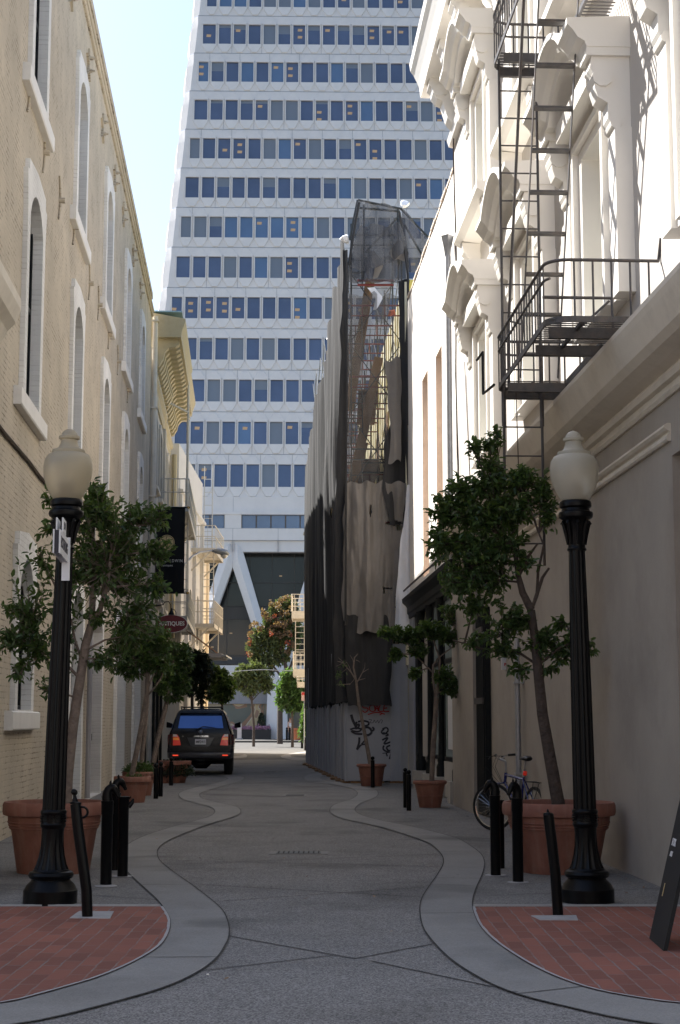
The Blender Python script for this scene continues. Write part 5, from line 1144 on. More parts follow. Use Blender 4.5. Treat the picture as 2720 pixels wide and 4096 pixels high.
q = P[-1]; MB().lathe([(.043, 0), (.036, .012), (.012, .018), (.008, .035), (.002, .045)], q, 16, (P[-1]-P[-2]).normalized()).build('cap', M['black_metal'], t, smooth=True)
for nm, quad in (('left', [(279, 3680), (316, 3654), (455, 3654), (440, 3682)]), ('right', [(2125, 3671), (2160, 3688), (2312, 3689), (2305, 3670)])):
    Q = [gnd(*p) for p in quad]; m = MB(); m.hexa([p+Vector((0, 0, .002)) for p in Q]+[p+Vector((0, 0, .019)) for p in Q]); tag(m.build('mortar_patch', M['concrete_pad'], None), None, None, kind='structure')
m = MB()
for x, y in ((-2.22, 15.15), (-2.19, 16.1), (1.58, 16.2), (1.73, 15.5)): m.lathe([(.11, .0085), (.105, .0125), (.001, .0125)], (x, y, 0), 14, cap=False)
struct(m, 'footing_mortar', M['concrete_pad'])
# drain grates
def grate(c, w_, l, label):
    t = thing('drain_grate', label, 'drain', c); f = MB().box(c.x-w_/2, c.x+w_/2, c.y-l/2, c.y+l/2, .001, .006); f.build('frame', M['ribbon'], t)
    g = MB().box(c.x-w_*.38, c.x+w_*.38, c.y-l*.35, c.y+l*.35, .0062, .009)
    g.build('cover', M['scaf_grey'], t); b = MB()
    for k in range(9): x = c.x-w_*.34+w_*.68*k/8; b.box(x-.008, x+.008, c.y-l*.33, c.y+l*.33, .0092, .013)
    b.build('bars', M['joint'], t)
grate(gnd(1195, 3412), .70, .42, 'iron drain grate in the middle of the road, nearest'); grate(gnd(1180, 3182), .5, .7, 'worn drain cover in the road beyond the nearest grate'); grate(gnd(1080, 3088), .5, .7, 'small drain cover in the road right of the car')
# litter and dry leaves
rr = random.Random(11); 
for k, (px, py) in enumerate([(826, 3908)]): c = gnd(px, py); t = MB().tube([c+Vector((0, 0, .016)), c+Vector((.014, .004, .016))], .004, 6); tag(t.build('cigarette_butt', M['ink_w']), 'cigarette butt on the dark road at the lower left', 'litter')
m = MB()
for k in range(330):
    z1 = rr.random()
    if z1 < .6: u = rr.uniform(14, 30); p = FR.at(u, abs(rr.gauss(0, .35))+.02, .012)
    elif z1 < .8: p = FL.at(rr.uniform(16, 45), abs(rr.gauss(0, .5))+.02, .012)
    else: p = Vector((rr.uniform(-3, 2.6), rr.uniform(9.5, 30), .018))
    a = rr.uniform(0, 6.3); s = rr.uniform(.008, .03); d1 = Vector((math.cos(a), math.sin(a), rr.uniform(-.1, .3)))*s; d2 = Vector((-math.sin(a), math.cos(a), rr.uniform(-.1, .2)))*s*.45
    m.add([p-d1, p+d2, p+d1, p-d2], [(0, 1, 2, 3)])
tag(m.build('fallen_leaves', mat('dry_leaf', (.20, .12, .06), .8, island=.6, var=.2), None, normals=False), 'scattered dry leaves and specks on the pavement', 'leaves', kind='stuff')
# ================= A-BOARD =================
c = gnd(2662, 3828); AB = thing('sandwich_board', 'black sandwich board sign leaning at the right edge on the brick paving', 'sign board', c)
bl, br = gnd(2597, 3762), gnd(2668, 3826); dd = (br-bl); dd.z = 0
n_ = Vector((-dd.y, dd.x, 0)).normalized(); d_ = dd.normalized()
lean = Vector((.30, -.02, 0)); hh = 1.0; up_ = Vector((.275, .10, 1.0))
wv = d_*.62
def bd(o, th): return [o, o+wv, o+wv+Vector((th, th*.3, 0)), o+Vector((th, th*.3, 0))]
a = bd(bl+Vector((0, 0, .015)), .03); m = MB().hexa(a+[p+up_ for p in a]); o = m.build('front_board', M['banner'], AB)
b0 = bl+Vector((.62, .12, .015)); a = bd(b0, .03); b_ = [p+up_*1.0+Vector((-.55, -.1, 0)) for p in a]; MB().hexa(a+b_).build('rear_board', M['wood'], AB)
class Pl:  # plane frame for the board face
    def at(s, u, n, z): return bl+Vector((0, 0, .015))+d_*u+up_*z+Vector((-.004-n, -.002, 0))
text('FOX', Pl(), .10, .68, .002, .075, M['sign_w'], o, align='LEFT'); text('ART', Pl(), .12, .60, .002, .05, M['sign_w'], o, align='LEFT'); text('1', Pl(), .17, .35, .002, .13, M['gold'], o)
# ================= BICYCLE =================
BK = thing('bicycle', 'blue bicycle with rear rack leaning on the taupe wall behind the right pot', 'bicycle', (2.4, 22.2, 0))
FW, RW = Vector((2.22, 22.95, .335)), Vector((2.66, 21.65, .335))
def wheel(c, d, nm):
    d = d.normalized(); n = Vector((d.y, -d.x, 0)); t = MB(); R0 = .318
    P = [c+d*math.cos(a)*R0+Vector((0, 0, 1))*math.sin(a)*R0 for a in [2*PI*k/40 for k in range(41)]]
    t.tube(P, .024, 8, cap=False); o = MB().tube([c-n*.05, c+n*.05], .022, 10).build(nm, M['chrome'], BK); t.build('tyre', M['tyre'], o, smooth=True)
    P = [c+d*math.cos(a)*.293+Vector((0, 0, 1))*math.sin(a)*.293 for a in [2*PI*k/40 for k in range(41)]]
    MB().tube(P, .010, 6, cap=False).build('rim', M['chrome'], o, smooth=True); s = MB()
    for k in range(28): a = 2*PI*k/28; b = a+.35*(1 if k % 2 else -1); s.tube([c+n*.03*(1 if k % 4 < 2 else -1)+d*math.cos(b)*.018+Vector((0, 0, 1))*math.sin(b)*.018, c+d*math.cos(a)*.29+Vector((0, 0, 1))*math.sin(a)*.29], .0016, 4, cap=False)
    s.build('spokes', M['chrome'], o)
wheel(FW, Vector((-.82, .57, 0)), 'front_wheel'); wheel(RW, Vector((-.32, .95, 0)), 'rear_wheel')
fd = (FW-RW); fd.z = 0; fd.normalize(); Z = Vector((0, 0, 1))
BB = RW+fd*.46+Z*(-.05); ST = RW+fd*.34+Z*.46; HTt = RW+fd*.93+Z*.50; HTb = RW+fd*.97+Z*.36
m = MB(); m.tube([BB, ST], .016, 10); m.tube([ST-Z*.04, HTt-Z*.03], .018, 10); m.tube([BB, HTb], .021, 10); m.tube([HTt, HTb], .022, 10)
for s_ in (-.05, .05): n = Vector((fd.y, -fd.x, 0))*s_; m.tube([RW+n, BB+n*.5], .01, 8); m.tube([RW+n, ST+n*.3-Z*.05], .009, 8)
m.build('frame', M['bike_blue'], BK, smooth=True)
sd_ = Vector((-.82, .57, 0)).normalized(); sn = Vector((sd_.y, -sd_.x, 0)); m = MB()
for s_ in (-.055, .055): m.tube([FW+sn*s_, FW+sn*s_+Z*.32-sd_*.02, HTb+sn*s_*.7], .013, 8)
m.build('fork', M['bike_blue'], BK, smooth=True)
S0 = HTt+Z*.16-sd_*.0; S1 = S0+sd_*.09+Z*.03
MB().tube([HTt, S0], .014, 8).tube([S0, S1], .016, 8).build('stem', M['galv'], BK, smooth=True)
hb = [S1-sn*.28+Z*.06-sd_*.09, S1-sn*.15+Z*.05, S1-sn*.05, S1+sn*.05, S1+sn*.15+Z*.05, S1+sn*.28+Z*.06-sd_*.09]
MB().tube(hb, .011, 8).build('handlebar', M['chrome'], BK, smooth=True)
for a, b in ((hb[0], hb[1]), (hb[-1], hb[-2])): MB().tube([a, a+(b-a)*.7], .018, 10).build('grip', M['tyre'], BK, smooth=True)
m = MB()
for s_ in (-.2, .2, .1): P0 = S1+sn*s_+Z*.04; m.tube([P0, P0+sd_*.12+Z*.0, P0+sd_*.16-Z*.15-sn*s_*.3, HTb+sd_*.05-Z*.02+sn*s_*.2, HTb+fd*-.1], .0035, 5)
for s_ in (-.17, .17): P0 = S1+sn*s_+Z*.05; m.tube([P0, P0+sd_*.07-Z*.02, P0+sd_*.06-Z*.05+sn*s_*.4], .006, 6)
m.build('cables', M['tyre'], BK)
SP = ST+Z*.22-fd*.05; MB().tube([ST, SP], .013, 8).build('seat_post', M['galv'], BK)
m = MB(); m.tube([SP+Z*.02-fd*.13, SP+Z*.035-fd*.08, SP+Z*.03+fd*.0, SP+Z*.02+fd*.10, SP+Z*.01+fd*.15], [.05, .078, .06, .03, .018], 14); m.v = [Vector((v.x, v.y, SP.z+.03+(v.z-SP.z-.03)*.5)) for v in m.v]; m.build('saddle', M['saddle'], BK, smooth=True)
MB().tube([ST+Z*.05-fd*.03-Z*.02, ST+Z*.05-fd*.05+Z*.02], .03, 10).build('reflector', M['lamp_red'], BK)
m = MB(); RK = RW+Z*.40-fd*.08; n = Vector((fd.y, -fd.x, 0))
for s_ in (-.06, -.02, .02, .06): m.tube([RK+n*s_-fd*.2, RK+n*s_+fd*.25], .005, 6)
for q in (-.2, 0, .25): m.tube([RK+fd*q-n*.06, RK+fd*q+n*.06], .005, 6)
for s_ in (-.06, .06): m.tube([RK+n*s_-fd*.19, RW+n*s_*1.1], .005, 6); m.tube([RK+n*s_+fd*.0, RW+n*s_*1.1], .005, 6)
m.build('rear_rack', M['black_matt'], BK)
m = MB(); m.lathe([(.09, 0), (.09, .006), (.001, .006)], BB+n*.05, 24); m.v = [BB+n*.06+n*(v.z-BB.z)+fd*(v.x-BB.x-n.x*.05)+Z*(v.y-BB.y-n.y*.05) for v in m.v]; m.build('chainring', M['iron'], BK)
MB().tube([BB+n*.08, BB+n*.09+fd*.1-Z*.13, BB+n*.18+fd*.1-Z*.13], .01, 6).tube([BB-n*.06, BB-n*.07-fd*.1+Z*.13, BB-n*.16-fd*.1+Z*.13], .01, 6).build('crank', M['galv'], BK)
# ================= SUV =================
CR = thing('suv', 'dark blue off-road estate car parked at the left of the alley, seen from behind', 'car', (-4.07, 46.05, 0), R_(3.3))
Wc = CR.matrix_basis.copy()
def CW(x, y, z): return Wc @ Vector((x, y, z))
class CF:
    def at(s, u, n, z): return CW(u, -n, z)    # u right, n towards the rear
CFm = CF()
half = [(0, .50), (.80, .50), (.90, .56), (.955, .70), (.97, .86), (.97, 1.02), (.945, 1.16), (.90, 1.28), (.865, 1.36), (.80, 1.58), (.715, 1.80), (.66, 1.88), (.56, 1.925), (0, 1.95)]
def slant(z): return .0 if z < .9 else (.04*(z-.9)/.4 if z < 1.3 else .04+(z-1.3)*.42)
secs = []
for y0, f, sx in ((0, 1, .93), (.06, .9, .975), (.25, .7, 1.), (1.5, 0, 1.), (2.6, 0, 1), (3.1, 0, 1)):
    secs.append([(x*sx, y0+slant(z)*(1 if y0 < .3 else (f)), z) for x, z in half])
secs.append([(x, 3.3+(0 if z < 1.25 else -(1.0-(z-1.25))*0-.25), min(z, 1.36)) for x, z in half])
secs[-1] = [(x if z < 1.3 else x, 3.55, z if z < 1.25 else 1.25) for x, z in half]
secs.append([(x*.97, 4.6, z if z < 1.1 else 1.12) for x, z in half]); secs.append([(x*.9, 4.88, z if z < .9 else .92) for x, z in half])
m = MB(); n_h = len(half); rings = []
for s in secs: rings.append([CW(*p) for p in s]+[CW(-p[0], p[1], p[2]) for p in reversed(s[1:-1])])
k = len(rings[0])
for i in range(len(rings)-1): m.add(rings[i]+rings[i+1], [(j, (j+1) % k, k+(j+1) % k, k+j) for j in range(k)])
for R0 in (rings[0], rings[-1]):
    vs = R0; fs = []
    for j in range(n_h-1):
        a, b = j, j+1; c, d = (k-b) % k, (k-a) % k
        idx = [a, b, c, d]; u_ = []
        for q in idx:
            if q not in u_: u_.append(q)
        if len(u_) > 2: fs.append(tuple(u_))
    m.add(vs, fs)
m.build('body', M['car'], CR, smooth=True)
def yz(z): return slant(z)*1.0
def rearpoly(pts, off, th, mt, nm, par=CR):   # polygon (x,z) on the rear face
    m = MB(); n = len(pts); v = [CW(x, yz(z)-off, z) for x, z in pts]+[CW(x, yz(z)-off+th, z) for x, z in pts]
    m.add(v, [tuple(range(n)), tuple(range(n, 2*n))[::-1]]+[(i, (i+1) % n, n+(i+1) % n, n+i) for i in range(n)]); return m.build(nm, M[mt], par)
rearpoly([(-.66, 1.37), (.66, 1.37), (.60, 1.74), (.54, 1.79), (-.54, 1.79), (-.60, 1.74)], .012, .03, 'car_glass', 'rear_window')
m = MB().hexa([CW(-.62, .13, 1.80), CW(.62, .13, 1.80), CW(.6, .4, 1.84), CW(-.6, .4, 1.84), CW(-.56, .16, 1.88), CW(.56, .16, 1.88), CW(.54, .5, 1.935), CW(-.54, .5, 1.935)]); m.build('spoiler', M['car'], CR, bevel=.012)
m = MB()
for sx in (-1, 1): m.tube([CW(sx*.58, .5, 1.93), CW(sx*.6, .6, 2.0), CW(sx*.6, 2.6, 2.0), CW(sx*.58, 2.7, 1.94)], .018, 8)
for y in (.75, 1.5, 2.3): m.tube([CW(-.6, y, 1.99), CW(.6, y, 1.99)], .014, 8)
m.build('roof_rack', M['car_trim'], CR, smooth=True)
# plate recess
rearpoly([(-.36, 1.10), (.36, 1.10), (.40, 1.115), (.28, .86), (.22, .83), (-.22, .83), (-.28, .86), (-.40, 1.115)], .012, .02, 'car_bumper', 'plate_recess')
p = rearpoly([(-.16, .90), (.16, .90), (.16, 1.055), (-.16, 1.055)], .022, .008, 'plate', 'number_plate')
class RF:
    def at(s, u, n, z): return CW(u, yz(z)-.022-n, z)
text('4MFD915', RF(), 0, .972, .003, .10, M['ink'], p, bold=.002, w=.72)
text('LAND CRUISER', RF(), .02, 1.135, -.008, .062, M['chrome'], CR, name='badge_lettering', bold=.002, ext=.004); text('V8', RF(), -.52, 1.135, -.008, .045, M['chrome'], CR, name='badge_lettering', ext=.004)
m = MB(); e = lambda rx, rz, cx=0, cz=1.265, n=20: [CW(cx+rx*math.cos(a), yz(cz)-.014, cz+rz*math.sin(a)) for a in [2*PI*q/n for q in range(n+1)]]
m.tube(e(.055, .036), .006, 6, cap=False); m.tube(e(.02, .034), .005, 6, cap=False); m.tube(e(.038, .012, 0, 1.283), .005, 6, cap=False); m.build('emblem', M['chrome'], CR)
MB().tube([CW(-.05, yz(1.37)-.03, 1.36), CW(.06, yz(1.42)-.035, 1.425), CW(.42, yz(1.39)-.03, 1.385)], [.012, .012, .007], 6).tube([CW(-.15, yz(1.3)-.02, 1.30), CW(-.04, yz(1.37)-.03, 1.37)], .02, 8).build('wiper', M['car_trim'], CR)
for sx in (-1, 1):
    L_ = rearpoly([(sx*.57, .88), (sx*.80, .87), (sx*.80, 1.20), (sx*.68, 1.19), (sx*.62, 1.10)], .014, .03, 'lamp_red', 'tail_lamp')
    rearpoly([(sx*.62, 1.03), (sx*.80, 1.03), (sx*.80, 1.10), (sx*.645, 1.10)], .020, .005, 'lamp_amber', 'turn_lens', L_); rearpoly([(sx*.66, 1.13), (sx*.80, 1.13), (sx*.80, 1.20), (sx*.70, 1.19)], .020, .005, 'lamp_clear', 'reverse_lens', L_)
    m = MB(); pts = [(sx*.81, .88), (sx*.945, .90), (sx*.945, 1.185), (sx*.81, 1.20)]; v = [CW(x, yz(z)-.012+(.03 if abs(x) > .9 else 0), z) for x, z in pts]+[CW(x*(1.04 if abs(x) > .9 else 1), yz(z)+.16, z) for x, z in pts]
    m.add(v, [(0, 1, 2, 3), (4, 5, 6, 7), (0, 1, 5, 4), (1, 2, 6, 5), (2, 3, 7, 6), (3, 0, 4, 7)]); m.build('corner_lamp', M['lamp_dark'], L_)
    rearpoly([(sx*.64, .575), (sx*.80, .575), (sx*.80, .605), (sx*.64, .605)], .125, .02, 'reflector', 'bumper_reflector')
m = MB().hexa([CW(-.9, -.10, .50), CW(.9, -.10, .50), CW(.97, .3, .50), CW(-.97, .3, .50), CW(-.9, -.11, .665), CW(.9, -.11, .665), CW(.98, .35, .68), CW(-.98, .35, .68)]); m.build('bumper', M['car_bumper'], CR, bevel=.03, smooth=True)
for sx in (-1, 1):
    MB().hexa([CW(sx*.83, -.1, .666), CW(sx*.96, .0, .666), CW(sx*.98, .3, .666), CW(sx*.9, .3, .666), CW(sx*.9, -.04, .80), CW(sx*.955, .0, .80), CW(sx*.975, .3, .80), CW(sx*.9, .3, .80)]).build('bumper_corner', M['car_bumper'], CR, bevel=.01)
    for yw in (.95, 3.85):
        w_ = MB(); prof = [(.2, -.13), (.30, -.125), (.37, -.12), (.39, -.09), (.39, .09), (.37, .12), (.30, .125), (.2, .13)]
        for i, (r, z) in enumerate(prof):
            for q in range(28): a = 2*PI*q/28; w_.v.append(CW(sx*.80+z, yw+math.cos(a)*r, .39+math.sin(a)*r))
        for i in range(len(prof)-1):
            for q in range(28): w_.f.append((i*28+q, i*28+(q+1) % 28, (i+1)*28+(q+1) % 28, (i+1)*28+q)); w_.m.append(0)
        o = w_.build('wheel', M['tyre'], CR, smooth=True); h = MB()
        for q in range(28): a = 2*PI*q/28; h.v.append(CW(sx*.80+sx*.118, yw+math.cos(a)*.22, .39+math.sin(a)*.22))
        h.f.append(tuple(range(28))); h.m.append(0); h.build('rim', M['galv'], o)
    MB().hexa([CW(sx*.68, .5, .42), CW(sx*.93, .5, .42), CW(sx*.93, .52, .42), CW(sx*.68, .52, .42), CW(sx*.68, .48, .6), CW(sx*.93, .48, .6), CW(sx*.93, .5, .6), CW(sx*.68, .5, .6)]).build('mud_flap', M['car_trim'], CR)
    MB().hexa([CW(sx*.95, 2.85, 1.36), CW(sx*1.16, 2.9, 1.38), CW(sx*1.14, 3.0, 1.38), CW(sx*.95, 2.98, 1.36), CW(sx*.96, 2.85, 1.50), CW(sx*1.15, 2.9, 1.56), CW(sx*1.13, 3.0, 1.56), CW(sx*.96, 2.98, 1.50)]).build('side_mirror', M['car'], CR, bevel=.02)
m = MB(); m.tube([CW(-.8, .95, .36), CW(-.3, .95, .36), CW(-.15, .95, .33), CW(.15, .95, .33), CW(.3, .95, .36), CW(.8, .95, .36)], [.05, .05, .15, .15, .05, .05], 12)
m.hexa([CW(-.55, .3, .28), CW(-.45, .3, .28), CW(-.45, .6, .28), CW(-.55, .6, .28), CW(-.55, .3, .5), CW(-.45, .3, .5), CW(-.45, .6, .5), CW(-.55, .6, .5)]); m.hexa([CW(-.7, .5, .42), CW(.7, .5, .42), CW(.7, 3, .42), CW(-.7, 3, .42), CW(-.7, .5, .55), CW(.7, .5, .55), CW(.7, 3, .55), CW(-.7, 3, .55)])
m.tube([CW(-.12, .0, .44), CW(.12, .0, .44)], .03, 8); m.build('underbody', M['car_trim'], CR, smooth=True)
for sx in (-1, 1):
    g = MB().hexa([CW(sx*.871, .45, 1.385), CW(sx*.871, 2.9, 1.385), CW(sx*.86, 2.9, 1.385), CW(sx*.86, .45, 1.385), CW(sx*.735, .65, 1.77), CW(sx*.735, 2.45, 1.77), CW(sx*.72, 2.45, 1.77), CW(sx*.72, .65, 1.77)]); g.build('side_window', M['car_glass'], CR)
# ================= LEFT SIDE SIGNS, BALCONIES =================
# oval antiques sign
c = atd(685, 2495, 50); SG = thing('oval_sign', 'maroon oval ANTIQUES sign with a white rim hanging over the alley', 'sign', c)
FO = Frame((c.x, c.y), (1, -.05), 1); FO.nv = Vector((-.05, -1, 0)).normalized()
def oval(rx, rz, n0, n1, mt, nm, par): return MB().prism([(rx*math.cos(a), c.z+rz*math.sin(a)) for a in [2*PI*k/40 for k in range(40)]], FO, n0, n1).build(nm, mt, par)
o = oval(.535, .295, -.03, .03, M['maroon'], 'board', SG)
MB().ring([(.535*math.cos(a), c.z+.295*math.sin(a)) for a in [2*PI*k/40 for k in range(40)]], [(.515*math.cos(a), c.z+.278*math.sin(a)) for a in [2*PI*k/40 for k in range(40)]], FO, .03, .036).build('white_rim', M['ink_w'], o)
text('ANTIQUES', FO, .02, c.z+.0, .033, .185, M['ink_w'], o, bold=.004, w=.93)
MB().tube([c+Vector((-.28, .1, .62)), c+Vector((-.22, .05, .70)), c+Vector((-.1, 0, .72)), c+Vector((-.02, 0, .6)), c+Vector((-.02, 0, .45))], .014, 8).tube([c+Vector((0, 0, .45)), c+Vector((.1, 0, .45)), c+Vector((.15, 0, .36)), c+Vector((.15, 0, .28))], .012, 8).build('hanger', M['black_matt'], SG)
MB().lathe([(.03, .5), (.04, .42), (.1, .3), (.1, .285)], c, 14).build('lamp_hood', M['black_matt'], SG)
MB().tube([FL.at(51.5, 0, c.z+.62), c+Vector((-.28, .1, .62))], .02, 6).build('arm', M['black_matt'], SG)
# banner
a, b = atd(614, 2030, 55), atd(736, 2372, 55); BN = thing('banner', 'tall black antiques banner with a round gold emblem hung from the bracketed building', 'banner', ((a.x+b.x)/2, 55, b.z))
FB = Frame((a.x, 55), (1, 0), 1); FB.nv = Vector((0, -1, 0)); w_ = b.x-a.x
m = MB(); N = 10
for i in range(N):
    for k in range(8):
        f = lambda i, k: FB.at(w_*i/N, .02*math.sin(i*.9+k*.4), b.z+(a.z-b.z)*k/8); m.add([f(i, k), f(i+1, k), f(i+1, k+1), f(i, k+1)], [(0, 1, 2, 3)])
cl = m.build('cloth', M['banner'], BN, smooth=True)
ex, ez = atd(668, 2170, 55).x-a.x, atd(668, 2170, 55).z
MB().ring([(ex+.27*math.cos(t), ez+.27*math.sin(t)) for t in [2*PI*k/36 for k in range(36)]], [(ex+.245*math.cos(t), ez+.245*math.sin(t)) for t in [2*PI*k/36 for k in range(36)]], FB, .03, .034).build('emblem_ring', M['gold'], cl)
MB().prism([(ex+.23*math.cos(t), ez+.23*math.sin(t)) for t in [2*PI*k/36 for k in range(36)]], FB, .03, .034).build('emblem', M['gold'], cl)
m = MB()
for q in range(6): t = .5+q*1.05; m.tube([FB.at(ex+.03*math.cos(t+.8), .036, ez+.03*math.sin(t+.8)), FB.at(ex+.13*math.cos(t+.25), .036, ez+.13*math.sin(t+.25)), FB.at(ex+.22*math.cos(t), .036, ez+.22*math.sin(t))], .009, 4)
m.build('emblem_lines', M['banner'], cl)
tz = atd(700, 2244, 55).z; text('BALDWIN', FB, w_-.06, tz, .033, .15, M['ink_w'], cl, align='RIGHT', sp=1.25, w=.8)
tz = atd(700, 2262, 55).z; text('Antiques', FB, .52, tz, .033, .11, M['ink_w'], cl)
for z_ in (a.z, b.z): MB().tube([FB.at(-.2, 0, z_), FB.at(w_+.06, 0, z_)], .025, 8).build('banner_rod', M['black_matt'], BN); MB().lathe([(.01, -.05), (.05, -.03), (.055, 0), (.05, .03), (.01, .05)], FB.at(w_+.12, 0, z_), 12).build('rod_finial', M['gold_m'], BN, smooth=True)
# balconies (white iron fire escapes)
def balcony(FE_, F, u0, u1, n1, z, h, mt, k=9, deep=.3):
    MB().fb(F, u0, u1, 0, n1, z-.05, z).build('deck', M[mt], FE_); m = MB()
    m.fb(F, u0, u1, n1-.03, n1, z-deep*.6, z-.051); m.fb(F, u0, u0+.04, 0, n1, z-deep*.6, z-.051); m.fb(F, u1-.04, u1, 0, n1, z-deep*.6, z-.051)
    m.build('deck_frame', M[mt], FE_)
    r = MB()
    for zz in (z+h, z+h*.52): r.tube([F.at(u0, 0, zz), F.at(u0, n1-.05, zz), F.at(u0+.05, n1, zz), F.at(u1-.05, n1, zz), F.at(u1, n1-.05, zz), F.at(u1, 0, zz)], .022, 6)
    for i in range(k+1): u = u0+(u1-u0)*i/k; r.tube([F.at(u, n1, z), F.at(u, n1, z+h)], .012, 5)
    for i in range(5): n = n1*i/5+.1; r.tube([F.at(u0, n, z), F.at(u0, n, z+h)], .012, 5); r.tube([F.at(u1, n, z), F.at(u1, n, z+h)], .012, 5)
    r.build('railing', M[mt], FE_)
def brace(FE_, F, u, n1, z, mt): MB().bar(F.at(u, 0, z-1.0), F.at(u, n1*.85, z-.06), .07, .07).build('brace', M[mt], FE_)
def ladder(FE_, F, u, n, z0, z1, w_, mt, du=0, step=.32):
    m = MB()
    for s in (0, w_): m.tube([F.at(u, n-s, z0), F.at(u+du, n-s, z1)], .025, 6)
    k = int((z1-z0)/step)
    for i in range(1, k): t = i/k; m.tube([F.at(u+du*t, n, z0+(z1-z0)*t), F.at(u+du*t, n-w_, z0+(z1-z0)*t)], .015, 5)
    m.build('ladder', M[mt], FE_)
E1 = fthing('fire_escape', 'grey-white fire escape on the bracketed building behind the black banner', 'fire escape', FL, 58)
balcony(E1, FL, 58, 67.5, 1.1, 9.55, 1.05, 'iron_g', 14); balcony(E1, FL, 58, 67.5, 1.1, 5.45, 1.0, 'iron_g', 24)
for u in (58.2, 62, 66): brace(E1, FL, u, 1.1, 9.5, 'iron_g')
ladder(E1, FL, 60.3, 1.0, 5.6, 9.4, .55, 'iron_g', 0, .45); MB().tube([FL.at(60.5, .95, 9.6), FL.at(60.5, .95, 15.2), FL.at(60.6, .95, 15.9)], .05, 8).build('gooseneck_rail', M['iron_g'], E1)
MB().tube([FL.at(60.3, .95, 13.6), FL.at(59.6, .1, 13.9)], .04, 6).build('stay', M['iron_g'], E1)
F3b = Frame((-6.9, 0), (0, 1), 1)
E2 = thing('fire_escape', 'sunlit ivory fire escape with two balconies on the plain white building', 'fire escape', F3b.at(72, 0, 0))
balcony(E2, F3b, 72, 77.2, 1.1, 9.55, 1.05, 'iron_w', 8); balcony(E2, F3b, 72, 77.2, 1.1, 6.05, 1.05, 'iron_w', 16)
for u in (72.1, 77): brace(E2, F3b, u, 1.1, 9.5, 'iron_w'); brace(E2, F3b, u, 1.1, 6.0, 'iron_w')
ladder(E2, F3b, 72.6, 1.0, 6.1, 9.5, .5, 'iron_w', 0, .33); ladder(E2, F3b, 76.9, .55, 9.6, 14.2, .4, 'iron_g', 0, .6)
MB().tube([F3b.at(72.6, 1.25, 6.0), F3b.at(72.6, 1.25, 4.7)], .03, 6).build('drop_rail', M['iron_w'], E2)
FF = Frame((-.95, 0), (-.005, 1), -1); 
E3 = thing('fire_escape', 'bright cream fire escape at the far end of the dark netting', 'fire escape', FF.at(88, 0, 0))
balcony(E3, FF, 88, 91, 1.35, 7.75, .95, 'iron_w', 6, .7); balcony(E3, FF, 88, 91, 1.25, 4.5, .95, 'iron_w', 6, .7); balcony(E3, FF, 87, 88, 1.0, 3.75, .3, 'iron_w', 3, .5)
ladder(E3, FF, 88.1, 1.12, 4.6, 7.2, .5, 'iron_w', -.0, .3)
for o in [x for x in bpy.data.objects if x.parent == E3 and x.name.startswith('railing')]: pass
# cobra-head street light
SL = thing('street_light', 'grey cobra-head street light reaching over the alley at the left', 'street light', FL.at(62, 0, 0))
A_ = [atd(738, 2260, 62), atd(770, 2225, 62.4), atd(800, 2210, 63), atd(850, 2203, 63.6)]
MB().tube([FL.at(62, .0, 7.4)]+A_, .045, 8).build('arm', M['galv'], SL, smooth=True)
h = [atd(848, 2203, 63.6), atd(862, 2204, 63.6), atd(885, 2206, 63.6), atd(905, 2212, 63.6), atd(916, 2218, 63.6)]
MB().tube(h, [.05, .10, .14, .13, .05], 12).build('lamp_head', M['galv'], SL, smooth=True)
c = atd(896, 2224, 63.6); MB().lathe([(.02, -.11), (.10, -.07), (.15, 0), (.15, .03)], c, 14).build('lens', M['lamp_clear'], SL, smooth=True)
# canopy
CP = thing('canopy', 'flat grey metal canopy hung on rods at the foot of the white building', 'canopy', F3b.at(66.2, 0, 4))
MB().fb(F3b, 66.1, 69.5, .17, 1.9, 4.25, 4.42).build('roof', M['gray_wall'], CP); MB().fb(F3b, 66.1, 69.5, 1.9, 2.1, 4.3, 4.36).build('gutter', M['galv'], CP)
m = MB()
for u in (66.4, 67.8, 69.2): m.tube([F3b.at(u, .1, 5.6), F3b.at(u, 1.7, 4.42)], .018, 6)
m.build('rod', M['wood'], CP)
# end wall lamps etc on far hoarding
t = thing('wall_bracket', 'small pale bracket lamp high on the far end of the netting', 'bracket', atd(1215, 2140, 60)); MB().bar(atd(1212, 2138, 60), atd(1240, 2138, 60), .08, .06).tube([atd(1217, 2128, 60), atd(1217, 2140, 60)], .03, 6).build('bracket', M['iron_w'], t)
# no-parking sign far
t = thing('parking_sign', 'small pink and red sign by the far end of the hoarding', 'sign', gnd(1217, 3010)); c = atd(1217, 2783, 88)
MB().box(c.x-.16, c.x+.16, c.y, c.y+.02, c.z-.28, c.z+.22).build('plate', mat('faded_pink_enamel', (.62, .42, .40), .6), t); MB().box(c.x-.13, c.x+.1, c.y-.004, c.y-.001, c.z+.04, c.z+.19).build('red_symbol', M['sign_r'], t); MB().tube([Vector((c.x, c.y+.05, 0)), Vector((c.x, c.y+.05, c.z+.2))], .03, 6).build('pole', M['galv'], t)
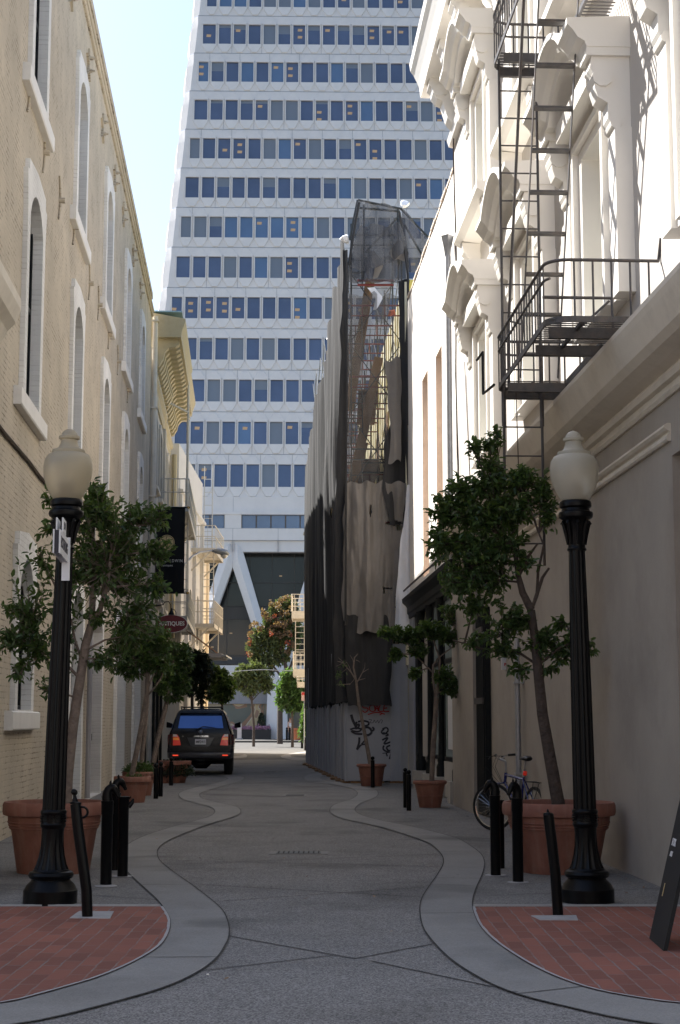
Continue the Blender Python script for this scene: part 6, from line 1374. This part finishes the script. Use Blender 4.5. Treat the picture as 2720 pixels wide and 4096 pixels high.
# ================= TREES =================
def leaf(v, f, p, d, up_, L, W, fold=.25):
    d = d.normalized(); s = d.cross(up_)
    if s.length < 1e-4: s = d.cross(Vector((1, 0, 0)))
    s.normalize(); n = s.cross(d).normalized(); b = len(v)
    droop = -n*L*.12
    v += [p, p+d*L*.35+s*W*.5+n*W*fold, p+d*L*.75+s*W*.36+n*W*fold+droop*.6, p+d*L+droop, p+d*L*.75-s*W*.36+n*W*fold+droop*.6, p+d*L*.35-s*W*.5+n*W*fold]
    f += [(b, b+1, b+2, b+3), (b, b+3, b+4, b+5)]
def rdir(r, up=0.):
    v = Vector((r.gauss(0, 1), r.gauss(0, 1), r.gauss(0, 1)+up)); return v.normalized()
def grow(t, skel, blobs, seed, ntips, per, L, W, lm, bm, twig=.3, tr=.006, shell=.55, name='crown', extra=None, limbs=None, rad=None):
    """skel: list of limb polylines [(pts, r0, r1)], blobs: (centre, (rx,ry,rz), weight)"""
    r = random.Random(seed); tm = MB(); nodes = []
    for pts, r0, r1 in skel:
        n = len(pts); tm.tube(pts, [r0+(r1-r0)*i/(n-1) for i in range(n)], 10)
        for i in range(n-1):
            for k in range(5): nodes.append(Vector(pts[i]).lerp(Vector(pts[i+1]), k/5))
    # keep only upper part nodes
    zs = sorted(n.z for n in nodes); zc = min(b[0].z-b[1][2] for b in blobs)-.5
    cand = [n for n in nodes if n.z > zc] or nodes
    v, f = [], []; tot = sum(b[2] for b in blobs)
    br = MB()
    for c, R, wt in blobs:
        # secondary limb to the blob centre
        a = min(cand, key=lambda q: (q-c).length+.6*max(0, q.z-c.z)); mid = a.lerp(c, .5)+Vector((0, 0, .06*R[2]))
        if (a-c).length > .12: br.tube([a, mid, c], [tr*3.0, tr*2.2, tr*1.4], 6)
        loc = [a.lerp(mid, k/4) for k in range(5)]+[mid.lerp(c, k/4) for k in range(5)]
        k_ = max(3, int(ntips*wt/tot))
        for i in range(k_):
            d = rdir(r, .1); q = (shell+(1-shell)*r.random()) if r.random() < .75 else r.random()
            tip = c+Vector((d.x*R[0]*q, d.y*R[1]*q, d.z*R[2]*q))
            o = min(r.sample(loc, 4), key=lambda z: (z-tip).length) if len(loc) > 4 else loc[0]
            m1 = o.lerp(tip, .55)+rdir(r)*.05*(tip-o).length+Vector((0, 0, -.04*(tip-o).length))
            if (tip-o).length > .02: br.tube([o, m1, tip], [tr, tr*.7, tr*.3], 4, cap=False)
            td = (tip-m1).normalized() if (tip-m1).length > 1e-4 else d
            for j in range(per):
                s = r.random(); p = tip-td*twig*s*r.random()
                ld = (td*.5+rdir(r, .0)*.9+Vector((0, 0, -.15))).normalized(); sc = r.uniform(.45, 1.3)
                leaf(v, f, p, ld, (Vector((0, 0, 1))+rdir(r)*.7).normalized(), L*sc, W*sc)
    if tm.v: tm.build('trunk', M[bm], t, smooth=True)
    br.build('branches', M[bm], t, normals=False)
    m = MB(); m.v = v; m.f = f; m.m = [0]*len(f); m.build(name, M[lm], t, normals=False, smooth=True)
def blobs_px(lst, y, F_=FPX):
    """(px,py,rx,ry[,dy[,w]]) source px -> world ellipsoids at depth y"""
    o = []
    for b in lst:
        px, py, rx, ry = b[:4]; dy = b[4] if len(b) > 4 else 0; yy = y+dy; s = F_/yy
        R = (rx/s, (rx+ry)/2/s*.9, ry/s); o.append((atd(px, py, yy), R, b[5] if len(b) > 5 else rx*ry/1000))
    return o
def P_(y, *pts): return [atd(px, py, y+dy) for px, py, dy in pts]
# -- big left tree
Y = 16.5; t = thing('ficus_tree', 'tall potted ficus tree in the huge pot behind the left lamp', 'tree', (c1.x, c1.y, h1*.85), 0, 'potted ficus trees')
c1y = c1.y
sk = [([atd(262, 3250, Y), atd(270, 3100, Y), atd(292, 2900, Y), atd(320, 2720, Y), atd(342, 2580, Y), atd(365, 2500, Y)], .062, .043),
      (P_(Y, (365, 2500, 0), (372, 2400, 0), (376, 2280, .1), (372, 2150, .1), (380, 2020, .1)), .036, .014),
      (P_(Y, (365, 2500, 0), (400, 2440, -.05), (428, 2350, -.1), (440, 2250, -.1), (452, 2120, -.1)), .036, .012),
      (P_(Y, (330, 2650, 0), (300, 2560, .1), (285, 2480, .1), (240, 2380, .2)), .016, .008), (P_(Y, (315, 2710, 0), (278, 2670, -.1), (230, 2640, 0), (120, 2560, .1)), .018, .007),
      (P_(Y, (345, 2600, 0), (420, 2560, .1), (520, 2540, .1)), .014, .006)]
bl = [(380, 1985, 70, 85, .1, 9), (400, 2060, 150, 110, 0, 20), (560, 2060, 105, 75, -.1, 8), (640, 2075, 55, 55, -.15, 4), (480, 2200, 165, 120, 0, 20), (640, 2210, 70, 80, -.1, 7), (360, 2240, 110, 120, .2, 12), (620, 2340, 80, 60, -.1, 6), (480, 2330, 150, 80, .1, 11), (210, 2120, 65, 60, .1, 3.2), (200, 2000, 50, 60, .2, 2.0), (160, 2230, 75, 60, .1, 3), (100, 2440, 85, 65, .1, 5), (40, 2560, 70, 80, .0, 5.5), (150, 2600, 90, 75, 0, 6.5), (60, 2690, 60, 45, 0, 2.0), (190, 2760, 60, 60, 0, 1.8), (240, 2440, 60, 50, 0, 2), (560, 2440, 80, 45, .1, 4), (420, 2640, 90, 70, .1, 4.0), (520, 2570, 90, 50, .2, 4), (300, 2300, 60, 80, 0, 2.5), (380, 2480, 60, 50, 0, 1.6), (420, 2280, 260, 300, 0, 22), (110, 2480, 130, 250, .1, 12), (520, 2480, 150, 140, 0, 9), (250, 2560, 90, 180, 0, 5)]
grow(t, sk, blobs_px(bl, Y), 1, 1180, 7, .084, .038, 'leaf', 'bark', twig=.34, shell=.25, tr=.0045)
# -- big right tree
Y = 16.9; t = thing('ficus_tree', 'potted ficus tree with a dense cloud crown in the huge pot behind the right lamp', 'tree', (c2.x, c2.y, h2*.85), 0, 'potted ficus trees')
sk = [([atd(2236, 3230, Y), atd(2205, 3060, Y), atd(2170, 2860, Y), atd(2152, 2680, Y), atd(2140, 2560, Y), atd(2125, 2440, Y)], .072, .042),
      (P_(Y, (2125, 2440, 0), (2090, 2370, 0), (2072, 2300, 0), (2060, 2200, .1), (1980, 2120, .1)), .045, .018),
      (P_(Y, (2125, 2440, 0), (2148, 2380, 0), (2152, 2290, 0), (2175, 2180, -.1), (2150, 2120, 0)), .022, .009), (P_(Y, (2140, 2400, 0), (2170, 2310, 0), (2196, 2272, 0)), .022, .013),
      (P_(Y, (2075, 2300, 0), (2110, 2230, 0), (2150, 2175, 0)), .026, .01), (P_(Y, (2150, 2660, 0), (2060, 2600, .1), (1930, 2595, .1), (1810, 2560, .15)), .016, .008), (P_(Y, (2155, 2660, 0), (2240, 2590, -.1), (2310, 2560, -.1)), .014, .007)]
bl = [(1850, 1960, 90, 70, 0, 9), (1960, 1930, 90, 70, 0, 9), (2080, 1920, 100, 60, 0, 9), (2170, 1970, 55, 80, 0, 5), (1780, 2040, 85, 80, 0, 9), (1900, 2060, 120, 90, 0, 14), (2050, 2040, 120, 90, 0, 14), (1770, 2180, 85, 90, 0, 9), (1890, 2200, 110, 90, 0, 12), (2020, 2170, 100, 70, 0, 8), (1850, 2320, 100, 80, 0, 8), (1960, 2310, 70, 70, 0, 4.5), (1900, 2410, 85, 50, 0, 3.5), (1960, 1790, 42, 70, 0, 2.6), (1905, 1790, 45, 50, 0, 2.0), (1990, 1730, 26, 30, 0, .9), (1960, 1860, 60, 40, 0, 2.5), (2200, 2060, 36, 60, 0, 3), (1900, 2260, 170, 190, 0, 12), (2080, 2250, 90, 60, 0, 2.5), (2010, 2500, 150, 120, 0, 4), (2240, 2600, 120, 90, 0, 4),
      (2060, 2490, 90, 60, 0, 5), (2010, 2600, 80, 55, 0, 3.6), (2160, 2560, 95, 70, 0, 4.5), (2270, 2590, 70, 65, 0, 3.4), (2260, 2490, 60, 30, 0, 1.3), (2360, 2600, 20, 50, 0, .8), (1900, 2560, 50, 40, .1, 1.6), (2070, 2680, 50, 50, 0, 1.3), (2200, 2680, 60, 30, 0, .9)]
grow(t, sk, blobs_px(bl, Y), 2, 1500, 8, .078, .038, 'leaf', 'bark_d', twig=.24, shell=.4, tr=.0045)
# -- second left tree, two stems
Y = c3.y; t = thing('ficus_tree', 'slim two-stemmed ficus in the moss-stained pot at the left', 'tree', (c3.x, c3.y, h3*.85), 0, 'potted ficus trees')
sk = [(P_(Y, (525, 3110, 0), (548, 3000, 0), (572, 2870, 0), (588, 2780, 0), (590, 2715, 0)), .055, .045), (P_(Y, (590, 2715, 0), (578, 2670, 0), (560, 2600, 0)), .035, .015), (P_(Y, (590, 2715, 0), (595, 2640, 0), (600, 2560, 0)), .03, .014), (P_(Y, (592, 2780, 0), (620, 2750, -.1), (645, 2710, -.1), (660, 2660, 0), (655, 2640, 0)), .022, .010)]
bl = [(560, 2540, 110, 60, 0, 12), (480, 2580, 60, 60, 0, 5), (640, 2560, 55, 60, 0, 6), (560, 2640, 100, 60, 0, 9), (640, 2660, 60, 60, 0, 6), (520, 2700, 40, 30, 0, 2), (650, 2750, 40, 28, 0, 2.4), (470, 2670, 40, 30, 0, 1.5), (600, 2600, 60, 60, .5, 5)]
grow(t, sk, blobs_px(bl, Y), 3, 700, 8, .095, .046, 'leaf', 'bark', twig=.25, tr=.007)
t = thing('ficus_tree', 'thin bare-stemmed ficus rising from the pot of low greenery at the left', 'tree', (c4.x, c4.y, h4*.85), 0, 'potted ficus trees')
Y = c4.y; sk = [(P_(Y, (563, 3070, 0), (572, 2990, 0), (582, 2900, 0), (588, 2820, 0), (592, 2740, 0)), .05, .035)]
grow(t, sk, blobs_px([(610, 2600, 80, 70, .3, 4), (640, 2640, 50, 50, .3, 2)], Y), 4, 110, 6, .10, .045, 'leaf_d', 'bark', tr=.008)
t = thing('ficus_tree', 'leaning ficus with a dark crown in front of the black shopfront at the left', 'tree', (c5.x, c5.y, h5*.85), 0, 'potted ficus trees')
Y = c5.y; sk = [(P_(Y, (613, 3050, 0), (630, 2960, 0), (655, 2860, 0), (672, 2790, 0), (682, 2740, 0)), .075, .05)]
grow(t, sk, blobs_px([(690, 2680, 55, 70, 0, 6), (735, 2640, 45, 60, 0, 5), (700, 2600, 60, 40, 0, 4), (720, 2740, 50, 50, 0, 5), (660, 2620, 50, 50, .3, 3), (690, 2790, 40, 25, 0, 1.5)], Y), 5, 480, 8, .12, .055, 'leaf', 'bark', tr=.01)
# greenery in pots and the clipped shrub
def shrub(c, R, n, label, lm='leaf', L=.06, name='shrub', group=None, seed=1):
    t = thing(name, label, 'shrub', c, 0, group); r = random.Random(seed); v, f = [], []
    for i in range(n):
        d = rdir(r, .3); q = r.uniform(.55, 1.) ; k = 1+.18*noise.noise(d*3+Vector((seed, 0, 0))); p = Vector(c)+Vector((d.x*R[0]*q*k, d.y*R[1]*q*k, abs(d.z)*R[2]*q*k+.0))
        leaf(v, f, p, (d+rdir(r)*.8).normalized(), rdir(r, 1), L*r.uniform(.6, 1.2), L*.55)
    m = MB(); m.v = v; m.f = f; m.m = [0]*len(f); m.build('foliage', M[lm], t, normals=False, smooth=True)
    s = MB()
    for i in range(9): d = rdir(r, .6); s.tube([Vector(c)-Vector((0, 0, .12)), Vector(c)+Vector((d.x*R[0]*.6, d.y*R[1]*.6, abs(d.z)*R[2]*.7))], .01, 4)
    s.build('stems', M['bark_d'], t); return t
shrub((c4.x, c4.y, h4*.9), (.36, .34, .26), 1100, 'low greenery filling the second terracotta pot at the left', seed=3)
shrub((c3.x+.02, c3.y+.0, h3*.86), (.22, .22, .10), 260, 'thin ground cover in the moss-stained pot', seed=4)
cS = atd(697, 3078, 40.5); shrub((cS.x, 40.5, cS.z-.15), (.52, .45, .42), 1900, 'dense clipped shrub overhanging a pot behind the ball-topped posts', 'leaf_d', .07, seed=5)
t = thing('plant_pot', 'terracotta pot under the dense clipped shrub near the car', 'plant pot', (cS.x, 40.6, 0), 0, 'terracotta plant pots')
MB().lathe([(.26, 0), (.27, .01), (.38, .44), (.42, .46), (.43, .56), (.38, .57), (.36, .5)], (cS.x, 40.6, 0), 30, cap=False).build('pot_body', M['terracotta'], t, smooth=True)
# -- right middle tree
Y = c6.y; t = thing('ficus_tree', 'slender ficus with a flat ragged crown in front of the dark shopfront', 'tree', (c6.x, c6.y, h6*.85), 0, 'potted ficus trees')
sk = [(P_(Y, (1727, 3125, 0), (1733, 2980, 0), (1742, 2860, 0), (1745, 2790, 0)), .05, .042), (P_(Y, (1745, 2790, 0), (1732, 2720, 0), (1732, 2660, 0), (1748, 2640, 0)), .026, .016), (P_(Y, (1745, 2790, 0), (1756, 2700, 0), (1760, 2640, 0), (1740, 2580, 0)), .028, .014), (P_(Y, (1732, 2690, 0), (1700, 2660, 0), (1670, 2630, 0), (1620, 2560, 0)), .016, .008), (P_(Y, (1745, 2640, 0), (1830, 2570, 0), (1950, 2600, 0)), .014, .006)]
bl = [(1560, 2530, 60, 28, 0, 4), (1640, 2540, 60, 32, 0, 5), (1720, 2520, 60, 36, 0, 6), (1790, 2540, 55, 40, 0, 4), (1580, 2620, 26, 30, 0, 2), (1680, 2600, 50, 30, 0, 2.5), (1780, 2710, 55, 45, 0, 3.5), (1810, 2760, 40, 35, 0, 1.8), (1660, 2690, 26, 22, 0, 1.3), (1870, 2560, 40, 40, 0, 2), (1810, 2460, 60, 45, .3, 2)]
grow(t, sk, blobs_px(bl, Y), 6, 620, 8, .095, .046, 'leaf', 'bark', twig=.2, tr=.006)
# -- bare sapling at the hoarding
Y = c7.y; t = thing('sapling', 'nearly bare sapling leaning over the graffiti hoarding', 'tree', (c7.x, c7.y, h7*.85)); 
sk = [(P_(Y, (1482, 3060, 0), (1460, 2940, 0), (1436, 2820, 0), (1424, 2720, 0)), .055, .03), (P_(Y, (1424, 2720, 0), (1414, 2670, 0), (1418, 2630, 0), (1432, 2615, 0)), .026, .01), (P_(Y, (1424, 2720, 0), (1405, 2690, 0), (1370, 2650, 0), (1350, 2645, 0)), .02, .006), (P_(Y, (1428, 2730, 0), (1450, 2690, 0), (1475, 2675, 0)), .015, .005)]
tw = []
r = random.Random(8)
for a, b in (((1405, 2690), (1380, 2640)), ((1390, 2670), (1365, 2690)), ((1370, 2650), (1345, 2665)), ((1416, 2660), (1400, 2620)), ((1450, 2690), (1460, 2650)), ((1424, 2700), (1398, 2740)), ((1436, 2720), (1462, 2712)), ((1424, 2640), (1440, 2650)), ((1380, 2660), (1352, 2630))): sk.append((P_(Y, (*a, 0), ((a[0]+b[0])/2+4, (a[1]+b[1])/2, 0), (*b, 0)), .010, .003))
grow(t, sk, blobs_px([(1355, 2700, 18, 14, 0, 1), (1372, 2655, 16, 12, 0, .6), (1352, 2740, 10, 8, 0, .5)], Y), 8, 16, 5, .08, .035, 'leaf', 'bark', tr=.005)
# -- dark clipped trees beyond the car
def simple(name, label, Y, trunk, bl, seed, nt, per, L, lm, bm='bark_d', group=None, tr=.012, base=None, tw=.07, cat='tree', twig=.3, shell=.5):
    b = atd(trunk[-1][0], 2900, Y); t = thing(name, label, cat, (b.x, Y, 0), 0, group)
    sk = [([Vector((b.x, Y, 0))]+P_(Y, *[(x, y, 0) for x, y in reversed(trunk)]), tw, tw*.6)]
    grow(t, sk, blobs_px(bl, Y), seed, nt, per, L, L*.5, lm, bm, twig=twig, tr=tr, shell=shell); return t
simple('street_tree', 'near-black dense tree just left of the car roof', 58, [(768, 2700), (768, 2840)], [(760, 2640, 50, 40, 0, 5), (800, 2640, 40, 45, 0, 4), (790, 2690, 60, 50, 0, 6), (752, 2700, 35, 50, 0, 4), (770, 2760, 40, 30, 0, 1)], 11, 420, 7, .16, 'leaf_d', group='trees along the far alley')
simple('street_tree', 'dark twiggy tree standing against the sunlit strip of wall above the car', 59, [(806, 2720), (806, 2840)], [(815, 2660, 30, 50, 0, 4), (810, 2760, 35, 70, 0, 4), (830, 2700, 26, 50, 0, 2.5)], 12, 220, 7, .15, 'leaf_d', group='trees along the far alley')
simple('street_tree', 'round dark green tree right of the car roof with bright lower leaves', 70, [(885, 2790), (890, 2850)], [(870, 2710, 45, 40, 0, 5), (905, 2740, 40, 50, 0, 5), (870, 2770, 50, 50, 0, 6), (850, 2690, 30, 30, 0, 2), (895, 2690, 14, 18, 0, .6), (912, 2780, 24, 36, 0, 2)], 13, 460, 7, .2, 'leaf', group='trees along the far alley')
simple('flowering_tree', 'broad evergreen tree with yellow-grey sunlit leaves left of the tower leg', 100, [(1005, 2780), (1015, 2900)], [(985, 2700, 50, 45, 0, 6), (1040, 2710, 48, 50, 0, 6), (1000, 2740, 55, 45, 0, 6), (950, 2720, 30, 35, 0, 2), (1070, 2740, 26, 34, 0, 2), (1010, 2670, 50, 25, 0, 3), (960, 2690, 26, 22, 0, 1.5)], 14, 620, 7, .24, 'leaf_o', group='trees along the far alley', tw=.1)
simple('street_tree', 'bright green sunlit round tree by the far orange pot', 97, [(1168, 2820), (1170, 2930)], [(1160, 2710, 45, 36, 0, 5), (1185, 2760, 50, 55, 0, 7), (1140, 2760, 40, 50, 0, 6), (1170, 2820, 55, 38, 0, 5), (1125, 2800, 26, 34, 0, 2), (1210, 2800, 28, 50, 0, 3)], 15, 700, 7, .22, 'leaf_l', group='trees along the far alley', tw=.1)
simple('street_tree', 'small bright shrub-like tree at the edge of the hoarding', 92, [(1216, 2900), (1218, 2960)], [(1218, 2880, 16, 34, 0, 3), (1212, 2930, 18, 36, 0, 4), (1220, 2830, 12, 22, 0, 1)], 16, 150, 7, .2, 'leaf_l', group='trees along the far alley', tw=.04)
# red flowering gum
Y = 112; b = atd(1120, 2900, Y); t = thing('flowering_gum_tree', 'large flowering tree with orange-red blossom in front of the white tower legs', 'tree', (b.x, Y, 0))
sk = [([Vector((b.x, Y, 0))]+P_(Y, (1120, 2780, 0), (1150, 2690, 0), (1130, 2620, 0), (1110, 2540, 0)), .22, .1), (P_(Y, (1120, 2700, 0), (1090, 2660, 0), (1060, 2650, 0)), .09, .05), (P_(Y, (1150, 2690, 0), (1175, 2640, 0), (1180, 2580, 0)), .1, .05)]
bl = [(1140, 2410, 36, 26, 0, 3), (1100, 2440, 34, 30, 0, 3), (1165, 2450, 34, 50, 0, 4), (1080, 2490, 38, 34, 0, 4), (1130, 2520, 55, 50, 0, 8), (1040, 2540, 46, 36, 0, 5), (1025, 2590, 42, 40, 0, 5), (1090, 2580, 50, 44, 0, 7), (1170, 2560, 40, 60, 0, 6), (1060, 2640, 50, 34, 0, 5), (1120, 2630, 44, 34, 0, 4), (1020, 2630, 26, 26, 0, 2), (1060, 2690, 40, 26, 0, 2.5), (1190, 2520, 26, 60, 0, 3)]
grow(t, sk, blobs_px(bl, Y), 17, 1150, 7, .27, .14, 'leaf_o', 'bark_d', twig=.4, tr=.02)
fbx = [(1142, 2398, 30, 12), (1100, 2420, 26, 14), (1075, 2470, 26, 16), (1120, 2490, 22, 14), (1150, 2500, 18, 18), (1130, 2500, 20, 10), (1020, 2500, 22, 12), (1040, 2515, 16, 10), (1000, 2535, 10, 12), (1130, 2460, 30, 16), (1150, 2540, 14, 18), (1108, 2540, 24, 20), (1086, 2532, 14, 14), (1165, 2440, 18, 16), (998, 2620, 6, 10), (994, 2580, 6, 8), (1060, 2450, 14, 12), (1096, 2502, 22, 10), (1170, 2580, 16, 18), (1150, 2610, 10, 8)]
grow_bl = blobs_px([(x+rng.uniform(-14, 14)*1, y+rng.uniform(-9, 9), rx*.55, ry*.7, -.9+rng.uniform(-.5, .6)) for x, y, rx, ry in fbx for q in range(3)], Y); r = random.Random(4); v, f = [], []
for c, R, wt in grow_bl:
    for i in range(int(8+R[0]*R[2]*380)): d = rdir(r, .2); p = c+Vector((d.x*R[0], d.y*R[1], d.z*R[2]))*r.uniform(.6, 1.05); leaf(v, f, p, rdir(r, .3), rdir(r, 1), .17, .14)
m = MB(); m.v = v; m.f = f; m.m = [0]*len(f); m.build('blossom', M['leaf_b'], t, normals=False)
v, f = [], []
for x, y in ((1083, 2537), (1150, 2567), (1152, 2572), (996, 2575), (992, 2620), (1163, 2540), (1100, 2465), (1000, 2560)):
    c = atd(x, y, Y-1.2)
    for i in range(12): leaf(v, f, c+rdir(r)*.14, rdir(r), rdir(r), .14, .12)
m = MB(); m.v = v; m.f = f; m.m = [0]*len(f); m.build('red_blossom', M['leaf_red'], t, normals=False)
# ================= PLAZA =================
t = thing('plant_pot', 'large bright orange pot on the far sunlit pavement', 'plant pot', (-3.55, 126, .14), 0, 'terracotta plant pots')
c = Vector((atd(1192, 2950, 126).x, 126, .14)); MB().lathe([(.36, 0), (.37, .02), (.5, .72), (.56, .76), (.57, .9), (.52, .92), (.5, .8)], c, 32, cap=False).build('pot_body', M['terra_far'], t, smooth=True); MB().lathe([(.001, .84), (.5, .84)], c, 16, cap=False).build('soil', M['soil'], t)
t2 = thing('planter_box', 'long dark planter box of pink flowers in front of the tower window', 'planter', (-8, 131, .14)); a, b = atd(905, 2950, 131).x, atd(1082, 2950, 131).x
MB().box(a, b, 131, 132, .14, .92).build('box', mat('dark_stone', (.035, .03, .028), .6), t2); v, f = [], []
for i in range(1300):
    x = r.uniform(a+.05, b-.05); leaf(v, f, Vector((x, r.uniform(131, 132), .95+abs(r.gauss(0, .1))+.13*max(0, noise.noise(Vector((x*.9, 0, 0)))))), rdir(r, .5), rdir(r, 1), .12, .10)
m = MB(); m.v = v; m.f = f; m.m = [0]*len(f); m.build('flowers', M['flowers'], t2, normals=False)
t = thing('info_pillar', 'slim pale information pillar right of the car in the distance', 'pillar', (gnd(957, 2966).x, 127, .14)); x = atd(957, 2966, 127).x
MB().box(x-.17, x+.17, 127, 127.2, .14, 1.42).build('body', mat('pale_pink_metal', (.62, .54, .50), .5), t); MB().box(x-.26, x+.26, 126.9, 127.3, .141, .24).build('foot', M['t_blind'], t); MB().box(x-.06, x+.06, 126.985, 126.999, 1.2, 1.32).build('screen', M['t_glass2'], t)
# cypress in the window
t = thing('cypress_bush', 'dark cone-shaped bush before the mural window', 'bush', (atd(1045, 2900, 131.5).x, 132.5, .14)); c = Vector((atd(1045, 2900, 132.3).x, 132.3, .9)); v, f = [], []
for i in range(900):
    z_ = r.random(); R = .36*(1-z_)**.6+.05; a = r.uniform(0, 6.3); leaf(v, f, c+Vector((R*math.cos(a)*r.uniform(.7, 1), R*math.sin(a)*r.uniform(.7, 1), z_*1.35)), rdir(r, 1), rdir(r), .13, .07)
m = MB(); m.v = v; m.f = f; m.m = [0]*len(f); m.build('foliage', M['leaf_d'], t, normals=False)
# overhead cable
t = thing('street_cable', 'thin overhead wire across the end of the alley', 'cable', (-6, 90, 6)); MB().tube([atd(860+40*k, 2683-.3*k+3*math.sin(k), 92) for k in range(10)], .02, 5).build('wire', M['galv'], t)
# ================= BUILDINGS ACROSS THE CROSS STREET (behind the viewer, unseen, added to block sky light) =================
FBk = Frame((-40, -9), (1, 0), 1); FBk.nv = Vector((0, 1, 0))
for i, (u0, u1, h, mt, lab) in enumerate(((8, 34, 14, 'wood', 'unseen brown three-storey building added across the street to block sky, left of the alley axis'), (34.1, 52, 17, 'taupe', 'unseen taupe building added across the street to block sky, facing the alley mouth'), (52.1, 76, 13, 'cornice_w', 'unseen stone-coloured building added across the street to block sky, right of the alley axis'))):
    B = thing('sky_blocking_building', lab, 'building', FBk.at(u0, 0, 0)); hs = []
    for k in range(int((u1-u0)/3.2)):
        for z0, z1 in ((.8, 3.2), (5, 7.4), (9, 11.4)): hs.append((u0+1+k*3.2, u0+2.4+k*3.2, z0, z1))
    m = MB(); facade(m, FBk, u0, u1, 0, h, hs, depth=10); m.build('wall', M[mt], B)
    for a, b, c, d in hs: MB().fb(FBk, a, b, -.3, -.25, c, d).build('window', M['rec_glass'], B)
    MB().sweep([(0, h-.8), (.4, h-.4), (.5, h-.1), (0, h-.05)], FBk, u0, u1).build('cornice', M['cornice_w'], B)
# ================= PEOPLE =================
def person(label, c, yaw, shirt, hair, pants, stride, lean=0., bag=None, ponytail=False, legs_bare=True, h=1.68):
    t = thing('person', label, 'person', c, yaw); Mx = t.matrix_basis.copy(); k = h/1.7
    J = dict(pel=(0, 0, .93), sp1=(0, .01, 1.08), sp2=(0, 0, 1.25), sp3=(0, 0+lean, 1.40), nk=(0, lean*1.1, 1.48), hd=(0, lean*1.3-.01, 1.58), ht=(0, lean*1.3, 1.66),
             shL=(-.17, lean, 1.40), elL=(-.22, -.10+lean, 1.14), wrL=(-.20, -.26+lean, 1.02), haL=(-.19, -.32+lean, 1.0), shR=(.17, lean, 1.40), elR=(.22, .06+lean, 1.14), wrR=(.23, -.02, .94), haR=(.23, -.05, .87),
             hiL=(-.09, 0, .90), knL=(-.10, -stride*.55, .50), anL=(-.10, -stride*.7, .09), toL=(-.10, -stride*.7-.14, .03), hiR=(.09, 0, .90), knR=(.10, stride*.2, .49), anR=(.10, stride*.85, .12), toR=(.10, stride*.85-.13, .03))
    Rd = dict(pel=.13, sp1=.115, sp2=.12, sp3=.115, nk=.05, hd=.085, ht=.07, shL=.055, elL=.042, wrL=.03, haL=.035, shR=.055, elR=.042, wrR=.03, haR=.035, hiL=.085, knL=.055, anL=.038, toL=.032, hiR=.085, knR=.055, anR=.038, toR=.032)
    E = [('pel', 'sp1'), ('sp1', 'sp2'), ('sp2', 'sp3'), ('sp3', 'nk'), ('nk', 'hd'), ('hd', 'ht'), ('sp3', 'shL'), ('shL', 'elL'), ('elL', 'wrL'), ('wrL', 'haL'), ('sp3', 'shR'), ('shR', 'elR'), ('elR', 'wrR'), ('wrR', 'haR'), ('pel', 'hiL'), ('hiL', 'knL'), ('knL', 'anL'), ('anL', 'toL'), ('pel', 'hiR'), ('hiR', 'knR'), ('knR', 'anR'), ('anR', 'toR')]
    def skin(name, js, es, grow_, mt):
        me = bpy.data.meshes.new(name); ix = {j: i for i, j in enumerate(js)}; me.from_pydata([Vector(J[j])*k for j in js], [(ix[a], ix[b]) for a, b in es], [])
        o = bpy.data.objects.new(name, me); COL.objects.link(o); o.parent = t; md = o.modifiers.new('skin', 'SKIN'); 
        if not me.skin_vertices: 
            import bmesh as _b; bm = _b.new(); bm.from_mesh(me); bm.verts.layers.skin.verify(); bm.to_mesh(me); bm.free()
        for i, j in enumerate(js): s_ = me.skin_vertices[0].data[i]; q = Rd[j]*k+grow_; s_.radius = (q, q*(.72 if j[:2] in ('sp', 'pe') else 1)); s_.use_root = (i == 0)
        sb = o.modifiers.new('sub', 'SUBSURF'); sb.levels = 2; sb.render_levels = 2; me.materials.append(mt); return o
    js = list(J); body = skin('body', js, E, 0, M['skin'])
    skin('shirt', ['sp1', 'sp2', 'sp3', 'shL', 'shR', 'pel'], [('pel', 'sp1'), ('sp1', 'sp2'), ('sp2', 'sp3'), ('sp3', 'shL'), ('sp3', 'shR')], .014, shirt)
    if pants: skin('trousers', ['pel', 'hiL', 'knL', 'hiR', 'knR']+([] if legs_bare else ['anL', 'anR']), [('pel', 'hiL'), ('hiL', 'knL'), ('pel', 'hiR'), ('hiR', 'knR')]+([] if legs_bare else [('knL', 'anL'), ('knR', 'anR')]), .018, pants)
    hp = Mx @ (Vector(J['ht'])*k); MB().tube([hp+Vector((0, 0, .06)), hp+Vector((0, .02, .0)), hp+Vector((0, .05, -.09)), hp+Vector((0, .06, -.22 if ponytail else -.12))], [.06, .095, .085, .04], 12).build('hair', hair, t, smooth=True)
    fp = Mx @ (Vector(J['hd'])*k); 
    return t
person('person in a white top and pale cap walking beside the far orange pot', (atd(1161, 2960, 124.6).x, 124.6, .14), R_(200), M['shirt_w'], M['hair_r'], M['skin'], .32, 0, ponytail=True)
c_ = (atd(1203, 2940, 128.2).x, 128.2, .14); person('blond person in a pale pink shirt leaning behind the far orange pot', c_, R_(120), M['shirt_p'], M['hair_b'], M['pants'], .2, -.08, legs_bare=False)
t = bpy.data.objects.new('cap', None); bpy.data.objects.remove(t)
# ---------------- finish ----------------
bpy.context.view_layer.update()
